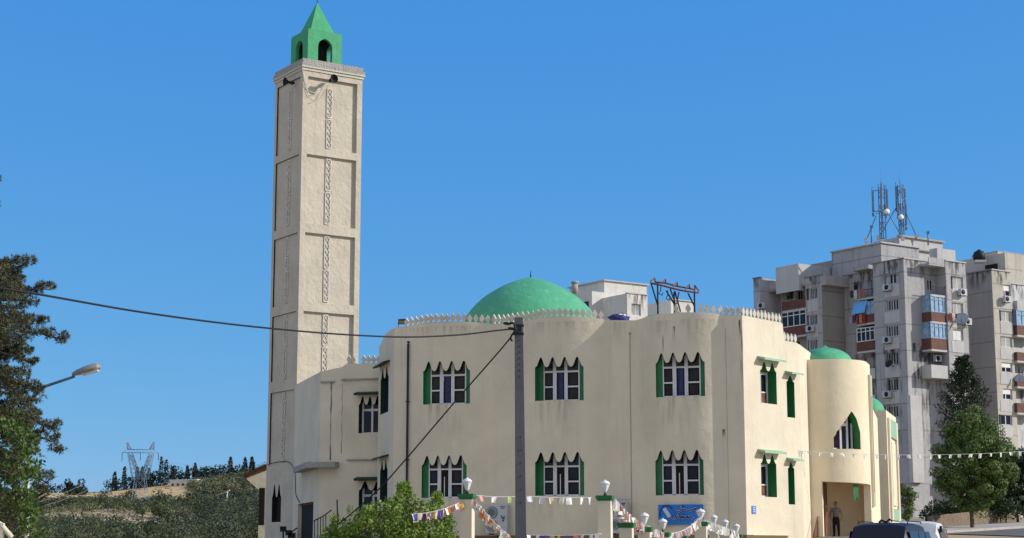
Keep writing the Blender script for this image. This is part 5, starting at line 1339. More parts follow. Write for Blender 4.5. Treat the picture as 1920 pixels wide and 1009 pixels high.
for s in spec: pils.append(lantern_pillar(*s[:5], lamp=bool(s[5])))
# low wall pieces between the pillars
def low_wall(p, q, label, z=None, mat='cream'):
    dd_ = Vector((q.x - p.x, q.y - p.y)); L_ = dd_.length; dd_.normalize(); nn_ = Vector((dd_.y, -dd_.x)); c = Vector(((p.x + q.x) / 2, (p.y + q.y) / 2)); zg = min(terr(p.x, p.y), terr(q.x, q.y)) - .2; zt = z
    g = MB(); g.box((c.x, c.y, (zg + zt) / 2), (L_ - .45, .2, zt - zg), (V3(dd_), V3(nn_), UP)); g.box((c.x, c.y, zt + .04), (L_ - .45, .28, .08), (V3(dd_), V3(nn_), UP)); o_ = g.build('low_wall', M[mat]); tag(o_, label, 'wall')
low_wall(pils[0], pils[1], 'low cream wall joining the two tall lantern pillars', 1.5)
low_wall(pils[6], pils[9], 'low cream wall stepping down beside the pillars at the mosque corner', 1.6)

# ================================================================== bunting
papers = [M['paper'], simple('pink_paper', (.72, .30, .26), .8), simple('yellow_paper', (.70, .62, .10), .8), simple('orange_paper', (.80, .27, .06), .8), simple('violet_paper', (.12, .10, .35), .8), simple('cream_paper', (.72, .62, .48), .8), simple('lime_paper', (.40, .50, .15), .8)]
flagtot = [0]
def bunting(pts, step, size, cols, label, sag=0.0, jit=.6, group='bunting strung between the pillars'):
    P = [Vector(p) for p in pts]; t = thing('bunting', P[0], label, 'bunting', group)
    g = MB(); g.tube(P, .008, 4); g.build('string', M['shutw'], t)
    L_ = [0]
    for a, b in zip(P, P[1:]): L_.append(L_[-1] + (b - a).length)
    nF = min(95, int(L_[-1] / step))
    for i in range(nF):
        s = (i + .5) / nF * L_[-1] + random.uniform(-.2, .2) * step
        k = max(j for j in range(len(L_) - 1) if L_[j] <= max(0, s)); u = (s - L_[k]) / (L_[k + 1] - L_[k]); c = P[k].lerp(P[k + 1], u)
        dr = (P[k + 1] - P[k]).normalized(); w = size * random.uniform(.75, 1.1); h = size * random.uniform(.85, 1.3)
        ang = random.uniform(-jit, jit); out = Vector((-dr.y, dr.x, 0)); 
        X = (dr * cos(ang) + out * sin(ang)).normalized(); sw = Vector((random.uniform(-.3, .3), random.uniform(-.4, .4), -1)).normalized()
        g = MB(); m_ = 3
        for a in range(m_):
            for b in range(2):
                def q(ii, jj):
                    uu = ii / m_ - .5; vv = jj / 2; cv = sin(uu * 5 + i) * .18 * w * vv
                    return c + X * (uu * w * (1 - .25 * vv * (i % 2))) + sw * (h * vv) + out * cv
                g.quad([q(a, b), q(a + 1, b), q(a + 1, b + 1), q(a, b + 1)], 0, True)
        g.build('flag', papers[cols[i % len(cols)] if random.random() < .8 else random.choice(cols)], t)
def hang(a, b, sag, n=10): return sag_line(Vector(a), Vector(b), sag, n)
T = lambda i, dz=0.0: pils[i] + UP * dz
PL = at(772, 964, 46.5); 
bunting(hang(PL, T(0, -.12), .10),  .08, .19, [0, 4, 5, 2, 0, 4, 3, 3, 4, 2, 1], 'string of yellow, orange and violet paper flags rising from the bush to the left pillar', jit=.9)
bunting(hang(at(888, 928, 48), at(968, 931, 49), .03), .42, .17, [1, 0, 6, 0], 'short sparse string of pink, white and lime flags left of the utility pole', jit=.4)
bunting(hang(at(985, 930, 49), T(1, -.02), .04), .30, .17, [0, 0, 5, 0, 0], 'sparse string of white paper flags between the utility pole and the tall pillar', jit=.7)
bunting(hang(at(890, 938, 47.8), at(965, 1015, 46.5), .05), .06, .22, [5, 3, 1, 0, 5, 0, 5], 'dense string of cream and orange flags slanting down from the left pillar', jit=1.2)
bunting(hang(T(1, -.05) + Vector((.2, 0, 0)), T(3, .1), .12), .05, .24, [0, 5, 0, 0, 1], 'dense cluster of white flags falling right from the tall pillar over the small ones', jit=1.3)
bunting(hang(T(3, .12), T(6, .18), .42), .045, .22, [0, 5, 0, 0, 1, 0], 'dense drooping string of white flags climbing to the pillar under the banner', jit=1.3)
bunting(hang(T(6, .1), T(9, .12), .0), .04, .26, [0, 5, 0, 0], 'crumpled white flags wound over the small pillars near the mosque corner', jit=1.5)
bunting(hang(at(985, 1003, 49.5), at(1128, 1001, 49.5), .03), .2, .17, [1, 0, 0, 5, 2, 4], 'low string of flags along the bottom between the pole and the tall pillar', jit=1.0)
bunting(hang(at(1488, 845, 83.5), at(1925, 846, 88), .2, 16), .6, .19, [0], 'long line of white pennants crossing from the mosque past the big tree', jit=.25)

# ================================================================== outdoor AC units and signs on the facade
def big_ac(px0, px1, py0, py1, label, tilt=0):
    sm_ = isect((px0 + px1) / 2, FL + n * .9, d, py1); base = FL + n * (foff(sm_) + .35) + d * sm_
    a = isect(px0, base - d * sm_, d, py1); b = isect(px1, base - d * sm_, d, py1); o_ = base - d * sm_
    p = o_ + d * a; z1 = z_at(p.x, p.y, py0); z0 = z_at(p.x, p.y, py1); w = b - a
    c = o_ + d * ((a + b) / 2); X, N = V3(d), V3(n); t = thing('air_conditioner', (c.x, c.y, z0), label, 'air conditioner', 'double-fan air conditioners on the facade')
    g = MB(); g.box((c.x, c.y, (z0 + z1) / 2), (w, .42, z1 - z0), (X, N, UP)); cas = g.build('casing', M['acw'], t)
    for k in (0, 1):
        fc = o_ + d * (a + w * .30) + n * .212; fz_ = z0 + (z1 - z0) * (.27 + .46 * k); r = w * .26
        g = MB(); g.lathe([(.001, 0), (r, 0), (r, .02), (.001, .025)], V3(fc, fz_), 24, axis=(X, UP, N)); fo_ = g.build('fan', M['black'], t)
        g = MB()
        for q in range(5): g.lathe([(r * (.2 + .17 * q), .03), (r * (.2 + .17 * q) + .012, .045)], V3(fc, fz_), 20, axis=(X, UP, N))
        g.build('fan_grille', M['metal'], fo_)
    g = MB()
    for (u, v, ww_, hh_) in ((.80, .93, .22, .025), (.80, .88, .16, .02)): q = o_ + d * (a + w * u) + n * .215; g.box((q.x, q.y, z0 + (z1 - z0) * v), (w * ww_, .01, (z1 - z0) * hh_), (X, N, UP))
    sq = [(.72, .62), (.78, .58), (.76, .50), (.84, .54), (.88, .60), (.86, .48), (.82, .42), (.78, .45)]
    g.tube([V3(o_ + d * (a + w * u) + n * .22, z0 + (z1 - z0) * v) for u, v in sq], .022, 5); g.build('marking', M['black'], t)
    g = MB()
    for u in (.2, .8): q = o_ + d * (a + w * u) - n * .05; g.box((q.x, q.y, z0 - .04), (.05, .7, .06), (X, N, UP))
    g.build('bracket', M['darksteel'], t)
    return o_, a, b, z0, z1
big_ac(913, 953, 947, 1000, 'double-fan air conditioner with black scribbled marking, left of the utility pole')
big_ac(1144, 1178, 940, 1000, 'double-fan air conditioner half hidden behind the tall lantern pillar and white flags')
g = MB(); c = at(1163, 938, 80.5); g.box(c + Vector((0, 0, .05)), (1.0, .55, .06)); tag(g.build('metal_sheet', M['metal']), 'bent metal sheet covering the air conditioner behind the tall pillar', 'metal sheet')
# blue banner with white-edged writing
sb = FL + n * .95
a, b = isect(1232, sb, d, 965), isect(1317, sb, d, 965); sm_ = (a + b) / 2; o_ = FL + n * (foff(sm_) + .12); z1, z0 = z_at(*(o_ + d * sm_), 946), z_at(*(o_ + d * sm_), 984)
ban = thing('banner', V3(o_ + d * sm_, z0), 'blue banner with white Arabic writing under the lower right window of the facade', 'banner')
X, N = V3(d), V3(n)
bnm = plaster('blue_banner_print', (.04, .20, .62), stain=(.10, .35, .78), amt=1.4, scale=1.6, streak=0, bump=0, rough=.5)
g = MB(); nseg = 12
for k in range(nseg):
    u0, u1 = a + (b - a) * k / nseg, a + (b - a) * (k + 1) / nseg; e0, e1 = .02 * sin(k), .02 * sin(k + 1)
    for e in (0, -.01): g.quad([V3(o_ + d * u0 + n * (e + e0), z0), V3(o_ + d * u1 + n * (e + e1), z0), V3(o_ + d * u1 + n * (e + e1), z1), V3(o_ + d * u0 + n * (e + e0), z1)], 0, True)
g.build('sheet', bnm, ban)
def bp(u, v, e=.035): q = o_ + d * (a + (b - a) * u) + n * e; return V3(q, z0 + (z1 - z0) * v)
inkw, inkd = simple('white_ink', (.55, .65, .85), .5), simple('navy_ink', (.015, .03, .12), .5)
# hand-laid letter strokes: first line reads "farsh" (kaf-less fa, ra, shin), second line "ramadan"
L1_ = [[(.80, .78), (.84, .82), (.86, .77), (.82, .75), (.74, .76)], [(.74, .76), (.71, .70), (.66, .66)], [(.64, .78), (.62, .73), (.585, .77), (.565, .73), (.53, .77), (.51, .70), (.46, .64), (.40, .68), (.39, .75)]]
L2_ = [[(.78, .46), (.76, .38), (.71, .34)], [(.69, .46), (.66, .50), (.64, .45), (.68, .42), (.60, .43)], [(.60, .43), (.56, .49), (.50, .48), (.51, .42), (.60, .42)], [(.50, .42), (.44, .42), (.42, .62)], [(.38, .46), (.36, .38), (.30, .35), (.25, .40), (.25, .46)]]
L2_ = [[(u, v - .08) for u, v in s] for s in L2_]
g = MB()
for s in L1_ + L2_: g.tube([bp(u, v, .03) for u, v in s], .05, 6)
g.build('lettering_outline', inkw, ban)
g = MB()
for s in L1_ + L2_: g.tube([bp(u, v, .07) for u, v in s], .026, 6)
for u, v in ((.54, .90), (.57, .90), (.555, .95), (.84, .90), (.56, .50), (.32, .42)): g.tube([bp(u, v, .05), bp(u, v, .09)], .03, 6)
g.build('lettering', inkd, ban)
g = MB(); g.tube([bp(.50, .86), bp(.535, 1.0 - .02), bp(.57, .86), bp(.50, .86)], .012, 5); g.build('printed_mark', inkw, ban)
g = MB(); q = [bp(.10, .78), bp(.17, .86), bp(.30, .42), bp(.22, .34)]; g.quad([x + V3(n) * .01 for x in q]); g.build('printed_mark', inkw, ban)
g = MB(); g.tube([bp(.04, .4), bp(.05, .7), bp(.12, .92), bp(.24, .95), bp(.32, .8)], .02, 5); g.build('printed_mark', inkd, ban)
# small blue plate near the corner
t_ = isect(1413, FR, cd, 956); q = FR + cd * t_ + cn * .02; z = z_at(q.x, q.y, 956)
pl = thing('wall_plate', V3(q, z), 'small blue number plate with three white lines on the sunlit mosque wall', 'plate')
g = MB(); g.box((q.x, q.y, z), (.34, .03, .36), (V3(cd), V3(cn), UP)); g.build('plate', simple('plate_blue', (.08, .22, .6), .4), pl)
g = MB()
for k, w in ((-.09, .18), (0, .2), (.09, .18)): g.box((q.x + cn.x * .02, q.y + cn.y * .02, z + k), (w, .01, .03), (V3(cd), V3(cn), UP))
g.build('lettering', M['paper'], pl)
# stair rails at the entrance
for px, py0, lb in ((1533, 966, 'left dark handrail of the mosque entrance steps'), (1611, 965, 'right dark handrail of the mosque entrance steps')):
    A_ = at(px, py0 + 3, 86.2 if px < 1550 else 87.5); g = MB(); s = -1
    top_ = A_; low = A_ + V3(n) * 1.7 - UP * .95 
    g.tube([top_, low], .03, 6); g.tube([top_ - UP * 1.0, top_ + UP * .0], .03, 6); g.tube([low, low - UP * .9], .03, 6)
    for k in range(1, 6): p = top_.lerp(low, k / 6); g.tube([p, p - UP * .85], .015, 5)
    g.tube([top_ - UP * .85, low - UP * .8], .02, 5)
    tag(g.build('handrail', M['rust']), lb, 'handrail', 'handrails of the entrance steps')
# ================================================================== vegetation
rng = random.Random(11)
def rvec():
    while True:
        v = Vector((rng.uniform(-1, 1), rng.uniform(-1, 1), rng.uniform(-1, 1)))
        if .05 < v.length < 1: return v
class Leaves:
    def __init__(s): s.v = []; s.f = []
    def leaf(s, c, L_, W_, dirn=None, normal=None):
        dn = (dirn if dirn is not None else rvec()).normalized(); nn = (normal if normal is not None else rvec()); sd_ = dn.cross(nn)
        if sd_.length < 1e-3: sd_ = dn.cross(Vector((.3, .2, .9)))
        sd_.normalize(); i = len(s.v); m = c + dn * (L_ * .45)
        s.v += [tuple(c), tuple(m + sd_ * (W_ / 2)), tuple(c + dn * L_), tuple(m - sd_ * (W_ / 2))]; s.f.append((i, i + 1, i + 2, i + 3))
    def clump(s, c, R_, k, L_, W_, squash=.8, up=.3):
        for _ in range(k):
            v = rvec(); v = v.normalized() * (v.length ** .35)
            p = c + Vector((v.x * R_, v.y * R_, v.z * R_ * squash)); dn = (v + rvec() * .8 + Vector((0, 0, up)))
            s.leaf(p, L_ * rng.uniform(.7, 1.3), W_ * rng.uniform(.7, 1.2), dn, v.cross(rvec()) if rng.random() < .4 else None)
    def clump2(s, c, R_, k, L_, W_, squash=.8, jit=.6):
        """leaves lying on the clump's skin, facing outwards, so the clump has a lit and a shaded side"""
        for _ in range(k):
            v = rvec().normalized(); p = c + Vector((v.x * R_, v.y * R_, v.z * R_ * squash)) * rng.uniform(.72, 1.05); nn = (v + rvec() * jit).normalized()
            dn = nn.cross(rvec()); 
            if dn.length < .05: continue
            s.leaf(p, L_ * rng.uniform(.7, 1.3), W_ * rng.uniform(.7, 1.2), dn, nn)
    def build(s, name, mat, parent=None):
        off = wloc(parent) if parent else Vector((0, 0, 0)); me = bpy.data.meshes.new(name)
        me.from_pydata([(a - off.x, b - off.y, c - off.z) for a, b, c in s.v], [], s.f); me.materials.append(mat)
        o = bpy.data.objects.new(name, me); COL.objects.link(o); o.parent = parent; return o
def limb(g, a, b, r0, r1, k=5, wob=.08):
    L_ = (b - a).length; pts = [a.lerp(b, i / k) + (rvec() * (wob * L_ * .3) if 0 < i < k else Vector((0, 0, 0))) for i in range(k + 1)]
    g.tube(pts, [r0 + (r1 - r0) * i / k for i in range(k + 1)], 7); return pts
def broad_tree(base, h, crown_c, crown_r, label, cat, nclump, leafn, L_, W_, mat, cr=.9, name='broadleaf_tree', trunk_r=.2, shape=None, group=None, inner=None):
    t = thing(name, base, label, cat, group); B = Vector(base); g = MB(); fork = B + Vector((0, 0, h)); limb(g, B - UP * .3, fork, trunk_r, trunk_r * .7, 5, .05)
    C_ = Vector(crown_c); cl = []
    while len(cl) < nclump:
        v = rvec(); 
        if v.length < .45: continue
        if shape and not shape(v): continue
        cl.append(C_ + Vector((v.x * crown_r[0], v.y * crown_r[1], v.z * crown_r[2])))
    for c in rng.sample(cl, min(14, len(cl))): limb(g, fork + UP * rng.uniform(-.3, .8), c, trunk_r * .42, .03, 5, .15)
    g.build('trunk', M['bark'], t); lv = Leaves()
    for c in cl: lv.clump2(c, cr * rng.uniform(.6, 1.25), int(leafn * rng.uniform(.6, 1.3)), L_, W_)
    if inner: lv.clump(C_, min(crown_r) * .75, inner, L_ * 1.6, W_ * 1.8)
    lv.build('crown', M[mat], t); return t
# ---- the big tree on the right
def rshape(v): return v.z < .2 or sqrt(v.x ** 2 + v.y ** 2) < 1.12 * max(0, 1 - (v.z + .1)) ** .62
tb = at(1822, 962, 115)
tcz0, tcz1 = at(1822, 966, 115).z, at(1822, 742, 115).z
broad_tree((tb.x, 115, terr(tb.x, 115)), 2.2, (at(1825, 850, 115).x, 115, (tcz0 + tcz1) / 2 - .1), (2.7, 2.8, (tcz1 - tcz0) / 2 - .25), 'large round-crowned green tree beside the street on the right, below the apartment towers', 'tree', 210, 230, .19, .10, 'leaf', .50, trunk_r=.16, shape=rshape, inner=1500)
tb = at(1905, 960, 128)
broad_tree((tb.x, 128, terr(tb.x, 128)), 1.5, (at(1922, 905, 128).x, 128, at(1910, 908, 128).z), (2.4, 2.4, 2.6), 'dark tree cut by the right edge, behind the big round tree', 'tree', 60, 170, .25, .13, 'dkleaf', .65, inner=1200)
tb = at(1700, 972, 112)
broad_tree((tb.x, 112, terr(tb.x, 112)), .8, (at(1700, 938, 112).x, 112, at(1700, 938, 112).z), (.55, .55, 1.15), 'small slender young tree in front of the tower base, right of the mosque', 'tree', 16, 90, .19, .1, 'leaf', .3, trunk_r=.05)
# dark shrubs on the wall under the big tree
for k, (px, py, r, lb) in enumerate([(1775, 952, .95, 'dark shrub on the stone wall left of the big tree trunk'), (1885, 953, 1.0, 'dark shrub at the right end of the stone wall'), (1850, 946, .8, 'dark shrub on the stone wall right of the big tree trunk')]):
    c = at(px, py, 124); t = thing('shrub', (c.x, 124, terr(c.x, 124)), lb, 'shrub', 'dark shrubs on the stone wall'); lv = Leaves()
    for _ in range(22): lv.clump(c + Vector((rng.uniform(-1, 1) * r * 1.4, rng.uniform(-1, 1) * r, rng.uniform(-1, .6) * r * .6)), .5, 90, .2, .11)
    lv.build('foliage', M['dkleaf'], t); g = MB(); limb(g, Vector((c.x, 124, terr(c.x, 124) - .1)), c, .06, .03); g.build('stem', M['bark'], t)
# ---- spruce behind the big tree
sb_ = at(1808, 760, 150); st = thing('conifer_tree', (sb_.x, 150, terr(sb_.x, 150)), 'dark narrow conifer with upswept bare-looking branches rising behind the big round tree', 'tree')
ztop = at(1808, 668, 150).z; g = MB(); g.tube([(sb_.x, 150, terr(sb_.x, 150)), (sb_.x, 150, ztop)], [.22, .03], 8); lv = Leaves()
for k in range(46):
    z = ztop - .3 - k * .17; r = .25 + min(2.2, (ztop - z) * .55) * rng.uniform(.7, 1.1); a = k * 2.4; o_ = Vector((sb_.x, 150, z - r * .35)); tip = o_ + Vector((cos(a) * r, sin(a) * r, r * .75)); g.tube([o_, o_.lerp(tip, .5) - UP * .12 * r, tip], [.05, .04, .015], 5)
    for i in range(10): c = o_.lerp(tip, .25 + .075 * i); lv.clump(c, .15 + .06 * r, 26, .30, .08, 1, .6)
g.build('trunk', M['bark'], st); lv.build('crown', M['cyp'], st)
# ---- bright bush in front of the facade
bx_ = at(722, 1000, 52); bt = thing('leafy_bush', (bx_.x, 52, 0), 'bright green leafy bush with a pointed top left of the lantern pillars', 'bush')
lv = Leaves(); g = MB()
out_px = [(594, 1006), (612, 975), (650, 948), (690, 928), (735, 915), (758, 898), (775, 915), (800, 928), (822, 918), (838, 940), (845, 965), (858, 992)]
def outl(px): return interp(px, [a for a, b in out_px], [b + 14 for a, b in out_px])
for k in range(330):
    px = rng.uniform(600, 846); yt = outl(px); py = yt + 12 + (1 - rng.random() ** 1.1) * (1085 - yt - 12); Y = 52 + rng.uniform(-1, 1) * 1.3 * min(1, (py - yt) / 40 + .25); c = at(px, py, Y)
    lv.clump2(c, rng.uniform(.17, .32), 60, .125, .065, .9, .8)
for k in range(30):   # pointed leader shoots
    px = rng.choice([758, 756, 762, 759, 822, 838, 650, 628]) + rng.uniform(-9, 9); yt = outl(px); c = at(px, yt + 8, 52 + rng.uniform(-.6, .6))
    for i in range(9): lv.clump(c + UP * (.03 * i) + rvec() * .03, .05, 5, .10, .045, 1, .9)
for k in range(14): a = Vector((bx_.x + rng.uniform(-.3, .3), 52, 0)); px = rng.uniform(620, 840); limb(g, a, at(px, outl(px) + 25, 52 + rng.uniform(-.5, .5)), .035, .01, 6, .12)
g.build('stem', M['bark'], bt); lv.build('foliage', M['leafb'], bt)
# pole-like stake behind the bush
# ---- pine at the left edge
pb = at(-95, 900, 33); pine = thing('pine_tree', (pb.x, 33, 0), 'tall dark pine with ragged branches leaning in from the left edge', 'tree')
g = MB(); trunk = [Vector((pb.x, 33, -.2)), at(-85, 800, 33), at(-70, 620, 33), at(-50, 480, 33), at(-60, 330, 33), at(-70, 230, 33)]; g.tube(trunk, [.3, .26, .2, .16, .11, .03], 10)
lv = Leaves()
def tuft(c, s=1.0, dn=None):
    for _ in range(24):
        v = rvec().normalized(); 
        if dn is not None: v = (v * .9 + dn).normalized()
        lv.leaf(c, .13 * s * rng.uniform(.7, 1.2), .02 * s, v)
branches = [((-60, 390), (2, 342)), ((-60, 430), (-4, 384)), ((-55, 520), (60, 492)), ((-55, 540), (100, 540)), ((-60, 510), (45, 482)), ((-60, 560), (70, 560)), ((-60, 600), (128, 632)), ((-60, 600), (90, 600)), ((-62, 640), (62, 650)), ((-62, 640), (70, 680)), ((-65, 690), (50, 700)),
            ((-65, 700), (80, 725)), ((-68, 720), (78, 745)), ((-70, 750), (112, 800)), ((-70, 760), (122, 835)), ((-70, 780), (70, 840)), ((-70, 800), (40, 880)), ((-70, 820), (90, 905)), ((-72, 640), (20, 600)), ((-72, 560), (10, 520)), ((-72, 700), (15, 660)), ((-75, 800), (0, 800)), ((-75, 880), (20, 930)), ((-75, 900), (60, 960)), ((-75, 920), (10, 985)), ((-70, 740), (50, 790)), ((-72, 860), (90, 900))]
def pad(c, r, k):
    for _ in range(k):
        v = rvec(); q = c + Vector((v.x * r, v.y * r, v.z * r * .75)); o2 = (q - c) * (1 / max(r, .01))
        for _ in range(13):
            w = (rvec().normalized() * .9 + o2 * .9 + UP * .25).normalized(); lv.leaf(q, .085 * rng.uniform(.7, 1.2), .013, w)
for (a, b) in branches:
    Y0 = 33; Y1 = 33 + rng.uniform(-.8, .8); A_ = at(a[0], a[1], Y0); B_ = at(b[0] - 6, b[1] + 3, Y1); pts = limb(g, A_, B_, .05, .010, 7, .07); L_ = (B_ - A_).length
    k = 1 + int(L_ * 6.0)
    for i in range(k):
        f = 1 - (i / k) * .85; j = min(6, int(f * 7)); p = pts[j].lerp(pts[min(7, j + 1)], f * 7 - j)
        off_ = Vector((rng.gauss(0, .05), rng.gauss(0, .12), rng.gauss(.03, .09))) * (1.6 - f); q = p + off_; g.tube([p, q], [.008, .004], 4)
        pad(q, rng.uniform(.06, .115) * (1.0 + .5 * (1 - f)), int(rng.uniform(14, 26)))
for k in range(420):      # dense inner mass at the frame edge
    yy = rng.uniform(496, 1030); xr = interp(yy, [500, 530, 575, 620, 680, 760, 820, 860, 1010], [30, 46, 42, 48, 40, 62, 70, 40, 15]); c = at(rng.uniform(-150, xr), yy, 33 + rng.uniform(-1, 1)); pad(c, rng.uniform(.10, .2), 26)
g.build('trunk', M['bark'], pine); lv.build('crown', M['pine'], pine)
# ---- young broadleaf tree round the lamp post
yb_ = at(25, 1009, 31); yt_ = thing('young_tree', (yb_.x, 31, 0), 'bright green young tree in front of the pine and lamp post at lower left', 'tree'); lv = Leaves(); g = MB()
limb(g, Vector((yb_.x, 31, -.1)), at(28, 800, 31), .05, .015, 8, .02)
for k in range(170):
    py = rng.uniform(785, 1040); xr = interp(py, [785, 830, 880, 900, 940, 1010], [30, 62, 78, 70, 60, 86]); px = rng.uniform(-30, xr) if rng.random() < .75 else rng.uniform(xr - 25, xr); c = at(px, py, 31 + rng.uniform(-.5, .5)); lv.clump(c, rng.uniform(.06, .14), 18, .085, .055, .9, .2)
    if k % 3 == 0: g.tube([at(28, min(1009, py + 20), 31), c], [.012, .005], 4)
g.build('stem', M['bark'], yt_); lv.build('foliage', M['leafy'], yt_)
# bamboo-like sprays
sp = at(78, 905, 34); spt = thing('feathery_plant', (sp.x, 34, 0), 'feathery grey-green spray leaning right at the foot of the pine', 'plant'); lv = Leaves(); g = MB()
for (x0, y0, x1, y1) in ((50, 930, 96, 897), (52, 940, 92, 918), (40, 960, 85, 930), (45, 990, 78, 950)):
    A_, B_ = at(x0, y0, 34), at(x1, y1, 34); g.tube([Vector((A_.x - .2, 34, 0)), A_, B_], [.02, .012, .004], 5)
    for i in range(60): c = A_.lerp(B_, rng.random()); lv.leaf(c, .16, .02, (B_ - A_).normalized() + rvec() * .35)
g.build('stem', M['bark'], spt); lv.build('foliage', M['pine'], spt)
# ================================================================== hillside scrub (nobody could count it)
lv = Leaves(); placed = 0
def px_terr(px, Y): x = (px - 960) / F * Y; return Vector((x, Y, terr(x, Y)))
dk = Leaves()
for k in range(5000):
    Y = 235 + (790 - 235) * (rng.random() ** .8); px = rng.uniform(-150, 640)
    p = px_terr(px, Y); field = Y > 680 and 60 < px < 366; near = max(0, (Y - 560) / 230)
    if field and rng.random() < (.55 if Y < 715 else .84): continue
    nn_ = noise.noise(Vector((p.x * .016, p.y * .016, 9))); tr_ = noise.noise(Vector((p.x * .003, p.y * .03, 2)))
    if nn_ < -.22 and Y > 400: continue
    if abs(tr_) < .045 and Y > 330: continue
    r = rng.uniform(.7, 2.3) * (.75 + .6 * max(0, nn_)) * (1 - .35 * near)
    if field: r *= .4
    if Y < 560: r *= 1.5
    if noise.noise(Vector((p.x * .03, p.y * .03, 4))) > .0 and not field and rng.random() < .5: dk.clump2(p + UP * r * .9, r * 1.5, 110, .42 * (.6 + Y / 700), .30 * (.6 + Y / 700), .95, .3)
    else: lv.clump2(p + UP * r * .2, r * 1.1, 70, .42 * (.6 + Y / 700), .28 * (.6 + Y / 700), .7, .3)
for k in range(900):      # thick cover on the rise towards the minaret
    Y = rng.uniform(560, 805); px = rng.uniform(362, 540); p = px_terr(px, Y); r = rng.uniform(1.2, 3.0)
    if noise.noise(Vector((p.x * .03, p.y * .012, 5))) < -.25: continue
    (dk if rng.random() < .45 else lv).clump2(p + UP * r * .4, r * 1.1, 80, .8, .5, .85, .3)
for k in range(330):      # taller round oaks standing out of the scrub in groups
    Y = rng.uniform(260, 690); px = rng.uniform(40, 540); p = px_terr(px, Y)
    if noise.noise(Vector((p.x * .011, p.y * .011, 6))) < .02: continue
    r = rng.uniform(1.8, 3.6) * (.7 + Y / 1500)
    for q in range(4): dk.clump2(p + Vector((rng.uniform(-1, 1) * r * .7, rng.uniform(-1, 1) * r * .7, r * rng.uniform(.5, 1.2))), r * rng.uniform(.5, .8), 90, .5 * (.6 + Y / 700), .34 * (.6 + Y / 700), .95, .3)
o = lv.build('hillside_scrub', M['scrub']); tag(o, 'olive-green scrub covering the far hillside at the left', 'scrub', kind='stuff')
o = dk.build('hillside_oaks', M['scrubd']); tag(o, 'darker round oak thickets scattered through the hillside scrub', 'thicket', kind='stuff')
# low shrubs dotted over the dry field edge
def small_tree(px, Y, hh, rr, label, mat='cyp', name='dark_tree', cat='tree', group=None, n=6, squash=.8):
    hh *= .8; rr *= 1.1; p = px_terr(px, Y); t = thing(name, p, label, cat, group); g = MB(); g.tube([p - UP * .5, p + UP * hh * .5], [.25, .12], 6); g.build('trunk', M['bark'], t); lv = Leaves()
    for _ in range(n): lv.clump(p + Vector((rng.uniform(-1, 1) * rr * .7, rng.uniform(-1, 1) * rr * .5, hh * (.12 + .75 * rng.random()) )), rr * .5, 60, 1.0, .6, squash, .2)
    lv.build('crown', M[mat], t); return t
for px, Y, hh, rr, lb in [(103, 790, 4.5, 6, 'wide dark tree on the hill crest nearest the pine'), (125, 788, 4, 4, 'second low dark tree on the hill crest, right of the wide one'), (137, 745, 8.5, 1.6, 'thin tree with a small round top standing alone on the hill crest'), (157, 745, 8.5, 2.2, 'taller scraggly tree on the hill crest left of the pylon'), (150, 735, 4, 3.2, 'low shrubby tree below the scraggly tree on the crest'),
                          (222, 792, 5, 4, 'low dark tree left of the pylon on the crest'), (250, 792, 5, 4.5, 'dark tree just behind the pylon top of the hill'), (268, 790, 5.5, 4, 'dark tree behind the right side of the pylon'), (288, 788, 8, 3.4, 'tall leaning dark tree left of the white hilltop building'), (298, 788, 7, 4, 'bushy dark tree beside the white hilltop building'), (328, 802, 9, 5, 'round dark tree rising behind the white hilltop building'), (345, 804, 8, 4.5, 'second round tree behind the white hilltop building'),
                          (378, 802, 6.5, 4, 'rounded tree behind the right end of the white building'), (395, 800, 6, 4, 'tree right of the white hilltop building'), (410, 798, 6, 4.5, 'tree on the ridge between the white building and the mosque'), (424, 798, 6.5, 5, 'dense tree on the ridge nearer the mosque'), (446, 798, 5, 5, 'tree on the ridge left of the house eave')]:
    small_tree(px, Y, hh, rr, lb, n=7)
cyl = ['first cypress from the left on the ridge', 'second cypress from the left, left of the pylon legs', 'cypress just behind the pylon body', 'cypress seen through the right legs of the pylon', 'short cypress right of the pylon', 'tallest cypress, left of the white hilltop building', 'slim cypress beside the tallest one', 'cypress rising behind the white building roof', 'second cypress behind the white building roof', 'third cypress behind the white building roof', 'lone cypress on the ridge right of the white building', 'cypress on the ridge near the house eave', 'small cypress touching the house eave']
for (px, hpx, Y), lb in zip([(220, 26, 785), (238, 34, 785), (262, 30, 785), (271, 30, 785), (283, 26, 785), (306, 44, 785), (315, 38, 785), (328, 22, 806), (355, 20, 806), (369, 24, 806), (435, 28, 800), (462, 22, 800), (475, 20, 800)], cyl):
    p = px_terr(px, Y); hh = hpx / F * Y * 1.05 + 2; t = thing('cypress_tree', p, lb, 'cypress', 'cypresses on the ridge'); g = MB(); g.tube([p - UP, p + UP * hh * .8], [.25, .08], 6); g.build('trunk', M['bark'], t); lv = Leaves()
    for i in range(14): f = i / 13; lv.clump(p + UP * (hh * (.08 + .88 * f)), (1.15 * (1 - f) ** .6 + .15) * rng.uniform(.8, 1.1), 26, .9, .45, 1.2, 1.2)
    lv.build('crown', M['cyp'], t)
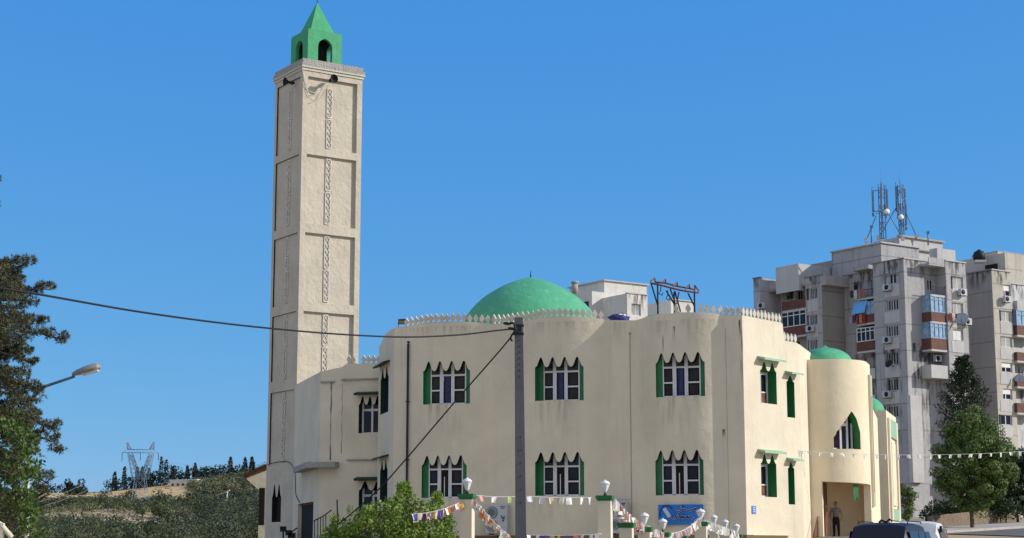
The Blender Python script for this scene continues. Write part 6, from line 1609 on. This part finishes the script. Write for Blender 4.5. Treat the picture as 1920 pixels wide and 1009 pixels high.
# white building on the hill
WBc = px_terr(345, 775); wz = WBc.z
wb_ = thing('hilltop_building', WBc, 'long low white building with a row of small dark windows on the hilltop', 'building'); g = MB()
L0, L1x, L2x = at(318, 917, 775), at(368, 917, 768), at(392, 913, 778); zt = at(345, 901, 775).z; dd1 = (Vector((L1x.x - L0.x, L1x.y - L0.y))).normalized(); n1 = Vector((dd1.y, -dd1.x)); dd2 = (Vector((L2x.x - L1x.x, L2x.y - L1x.y))).normalized(); n2 = Vector((dd2.y, -dd2.x))
P0_, P1_, P2_ = Vector((L0.x, L0.y)), Vector((L1x.x, L1x.y)), Vector((L2x.x, L2x.y)); P3_ = P0_ + (P2_ - P1_)
solid(wb_, [P0_, P1_, P2_, P3_], L0.z - 5, zt, 'backc', 'wall')
g = MB(); c = (P0_ + P2_) / 2; g.box((c.x, c.y, zt + .15), ((P1_ - P0_).length + .6, (P2_ - P1_).length + .6, .3), (V3(dd1), V3(dd2), UP)); g.build('roof', M['paper'], wb_)
for k in range(5): 
    q = P0_ + dd1 * ((P1_ - P0_).length * (k + .6) / 5.2) + n1 * .05; g = MB(); g.box((q.x, q.y, zt - 1.9), (1.1, .12, 1.0), (V3(dd1), V3(n1), UP)); g.build('window', M['glass'], wb_)
q = (P1_ + P2_) / 2 + n2 * .05; g = MB(); g.box((q.x, q.y, zt - 1.6), (1.0, .12, .8), (V3(dd2), V3(n2), UP)); g.build('window', M['glass'], wb_)
# sheds on the slope
for px, py, w, h, Y, mt, lb in [(432, 956, 26, 8, 600, 'metal', 'low blue-grey shed roof on the slope left of the minaret'), (458, 945, 22, 7, 630, 'paper', 'small white shed on the slope close to the minaret foot'), (481, 940, 14, 9, 640, 'backc', 'pale shed beside the house eave on the slope')]:
    c = at(px, py, Y); t = thing('shed', c, lb, 'shed'); ww_, hh_ = w / F * Y, h / F * Y; g = MB(); g.box(c, (ww_, 6, hh_)); g.build('wall', M[mt], t); g = MB(); g.prism([(-ww_ / 2 - .4, 0), (ww_ / 2 + .4, 0), (0, hh_ * .35)], c + UP * hh_ / 2 - Vector((0, 3.4, 0)), Vector((1, 0, 0)), UP, Vector((0, -1, 0)), 6.8); g.build('roof', M['paper'] if mt == 'metal' else M['conc'], t); g = MB(); g.box(c - Vector((ww_ * .2, 3.0, hh_ * .15)), (ww_ * .2, .2, hh_ * .5)); g.build('door', M['dark'], t)
g = MB(); p = px_terr(427, 590); g.tube([p - UP, at(427, 921, 590)], [.18, .12], 8); g.tube([at(427, 921, 590), at(431, 919, 590)], .15, 6); tag(g.build('lamp_post', M['paper']), 'thin white lamp post standing on the far slope above the blue-grey shed', 'lamp post')
# ================================================================== pylon
Yp = 520; pyb = at(263, 962, Yp)
py_ = thing('electricity_pylon', (pyb.x, Yp, terr(pyb.x, Yp)), 'steel lattice electricity pylon with a wide crossarm on the hillside at the left', 'pylon')
def PP(px, py, dy=0): 
    p = at(px, py, Yp); return Vector((p.x, Yp + dy, p.z))
g = MB(); R_ = .07
def bars(a, b, w0, w1, k):    # lattice column between two px points, square section
    A_, B_ = PP(*a), PP(*b); cs = []
    for sx, sy in ((-1, -1), (1, -1), (1, 1), (-1, 1)):
        p, q = A_ + Vector((sx * w0, sy * w0, 0)), B_ + Vector((sx * w1, sy * w1, 0)); g.tube([p, q], R_, 5); cs.append((p, q))
    for i in range(k):
        for j in range(4):
            p, q = cs[j], cs[(j + 1) % 4]; f0, f1 = i / k, (i + 1) / k
            g.tube([p[0].lerp(p[1], f0), q[0].lerp(q[1], f1)], R_ * .55, 4); g.tube([q[0].lerp(q[1], f0), p[0].lerp(p[1], f1)], R_ * .55, 4)
# body widening from the waist to the feet
W0 = [PP(252, 905, 0), PP(274, 905, 0)]
for sx in (0, 1):
    for sy in (-1, 1):
        wst = PP(254 if sx == 0 else 272, 898, sy * 1.2); ft = PP(246 if sx == 0 else 281, 975, sy * 3.2); g.tube([wst, ft], R_ * 1.1, 5)
for i in range(4):
    f0, f1 = i / 4, (i + 1) / 4
    for sy in (-1, 1):
        a0, a1 = PP(254, 898, sy * 1.2), PP(246, 975, sy * 3.2); b0, b1 = PP(272, 898, sy * 1.2), PP(281, 975, sy * 3.2)
        g.tube([a0.lerp(a1, f0), b0.lerp(b1, f1)], R_ * .6, 4); g.tube([b0.lerp(b1, f0), a0.lerp(a1, f1)], R_ * .6, 4); g.tube([a0.lerp(a1, f0), b0.lerp(b1, f0)], R_ * .6, 4)
g.build('body', M['pylon'], py_)
g = MB(); bars((254, 900), (244, 850), .9, .7, 6); bars((272, 900), (284, 850), .9, .7, 6); bars((262, 895), (246, 852), .5, .5, 5); bars((266, 895), (282, 852), .5, .5, 5); g.build('fork', M['pylon'], py_)
g = MB()
for y in (843, 849): g.tube([PP(240, y, -.7), PP(287, y, -.7)], R_, 5); g.tube([PP(240, y, .7), PP(287, y, .7)], R_, 5)
g.tube([PP(229, 849), PP(298, 849)], R_ * 1.3, 5)
for k in range(9): x = 240 + 47 * k / 9; g.tube([PP(x, 843, -.7), PP(x + 5, 849, -.7)], R_ * .6, 4)
g.tube([PP(229, 849), PP(240, 843)], R_ * .7, 4); g.tube([PP(298, 849), PP(287, 843)], R_ * .7, 4)
g.build('crossarm', M['pylon'], py_)
for a, b in (((243, 843), (239, 830)), ((284, 843), (289, 828))):
    g = MB(); bars(a, b, .6, .25, 3); g.build('peak', M['pylon'], py_)
for x in (229, 263, 297): g = MB(); g.tube([PP(x, 849), PP(x, 863)], R_ * 1.3, 6); g.build('insulator', M['darksteel'], py_)
for k, (a, b, sg) in enumerate([((297, 863), (497, 854), 3), ((229, 863), (-200, 925), 9), ((263, 863), (-200, 935), 9)]):
    A_, B_ = PP(*a), at(b[0], b[1], Yp + (250 if k == 0 else -60)); cable('transmission_line', sag_line(A_, B_, sg), .035, ['faint transmission line from the pylon towards the minaret', 'faint upper transmission line from the pylon to the left', 'faint lower transmission line from the pylon to the left'][k], 'metal', 'power line', 4, 2)
# ================================================================== house eave left of the minaret
Yh = 112; hs = thing('tiled_house', at(480, 960, Yh), 'house with a brown tiled roof eave and cream soffit peeping out left of the minaret', 'house')
E0, E1 = at(457, 893, Yh), at(500, 872, Yh); RD = Vector((.05, 1, 0)).normalized(); tk_ = 6
g = MB(); a0 = [E0, E1 + Vector((3, 0, 0)) + UP * 1.4]
g.quad([a0[0], a0[1], a0[1] + RD * tk_, a0[0] + RD * tk_]); g.quad([a0[0] - UP * .18, a0[0] - UP * .18 + RD * tk_, a0[1] - UP * .18 + RD * tk_, a0[1] - UP * .18]); g.quad([a0[0] - UP * .18, a0[1] - UP * .18, a0[1], a0[0]]); g.quad([a0[0], a0[0] + RD * tk_, a0[0] + RD * tk_ - UP * .18, a0[0] - UP * .18])
for k in range(12): g.tube([a0[0].lerp(a0[1], 0) + RD * (tk_ * k / 11) + UP * .03, a0[1] + RD * (tk_ * k / 11) + UP * .03], .09, 6)
g.build('roof', simple('brown_roof_tiles', (.14, .065, .045), .8, var=.3, scale=4), hs)
g = MB(); s0 = at(461, 897, Yh + .1); s1 = at(484, 918, Yh + .1); s2 = at(505, 918, Yh + .1); s3 = at(505, 880, Yh + .1)
g.quad([s0, s1, s2, s3]); g.quad([s0, s0 + RD * tk_, s1 + RD * tk_, s1]); g.build('soffit', M['creamwarm'], hs, merge=True)
g = MB(); c0 = at(484, 950, Yh + .6); g.box((c0.x + 1.6, c0.y + 2.8, c0.z - 1.2), (3.2, 5, 7)); g.build('wall', M['cream'], hs)
g = MB(); c = at(485, 950, Yh - .0); g.box((c.x + .2, c.y, c.z), (.35, .3, 2.4)); g.build('window', M['dark'], hs)
for px, y0, y1 in ((461, 894, 884), (469, 888, 880), (474, 885, 868), (477, 884, 866)):
    g = MB(); g.tube([at(px, y0, Yh), at(px, y1, Yh)], .06, 6); g.build('roof_spike', M['darksteel'], hs)
# small gable bit at the lower left corner
gb = thing('garden_wall', at(8, 1000, 24), 'pale sloping wall coping and post at the bottom left corner', 'wall'); g = MB(); g.tube([at(-10, 978, 24), at(2, 984, 24), at(22, 1008, 24)], .04, 6); g.build('coping', M['cream'], gb); g = MB(); c = at(2, 1000, 24); g.box((c.x, c.y, c.z / 2 + .07), (.07, .07, c.z + .14)); g.build('post', M['cream'], gb); g = MB(); c = at(-15, 1012, 24.1); g.box((c.x, c.y, c.z / 2), (.36, .1, c.z)); g.build('panel', M['stone'], gb)
# railing by the side door behind the bush
rl = thing('iron_railing', at(592, 980, 84), 'thin dark iron railing by the side door below the minaret', 'railing'); g = MB()
g.tube([at(588, 977, 84), at(606, 968, 84), at(622, 956, 84)], .03, 6); g.tube([at(632, 937, 84), at(633, 985, 84)], .035, 6)
for px in (590, 596, 601, 606, 611): g.tube([at(px, 976 - (px - 590) * .5, 84), at(px, 1012, 84)], .025, 5)
g.build('bars', M['darksteel'], rl)
br_ = thing('metal_brackets', at(540, 1000, 98), 'dark metal fixtures standing by the foot of the minaret', 'fixture'); g = MB(); 
for px, y0 in ((531, 988), (541, 995), (548, 1000)): g.tube([at(px, 1015, 98), at(px, y0, 98)], .05, 6); g.box(at(px, y0 + 4, 98), (.35, .2, .3))
g.tube([at(541, 1002, 98), at(557, 990, 98)], .04, 6); g.build('frame', M['black'], br_)
# ================================================================== stone wall by the street
sw = MB(); S0, S1 = at(1738, 975, 116), at(1905, 960, 126); NN = 40
for i in range(NN):
    u0, u1 = i / NN, (i + 1) / NN; p, q = S0.lerp(S1, u0), S0.lerp(S1, u1); z = lambda u, x: z_at(x.x, x.y, interp(u, [0, .35, .55, .8, 1], [968, 962, 958, 957, 950]) + 1.2 * noise.noise(Vector((u * 20, 3, 1))))
    za, zb = z(u0, p), z(u1, q); sw.quad([(p.x, p.y, 2), (q.x, q.y, 2), (q.x, q.y, zb), (p.x, p.y, za)]); sw.quad([(p.x, p.y, za), (q.x, q.y, zb), (q.x, q.y + .5, zb), (p.x, p.y + .5, za)]); sw.quad([(q.x, q.y + .5, 2), (p.x, p.y + .5, 2), (p.x, p.y + .5, za), (q.x, q.y + .5, zb)])
o = sw.build('stone_wall', M['stone'], merge=True); tag(o, 'rough brown stone retaining wall under the big tree beside the street', 'wall')
# ================================================================== cars
def sweep_car(loc, rz, L_, W_, H_, paint, label, kind='suv', rails=False, vents=False):
    t = thing('parked_car', loc, label, 'car'); t.rotation_euler = (0, 0, rz)
    # stations along y (rear = -L/2 faces the camera); each ring: half width and z values
    def ring(y, wl, wr, zb, zbelt, zr):
        return [(-wl, y, zb), (-wl * 1.02, y, zbelt * .72), (-wl, y, zbelt), (-wr, y, (zbelt + zr) / 2 + .05), (-wr * .9, y, zr - .05), (-wr * .6, y, zr + .01), (0, y, zr + .025), (wr * .6, y, zr + .01), (wr * .9, y, zr - .05), (wr, y, (zbelt + zr) / 2 + .05), (wl, y, zbelt), (wl * 1.02, y, zbelt * .72), (wl, y, zb)]
    hw = W_ / 2; b = H_ * .56; st = [(-L_ / 2, hw * .93, hw * .80, .35, b, b + .02), (-L_ / 2 + .06, hw * .97, hw * .86, .3, b, H_ * .80), (-L_ / 2 + .22, hw, hw * .88, .28, b, H_ * .965), (-L_ / 2 + .7, hw, hw * .87, .28, b, H_), (0, hw, hw * .87, .28, b, H_), (L_ * .12, hw, hw * .85, .28, b, H_ * .97), (L_ * .2, hw, hw * .83, .28, b, H_ * .86), (L_ * .30, hw, hw * .80, .28, b, b + .04), (L_ * .44, hw * .95, hw * .8, .3, b * .92, b * .93), (L_ / 2, hw * .85, hw * .6, .38, b * .70, b * .72)]
    g = MB(); R0 = [ring(*s) for s in st]
    for r0, r1 in zip(R0, R0[1:]):
        for k in range(12): g.quad([r0[k], r0[k + 1], r1[k + 1], r1[k]], 0, True)
        g.quad([r0[0], r1[0], r1[-1], r0[-1]], 0)
    g.quad(list(reversed(R0[0]))); g.quad(R0[-1]); body = g.build('body', paint, t, local=True, merge=True, angle=40)
    g = MB(); y = -L_ / 2
    g.quad([(-hw * .74, y + .035, b + .08), (hw * .74, y + .035, b + .08), (hw * .68, y + .07, H_ * .80), (-hw * .68, y + .07, H_ * .80)]); g.build('rear_window', M['glass'], t, local=True)
    g = MB(); g.quad([(hw * .70, L_ * .285, b + .08), (-hw * .70, L_ * .285, b + .08), (-hw * .68, L_ * .205, H_ * .86), (hw * .68, L_ * .205, H_ * .86)]); g.build('windscreen', M['glass'], t, local=True)
    for s in (-1, 1):
        g = MB(); x0, x1 = hw * 1.0 * s, hw * .885 * s
        for ya, yb2 in ((-L_ * .45, -L_ * .2), (-L_ * .18, 0), (.03 * L_, L_ * .2)):
            g.quad([(x0 * .995 + .004 * s, ya, b + .05), (x0 * .995 + .004 * s, yb2, b + .05), (x1 + .012 * s, yb2 - (.15 if ya > 0 else 0), H_ * .88), (x1 + .012 * s, ya, H_ * .88)])
        g.build('side_window', M['glass'], t, local=True)
        g = MB(); g.box((hw * .9 * s, -L_ / 2 + .02, b - .12), (.14, .08, .34)); g.build('tail_light', simple('red_lens', (.35, .02, .02), .3), t, local=True)
        g = MB(); g.box((hw * .66 * s, L_ / 2 - .02, b * .72), (.3, .1, .14)); g.build('headlight', M['lampw'], t, local=True)
        g = MB(); g.box((s * (hw + .1), L_ * .2, b + .1), (.18, .1, .14)); g.build('mirror', M['black'], t, local=True)
        for yy in (-L_ * .30, L_ * .31):
            g = MB(); A = (Vector((0, 1, 0)), UP, Vector((1, 0, 0))); g.lathe([(.2, -.1), (.30, -.11), (.34, -.06), (.34, .06), (.30, .11), (.2, .1)], (s * (hw - .1), yy, .34), 20, axis=A); wh_ = g.build('wheel', M['black'], t, local=True)
            g = MB(); g.lathe([(.001, -.115), (.18, -.105), (.19, 0), (.18, .105), (.001, .115)], (s * (hw - .1), yy, .34), 12, axis=A); g.build('rim', M['metal'], wh_, local=True)
    g = MB(); g.box((0, -L_ / 2 - .04, .45), (W_ * .95, .16, .2)); g.build('bumper', M['black'], t, local=True)
    g = MB(); g.box((0, -L_ / 2 - .0, b - .15), (.5, .04, .12)); g.build('licence_plate', M['paper'], t, local=True)
    if rails:
        g = MB()
        for s in (-1, 1): g.tube([(s * hw * .75, -L_ * .35, H_ + .0), (s * hw * .75, -L_ * .33, H_ + .06), (s * hw * .75, L_ * .05, H_ + .06), (s * hw * .75, L_ * .07, H_)], .018, 6)
        g.tube([(-.12, -L_ * .34, H_ + .02), (-.05, -L_ * .34, H_ + .09), (.1, -L_ * .34, H_ + .03), (.2, -L_ * .34, H_ + .12), (.28, -L_ * .34, H_ + .05)], .035, 6)
        g.build('roof_rack', M['black'], t, local=True)
    if vents:
        g = MB()
        for k in range(3): g.box((hw * .93, -L_ * .42 + .18 * k, H_ * .86), (.06, .07, .22))
        g.build('vent', M['black'], t, local=True)
    return t
navy = simple('navy_paint', (.010, .013, .032), .5, 0, var=.1); wpaint = simple('white_car_paint', (.72, .72, .70), .3)
c = at(1672, 981, 52); sweep_car((c.x + .42, 53.5, c.z - 1.98), -.46, 4.2, 2.0, 1.98, navy, 'dark navy car with a roof rack at the bottom right edge', rails=True)
c = at(1718, 978, 62); sweep_car((c.x + .65, 64, c.z - 1.9), -.34, 4.3, 1.85, 1.9, wpaint, 'white car whose roof shows just behind and right of the navy one', vents=True)
# ================================================================== person in the doorway
def skin_obj(name, verts, edges, radii, mat, parent, vox=.011):
    """one continuous surface grown over a jointed skeleton: tapered capsules voxel-remeshed and smoothed into a single skin"""
    def rad(k): r = radii[k]; return r if isinstance(r, tuple) else (r, r)
    vv = []; ff = []; SG, RG = 12, 7
    for (a, b) in edges:
        A_, B_ = Vector(verts[a]), Vector(verts[b]); ra, rb = rad(a), rad(b); n_ = max(2, int((B_ - A_).length / (.4 * min(min(ra), min(rb)))) + 1)
        for k in range(n_ + 1):
            f = k / n_; c = A_.lerp(B_, f); rx, ry = ra[0] + (rb[0] - ra[0]) * f, ra[1] + (rb[1] - ra[1]) * f; rz = (rx + ry) * .5; i0 = len(vv)
            vv.append((c.x, c.y, c.z - rz))
            for r_ in range(1, RG):
                t_ = -pi / 2 + pi * r_ / RG
                for q in range(SG): an = 2 * pi * q / SG; vv.append((c.x + rx * cos(t_) * cos(an), c.y + ry * cos(t_) * sin(an), c.z + rz * sin(t_)))
            vv.append((c.x, c.y, c.z + rz)); ti = len(vv) - 1
            for q in range(SG): ff.append((i0, i0 + 1 + (q + 1) % SG, i0 + 1 + q)); ff.append((ti, ti - SG + q, ti - SG + (q + 1) % SG))
            for r_ in range(RG - 2):
                for q in range(SG): x = i0 + 1 + r_ * SG; ff.append((x + q, x + (q + 1) % SG, x + SG + (q + 1) % SG, x + SG + q))
    me = bpy.data.meshes.new(name + '_base'); me.from_pydata(vv, [], ff); me.update()
    tmp = bpy.data.objects.new(name, me); COL.objects.link(tmp)
    m = tmp.modifiers.new('r', 'REMESH'); m.mode = 'VOXEL'; m.voxel_size = vox; m.use_smooth_shade = True
    m2 = tmp.modifiers.new('s', 'SMOOTH'); m2.factor = .5; m2.iterations = 3
    dg = bpy.context.evaluated_depsgraph_get(); me2 = bpy.data.meshes.new_from_object(tmp.evaluated_get(dg)); bpy.data.objects.remove(tmp); me2.materials.clear(); me2.materials.append(mat)
    for p in me2.polygons: p.use_smooth = True
    o = bpy.data.objects.new(name, me2); COL.objects.link(o); o.parent = parent; return o
pf = at(1561, 1007, 88.9); pf = pf + V3(n) * .75; per = thing('person', (pf.x + .30, pf.y, FLOORZ), 'person in a grey-brown patterned short-sleeved shirt and black trousers standing in the mosque doorway', 'person', rz=-.45)
skin = simple('skin', (.42, .25, .17), .55, var=.06); hair = simple('dark_hair', (.02, .016, .013), .7); shirt = simple('grey_brown_shirt', (.30, .26, .25), .85, var=.45, scale=14); trou = simple('black_trousers', (.014, .014, .018), .8)
V_ = []; E_l = []; Rr = []
def add(p, r, par=None):
    V_.append(p); Rr.append(r); 
    if par is not None: E_l.append((par, len(V_) - 1))
    return len(V_) - 1
pel = add((0, 0, .93), (.135, .095)); wa_i = add((0, 0, 1.08), (.12, .085), pel); chh = add((0, 0, 1.30), (.145, .095), wa_i); nb = add((0, .01, 1.44), (.07, .06), chh); nk = add((0, .0, 1.52), .052, nb); hd1 = add((0, -.01, 1.60), (.072, .082), nk); hd2 = add((0, -.005, 1.68), (.078, .092), hd1); hd3 = add((0, 0, 1.74), (.05, .06), hd2)
add((0, -.105, 1.615), .014, hd1)   # nose
for s in (-1, 1): add((s * .083, .0, 1.62), (.012, .02), hd1)
for s in (-1, 1):
    if s == 1: el, wr_, hn = (.30, .02, 1.14), (.29, -.05, .90), Vector((.0, -.15, -1))
    else: el, wr_, hn = (-.31, .05, 1.14), (-.25, -.06, .95), Vector((.25, -.4, -.85))
    sh = add((s * .19, .0, 1.40), .06, chh); e_ = add(el, .043, sh); w_i = add(wr_, .029, e_); hn.normalize(); W0_ = Vector(wr_); pm_ = W0_ + hn * .07; p_i = add(tuple(pm_), (.038, .018), w_i)
    sx_ = Vector((0, 1, 0)).cross(hn).normalized() if abs(hn.y) < .8 else Vector((1, 0, 0)); sdv = hn.cross(Vector((1, 0, 0))).normalized()
    for k in range(4):
        off_ = sdv * (.027 - .018 * k); ln = (.068, .078, .073, .058)[k]; f0 = add(tuple(W0_ + hn * .10 + off_), .010, p_i); f1 = add(tuple(W0_ + hn * (.10 + ln * .5) + off_ * 1.05 - Vector((s * .006, 0, 0))), .0085, f0); add(tuple(W0_ + hn * (.10 + ln) + off_ * 1.05 - Vector((s * .022, 0, 0))), .007, f1)
    th0 = add(tuple(W0_ + hn * .045 + sdv * .042), .012, p_i); add(tuple(W0_ + hn * .085 + sdv * .062 - Vector((s * .01, 0, 0))), .009, th0)
for s in (-1, 1):
    hp = add((s * .09, 0, .86), .085, pel); kn = add((s * .11 + (.02 if s > 0 else 0), -.03 if s > 0 else .0, .49), .058, hp); an = add((s * .12, .02, .09), .038, kn); ft = add((s * .135, -.06, .045), .038, an); add((s * .15, -.17, .03), .028, ft)
skin_obj('body', V_, E_l, Rr, skin, per, .0055)
skin_obj('shirt', [(0, 0, .93), (0, 0, 1.08), (0, 0, 1.30), (0, .01, 1.43), (-.19, 0, 1.405), (.19, 0, 1.405), (-.27, .03, 1.24), (.255, .01, 1.24)], [(0, 1), (1, 2), (2, 3), (2, 4), (2, 5), (4, 6), (5, 7)], [(.165, .125), (.15, .115), (.175, .125), (.075, .065), .075, .075, .065, .065], shirt, per)
skin_obj('trousers', [(0, 0, 1.0), (0, 0, .93), (-.08, 0, .86), (.08, 0, .86), (-.11, 0, .49), (.13, -.03, .49), (-.12, .02, .12), (.122, .02, .12)], [(0, 1), (1, 2), (1, 3), (2, 4), (3, 5), (4, 6), (5, 7)], [(.150, .12), (.168, .142), .113, .113, .078, .078, .060, .060], trou, per)
for s in (-1, 1): skin_obj('shoe', [(s * .12, .04, .05), (s * .135, -.06, .05), (s * .152, -.20, .035)], [(0, 1), (1, 2)], [.05, .052, .038], M['black'], per)
skin_obj('hair', [(0, .04, 1.63), (0, .025, 1.715), (0, -.035, 1.745), (-.055, .03, 1.69), (.055, .03, 1.69)], [(0, 1), (1, 2), (1, 3), (1, 4)], [(.070, .06), (.080, .078), (.058, .045), .038, .038], hair, per, .007)
g = MB()
for s in (-1, 1): g.lathe([(.001, -.008), (.009, -.004), (.010, .0), (.009, .004), (.001, .008)], (s * .03, -.087, 1.645), 8)
g.build('eye', M['black'], per, local=True)
g = MB(); g.box((0, -.088, 1.575), (.045, .008, .008)); g.build('mouth', simple('lip', (.25, .1, .09), .5), per, local=True)
g = MB()
for s in (-1, 1): g.box((s * .032, -.090, 1.665), (.035, .008, .007))
g.build('eyebrow', hair, per, local=True)
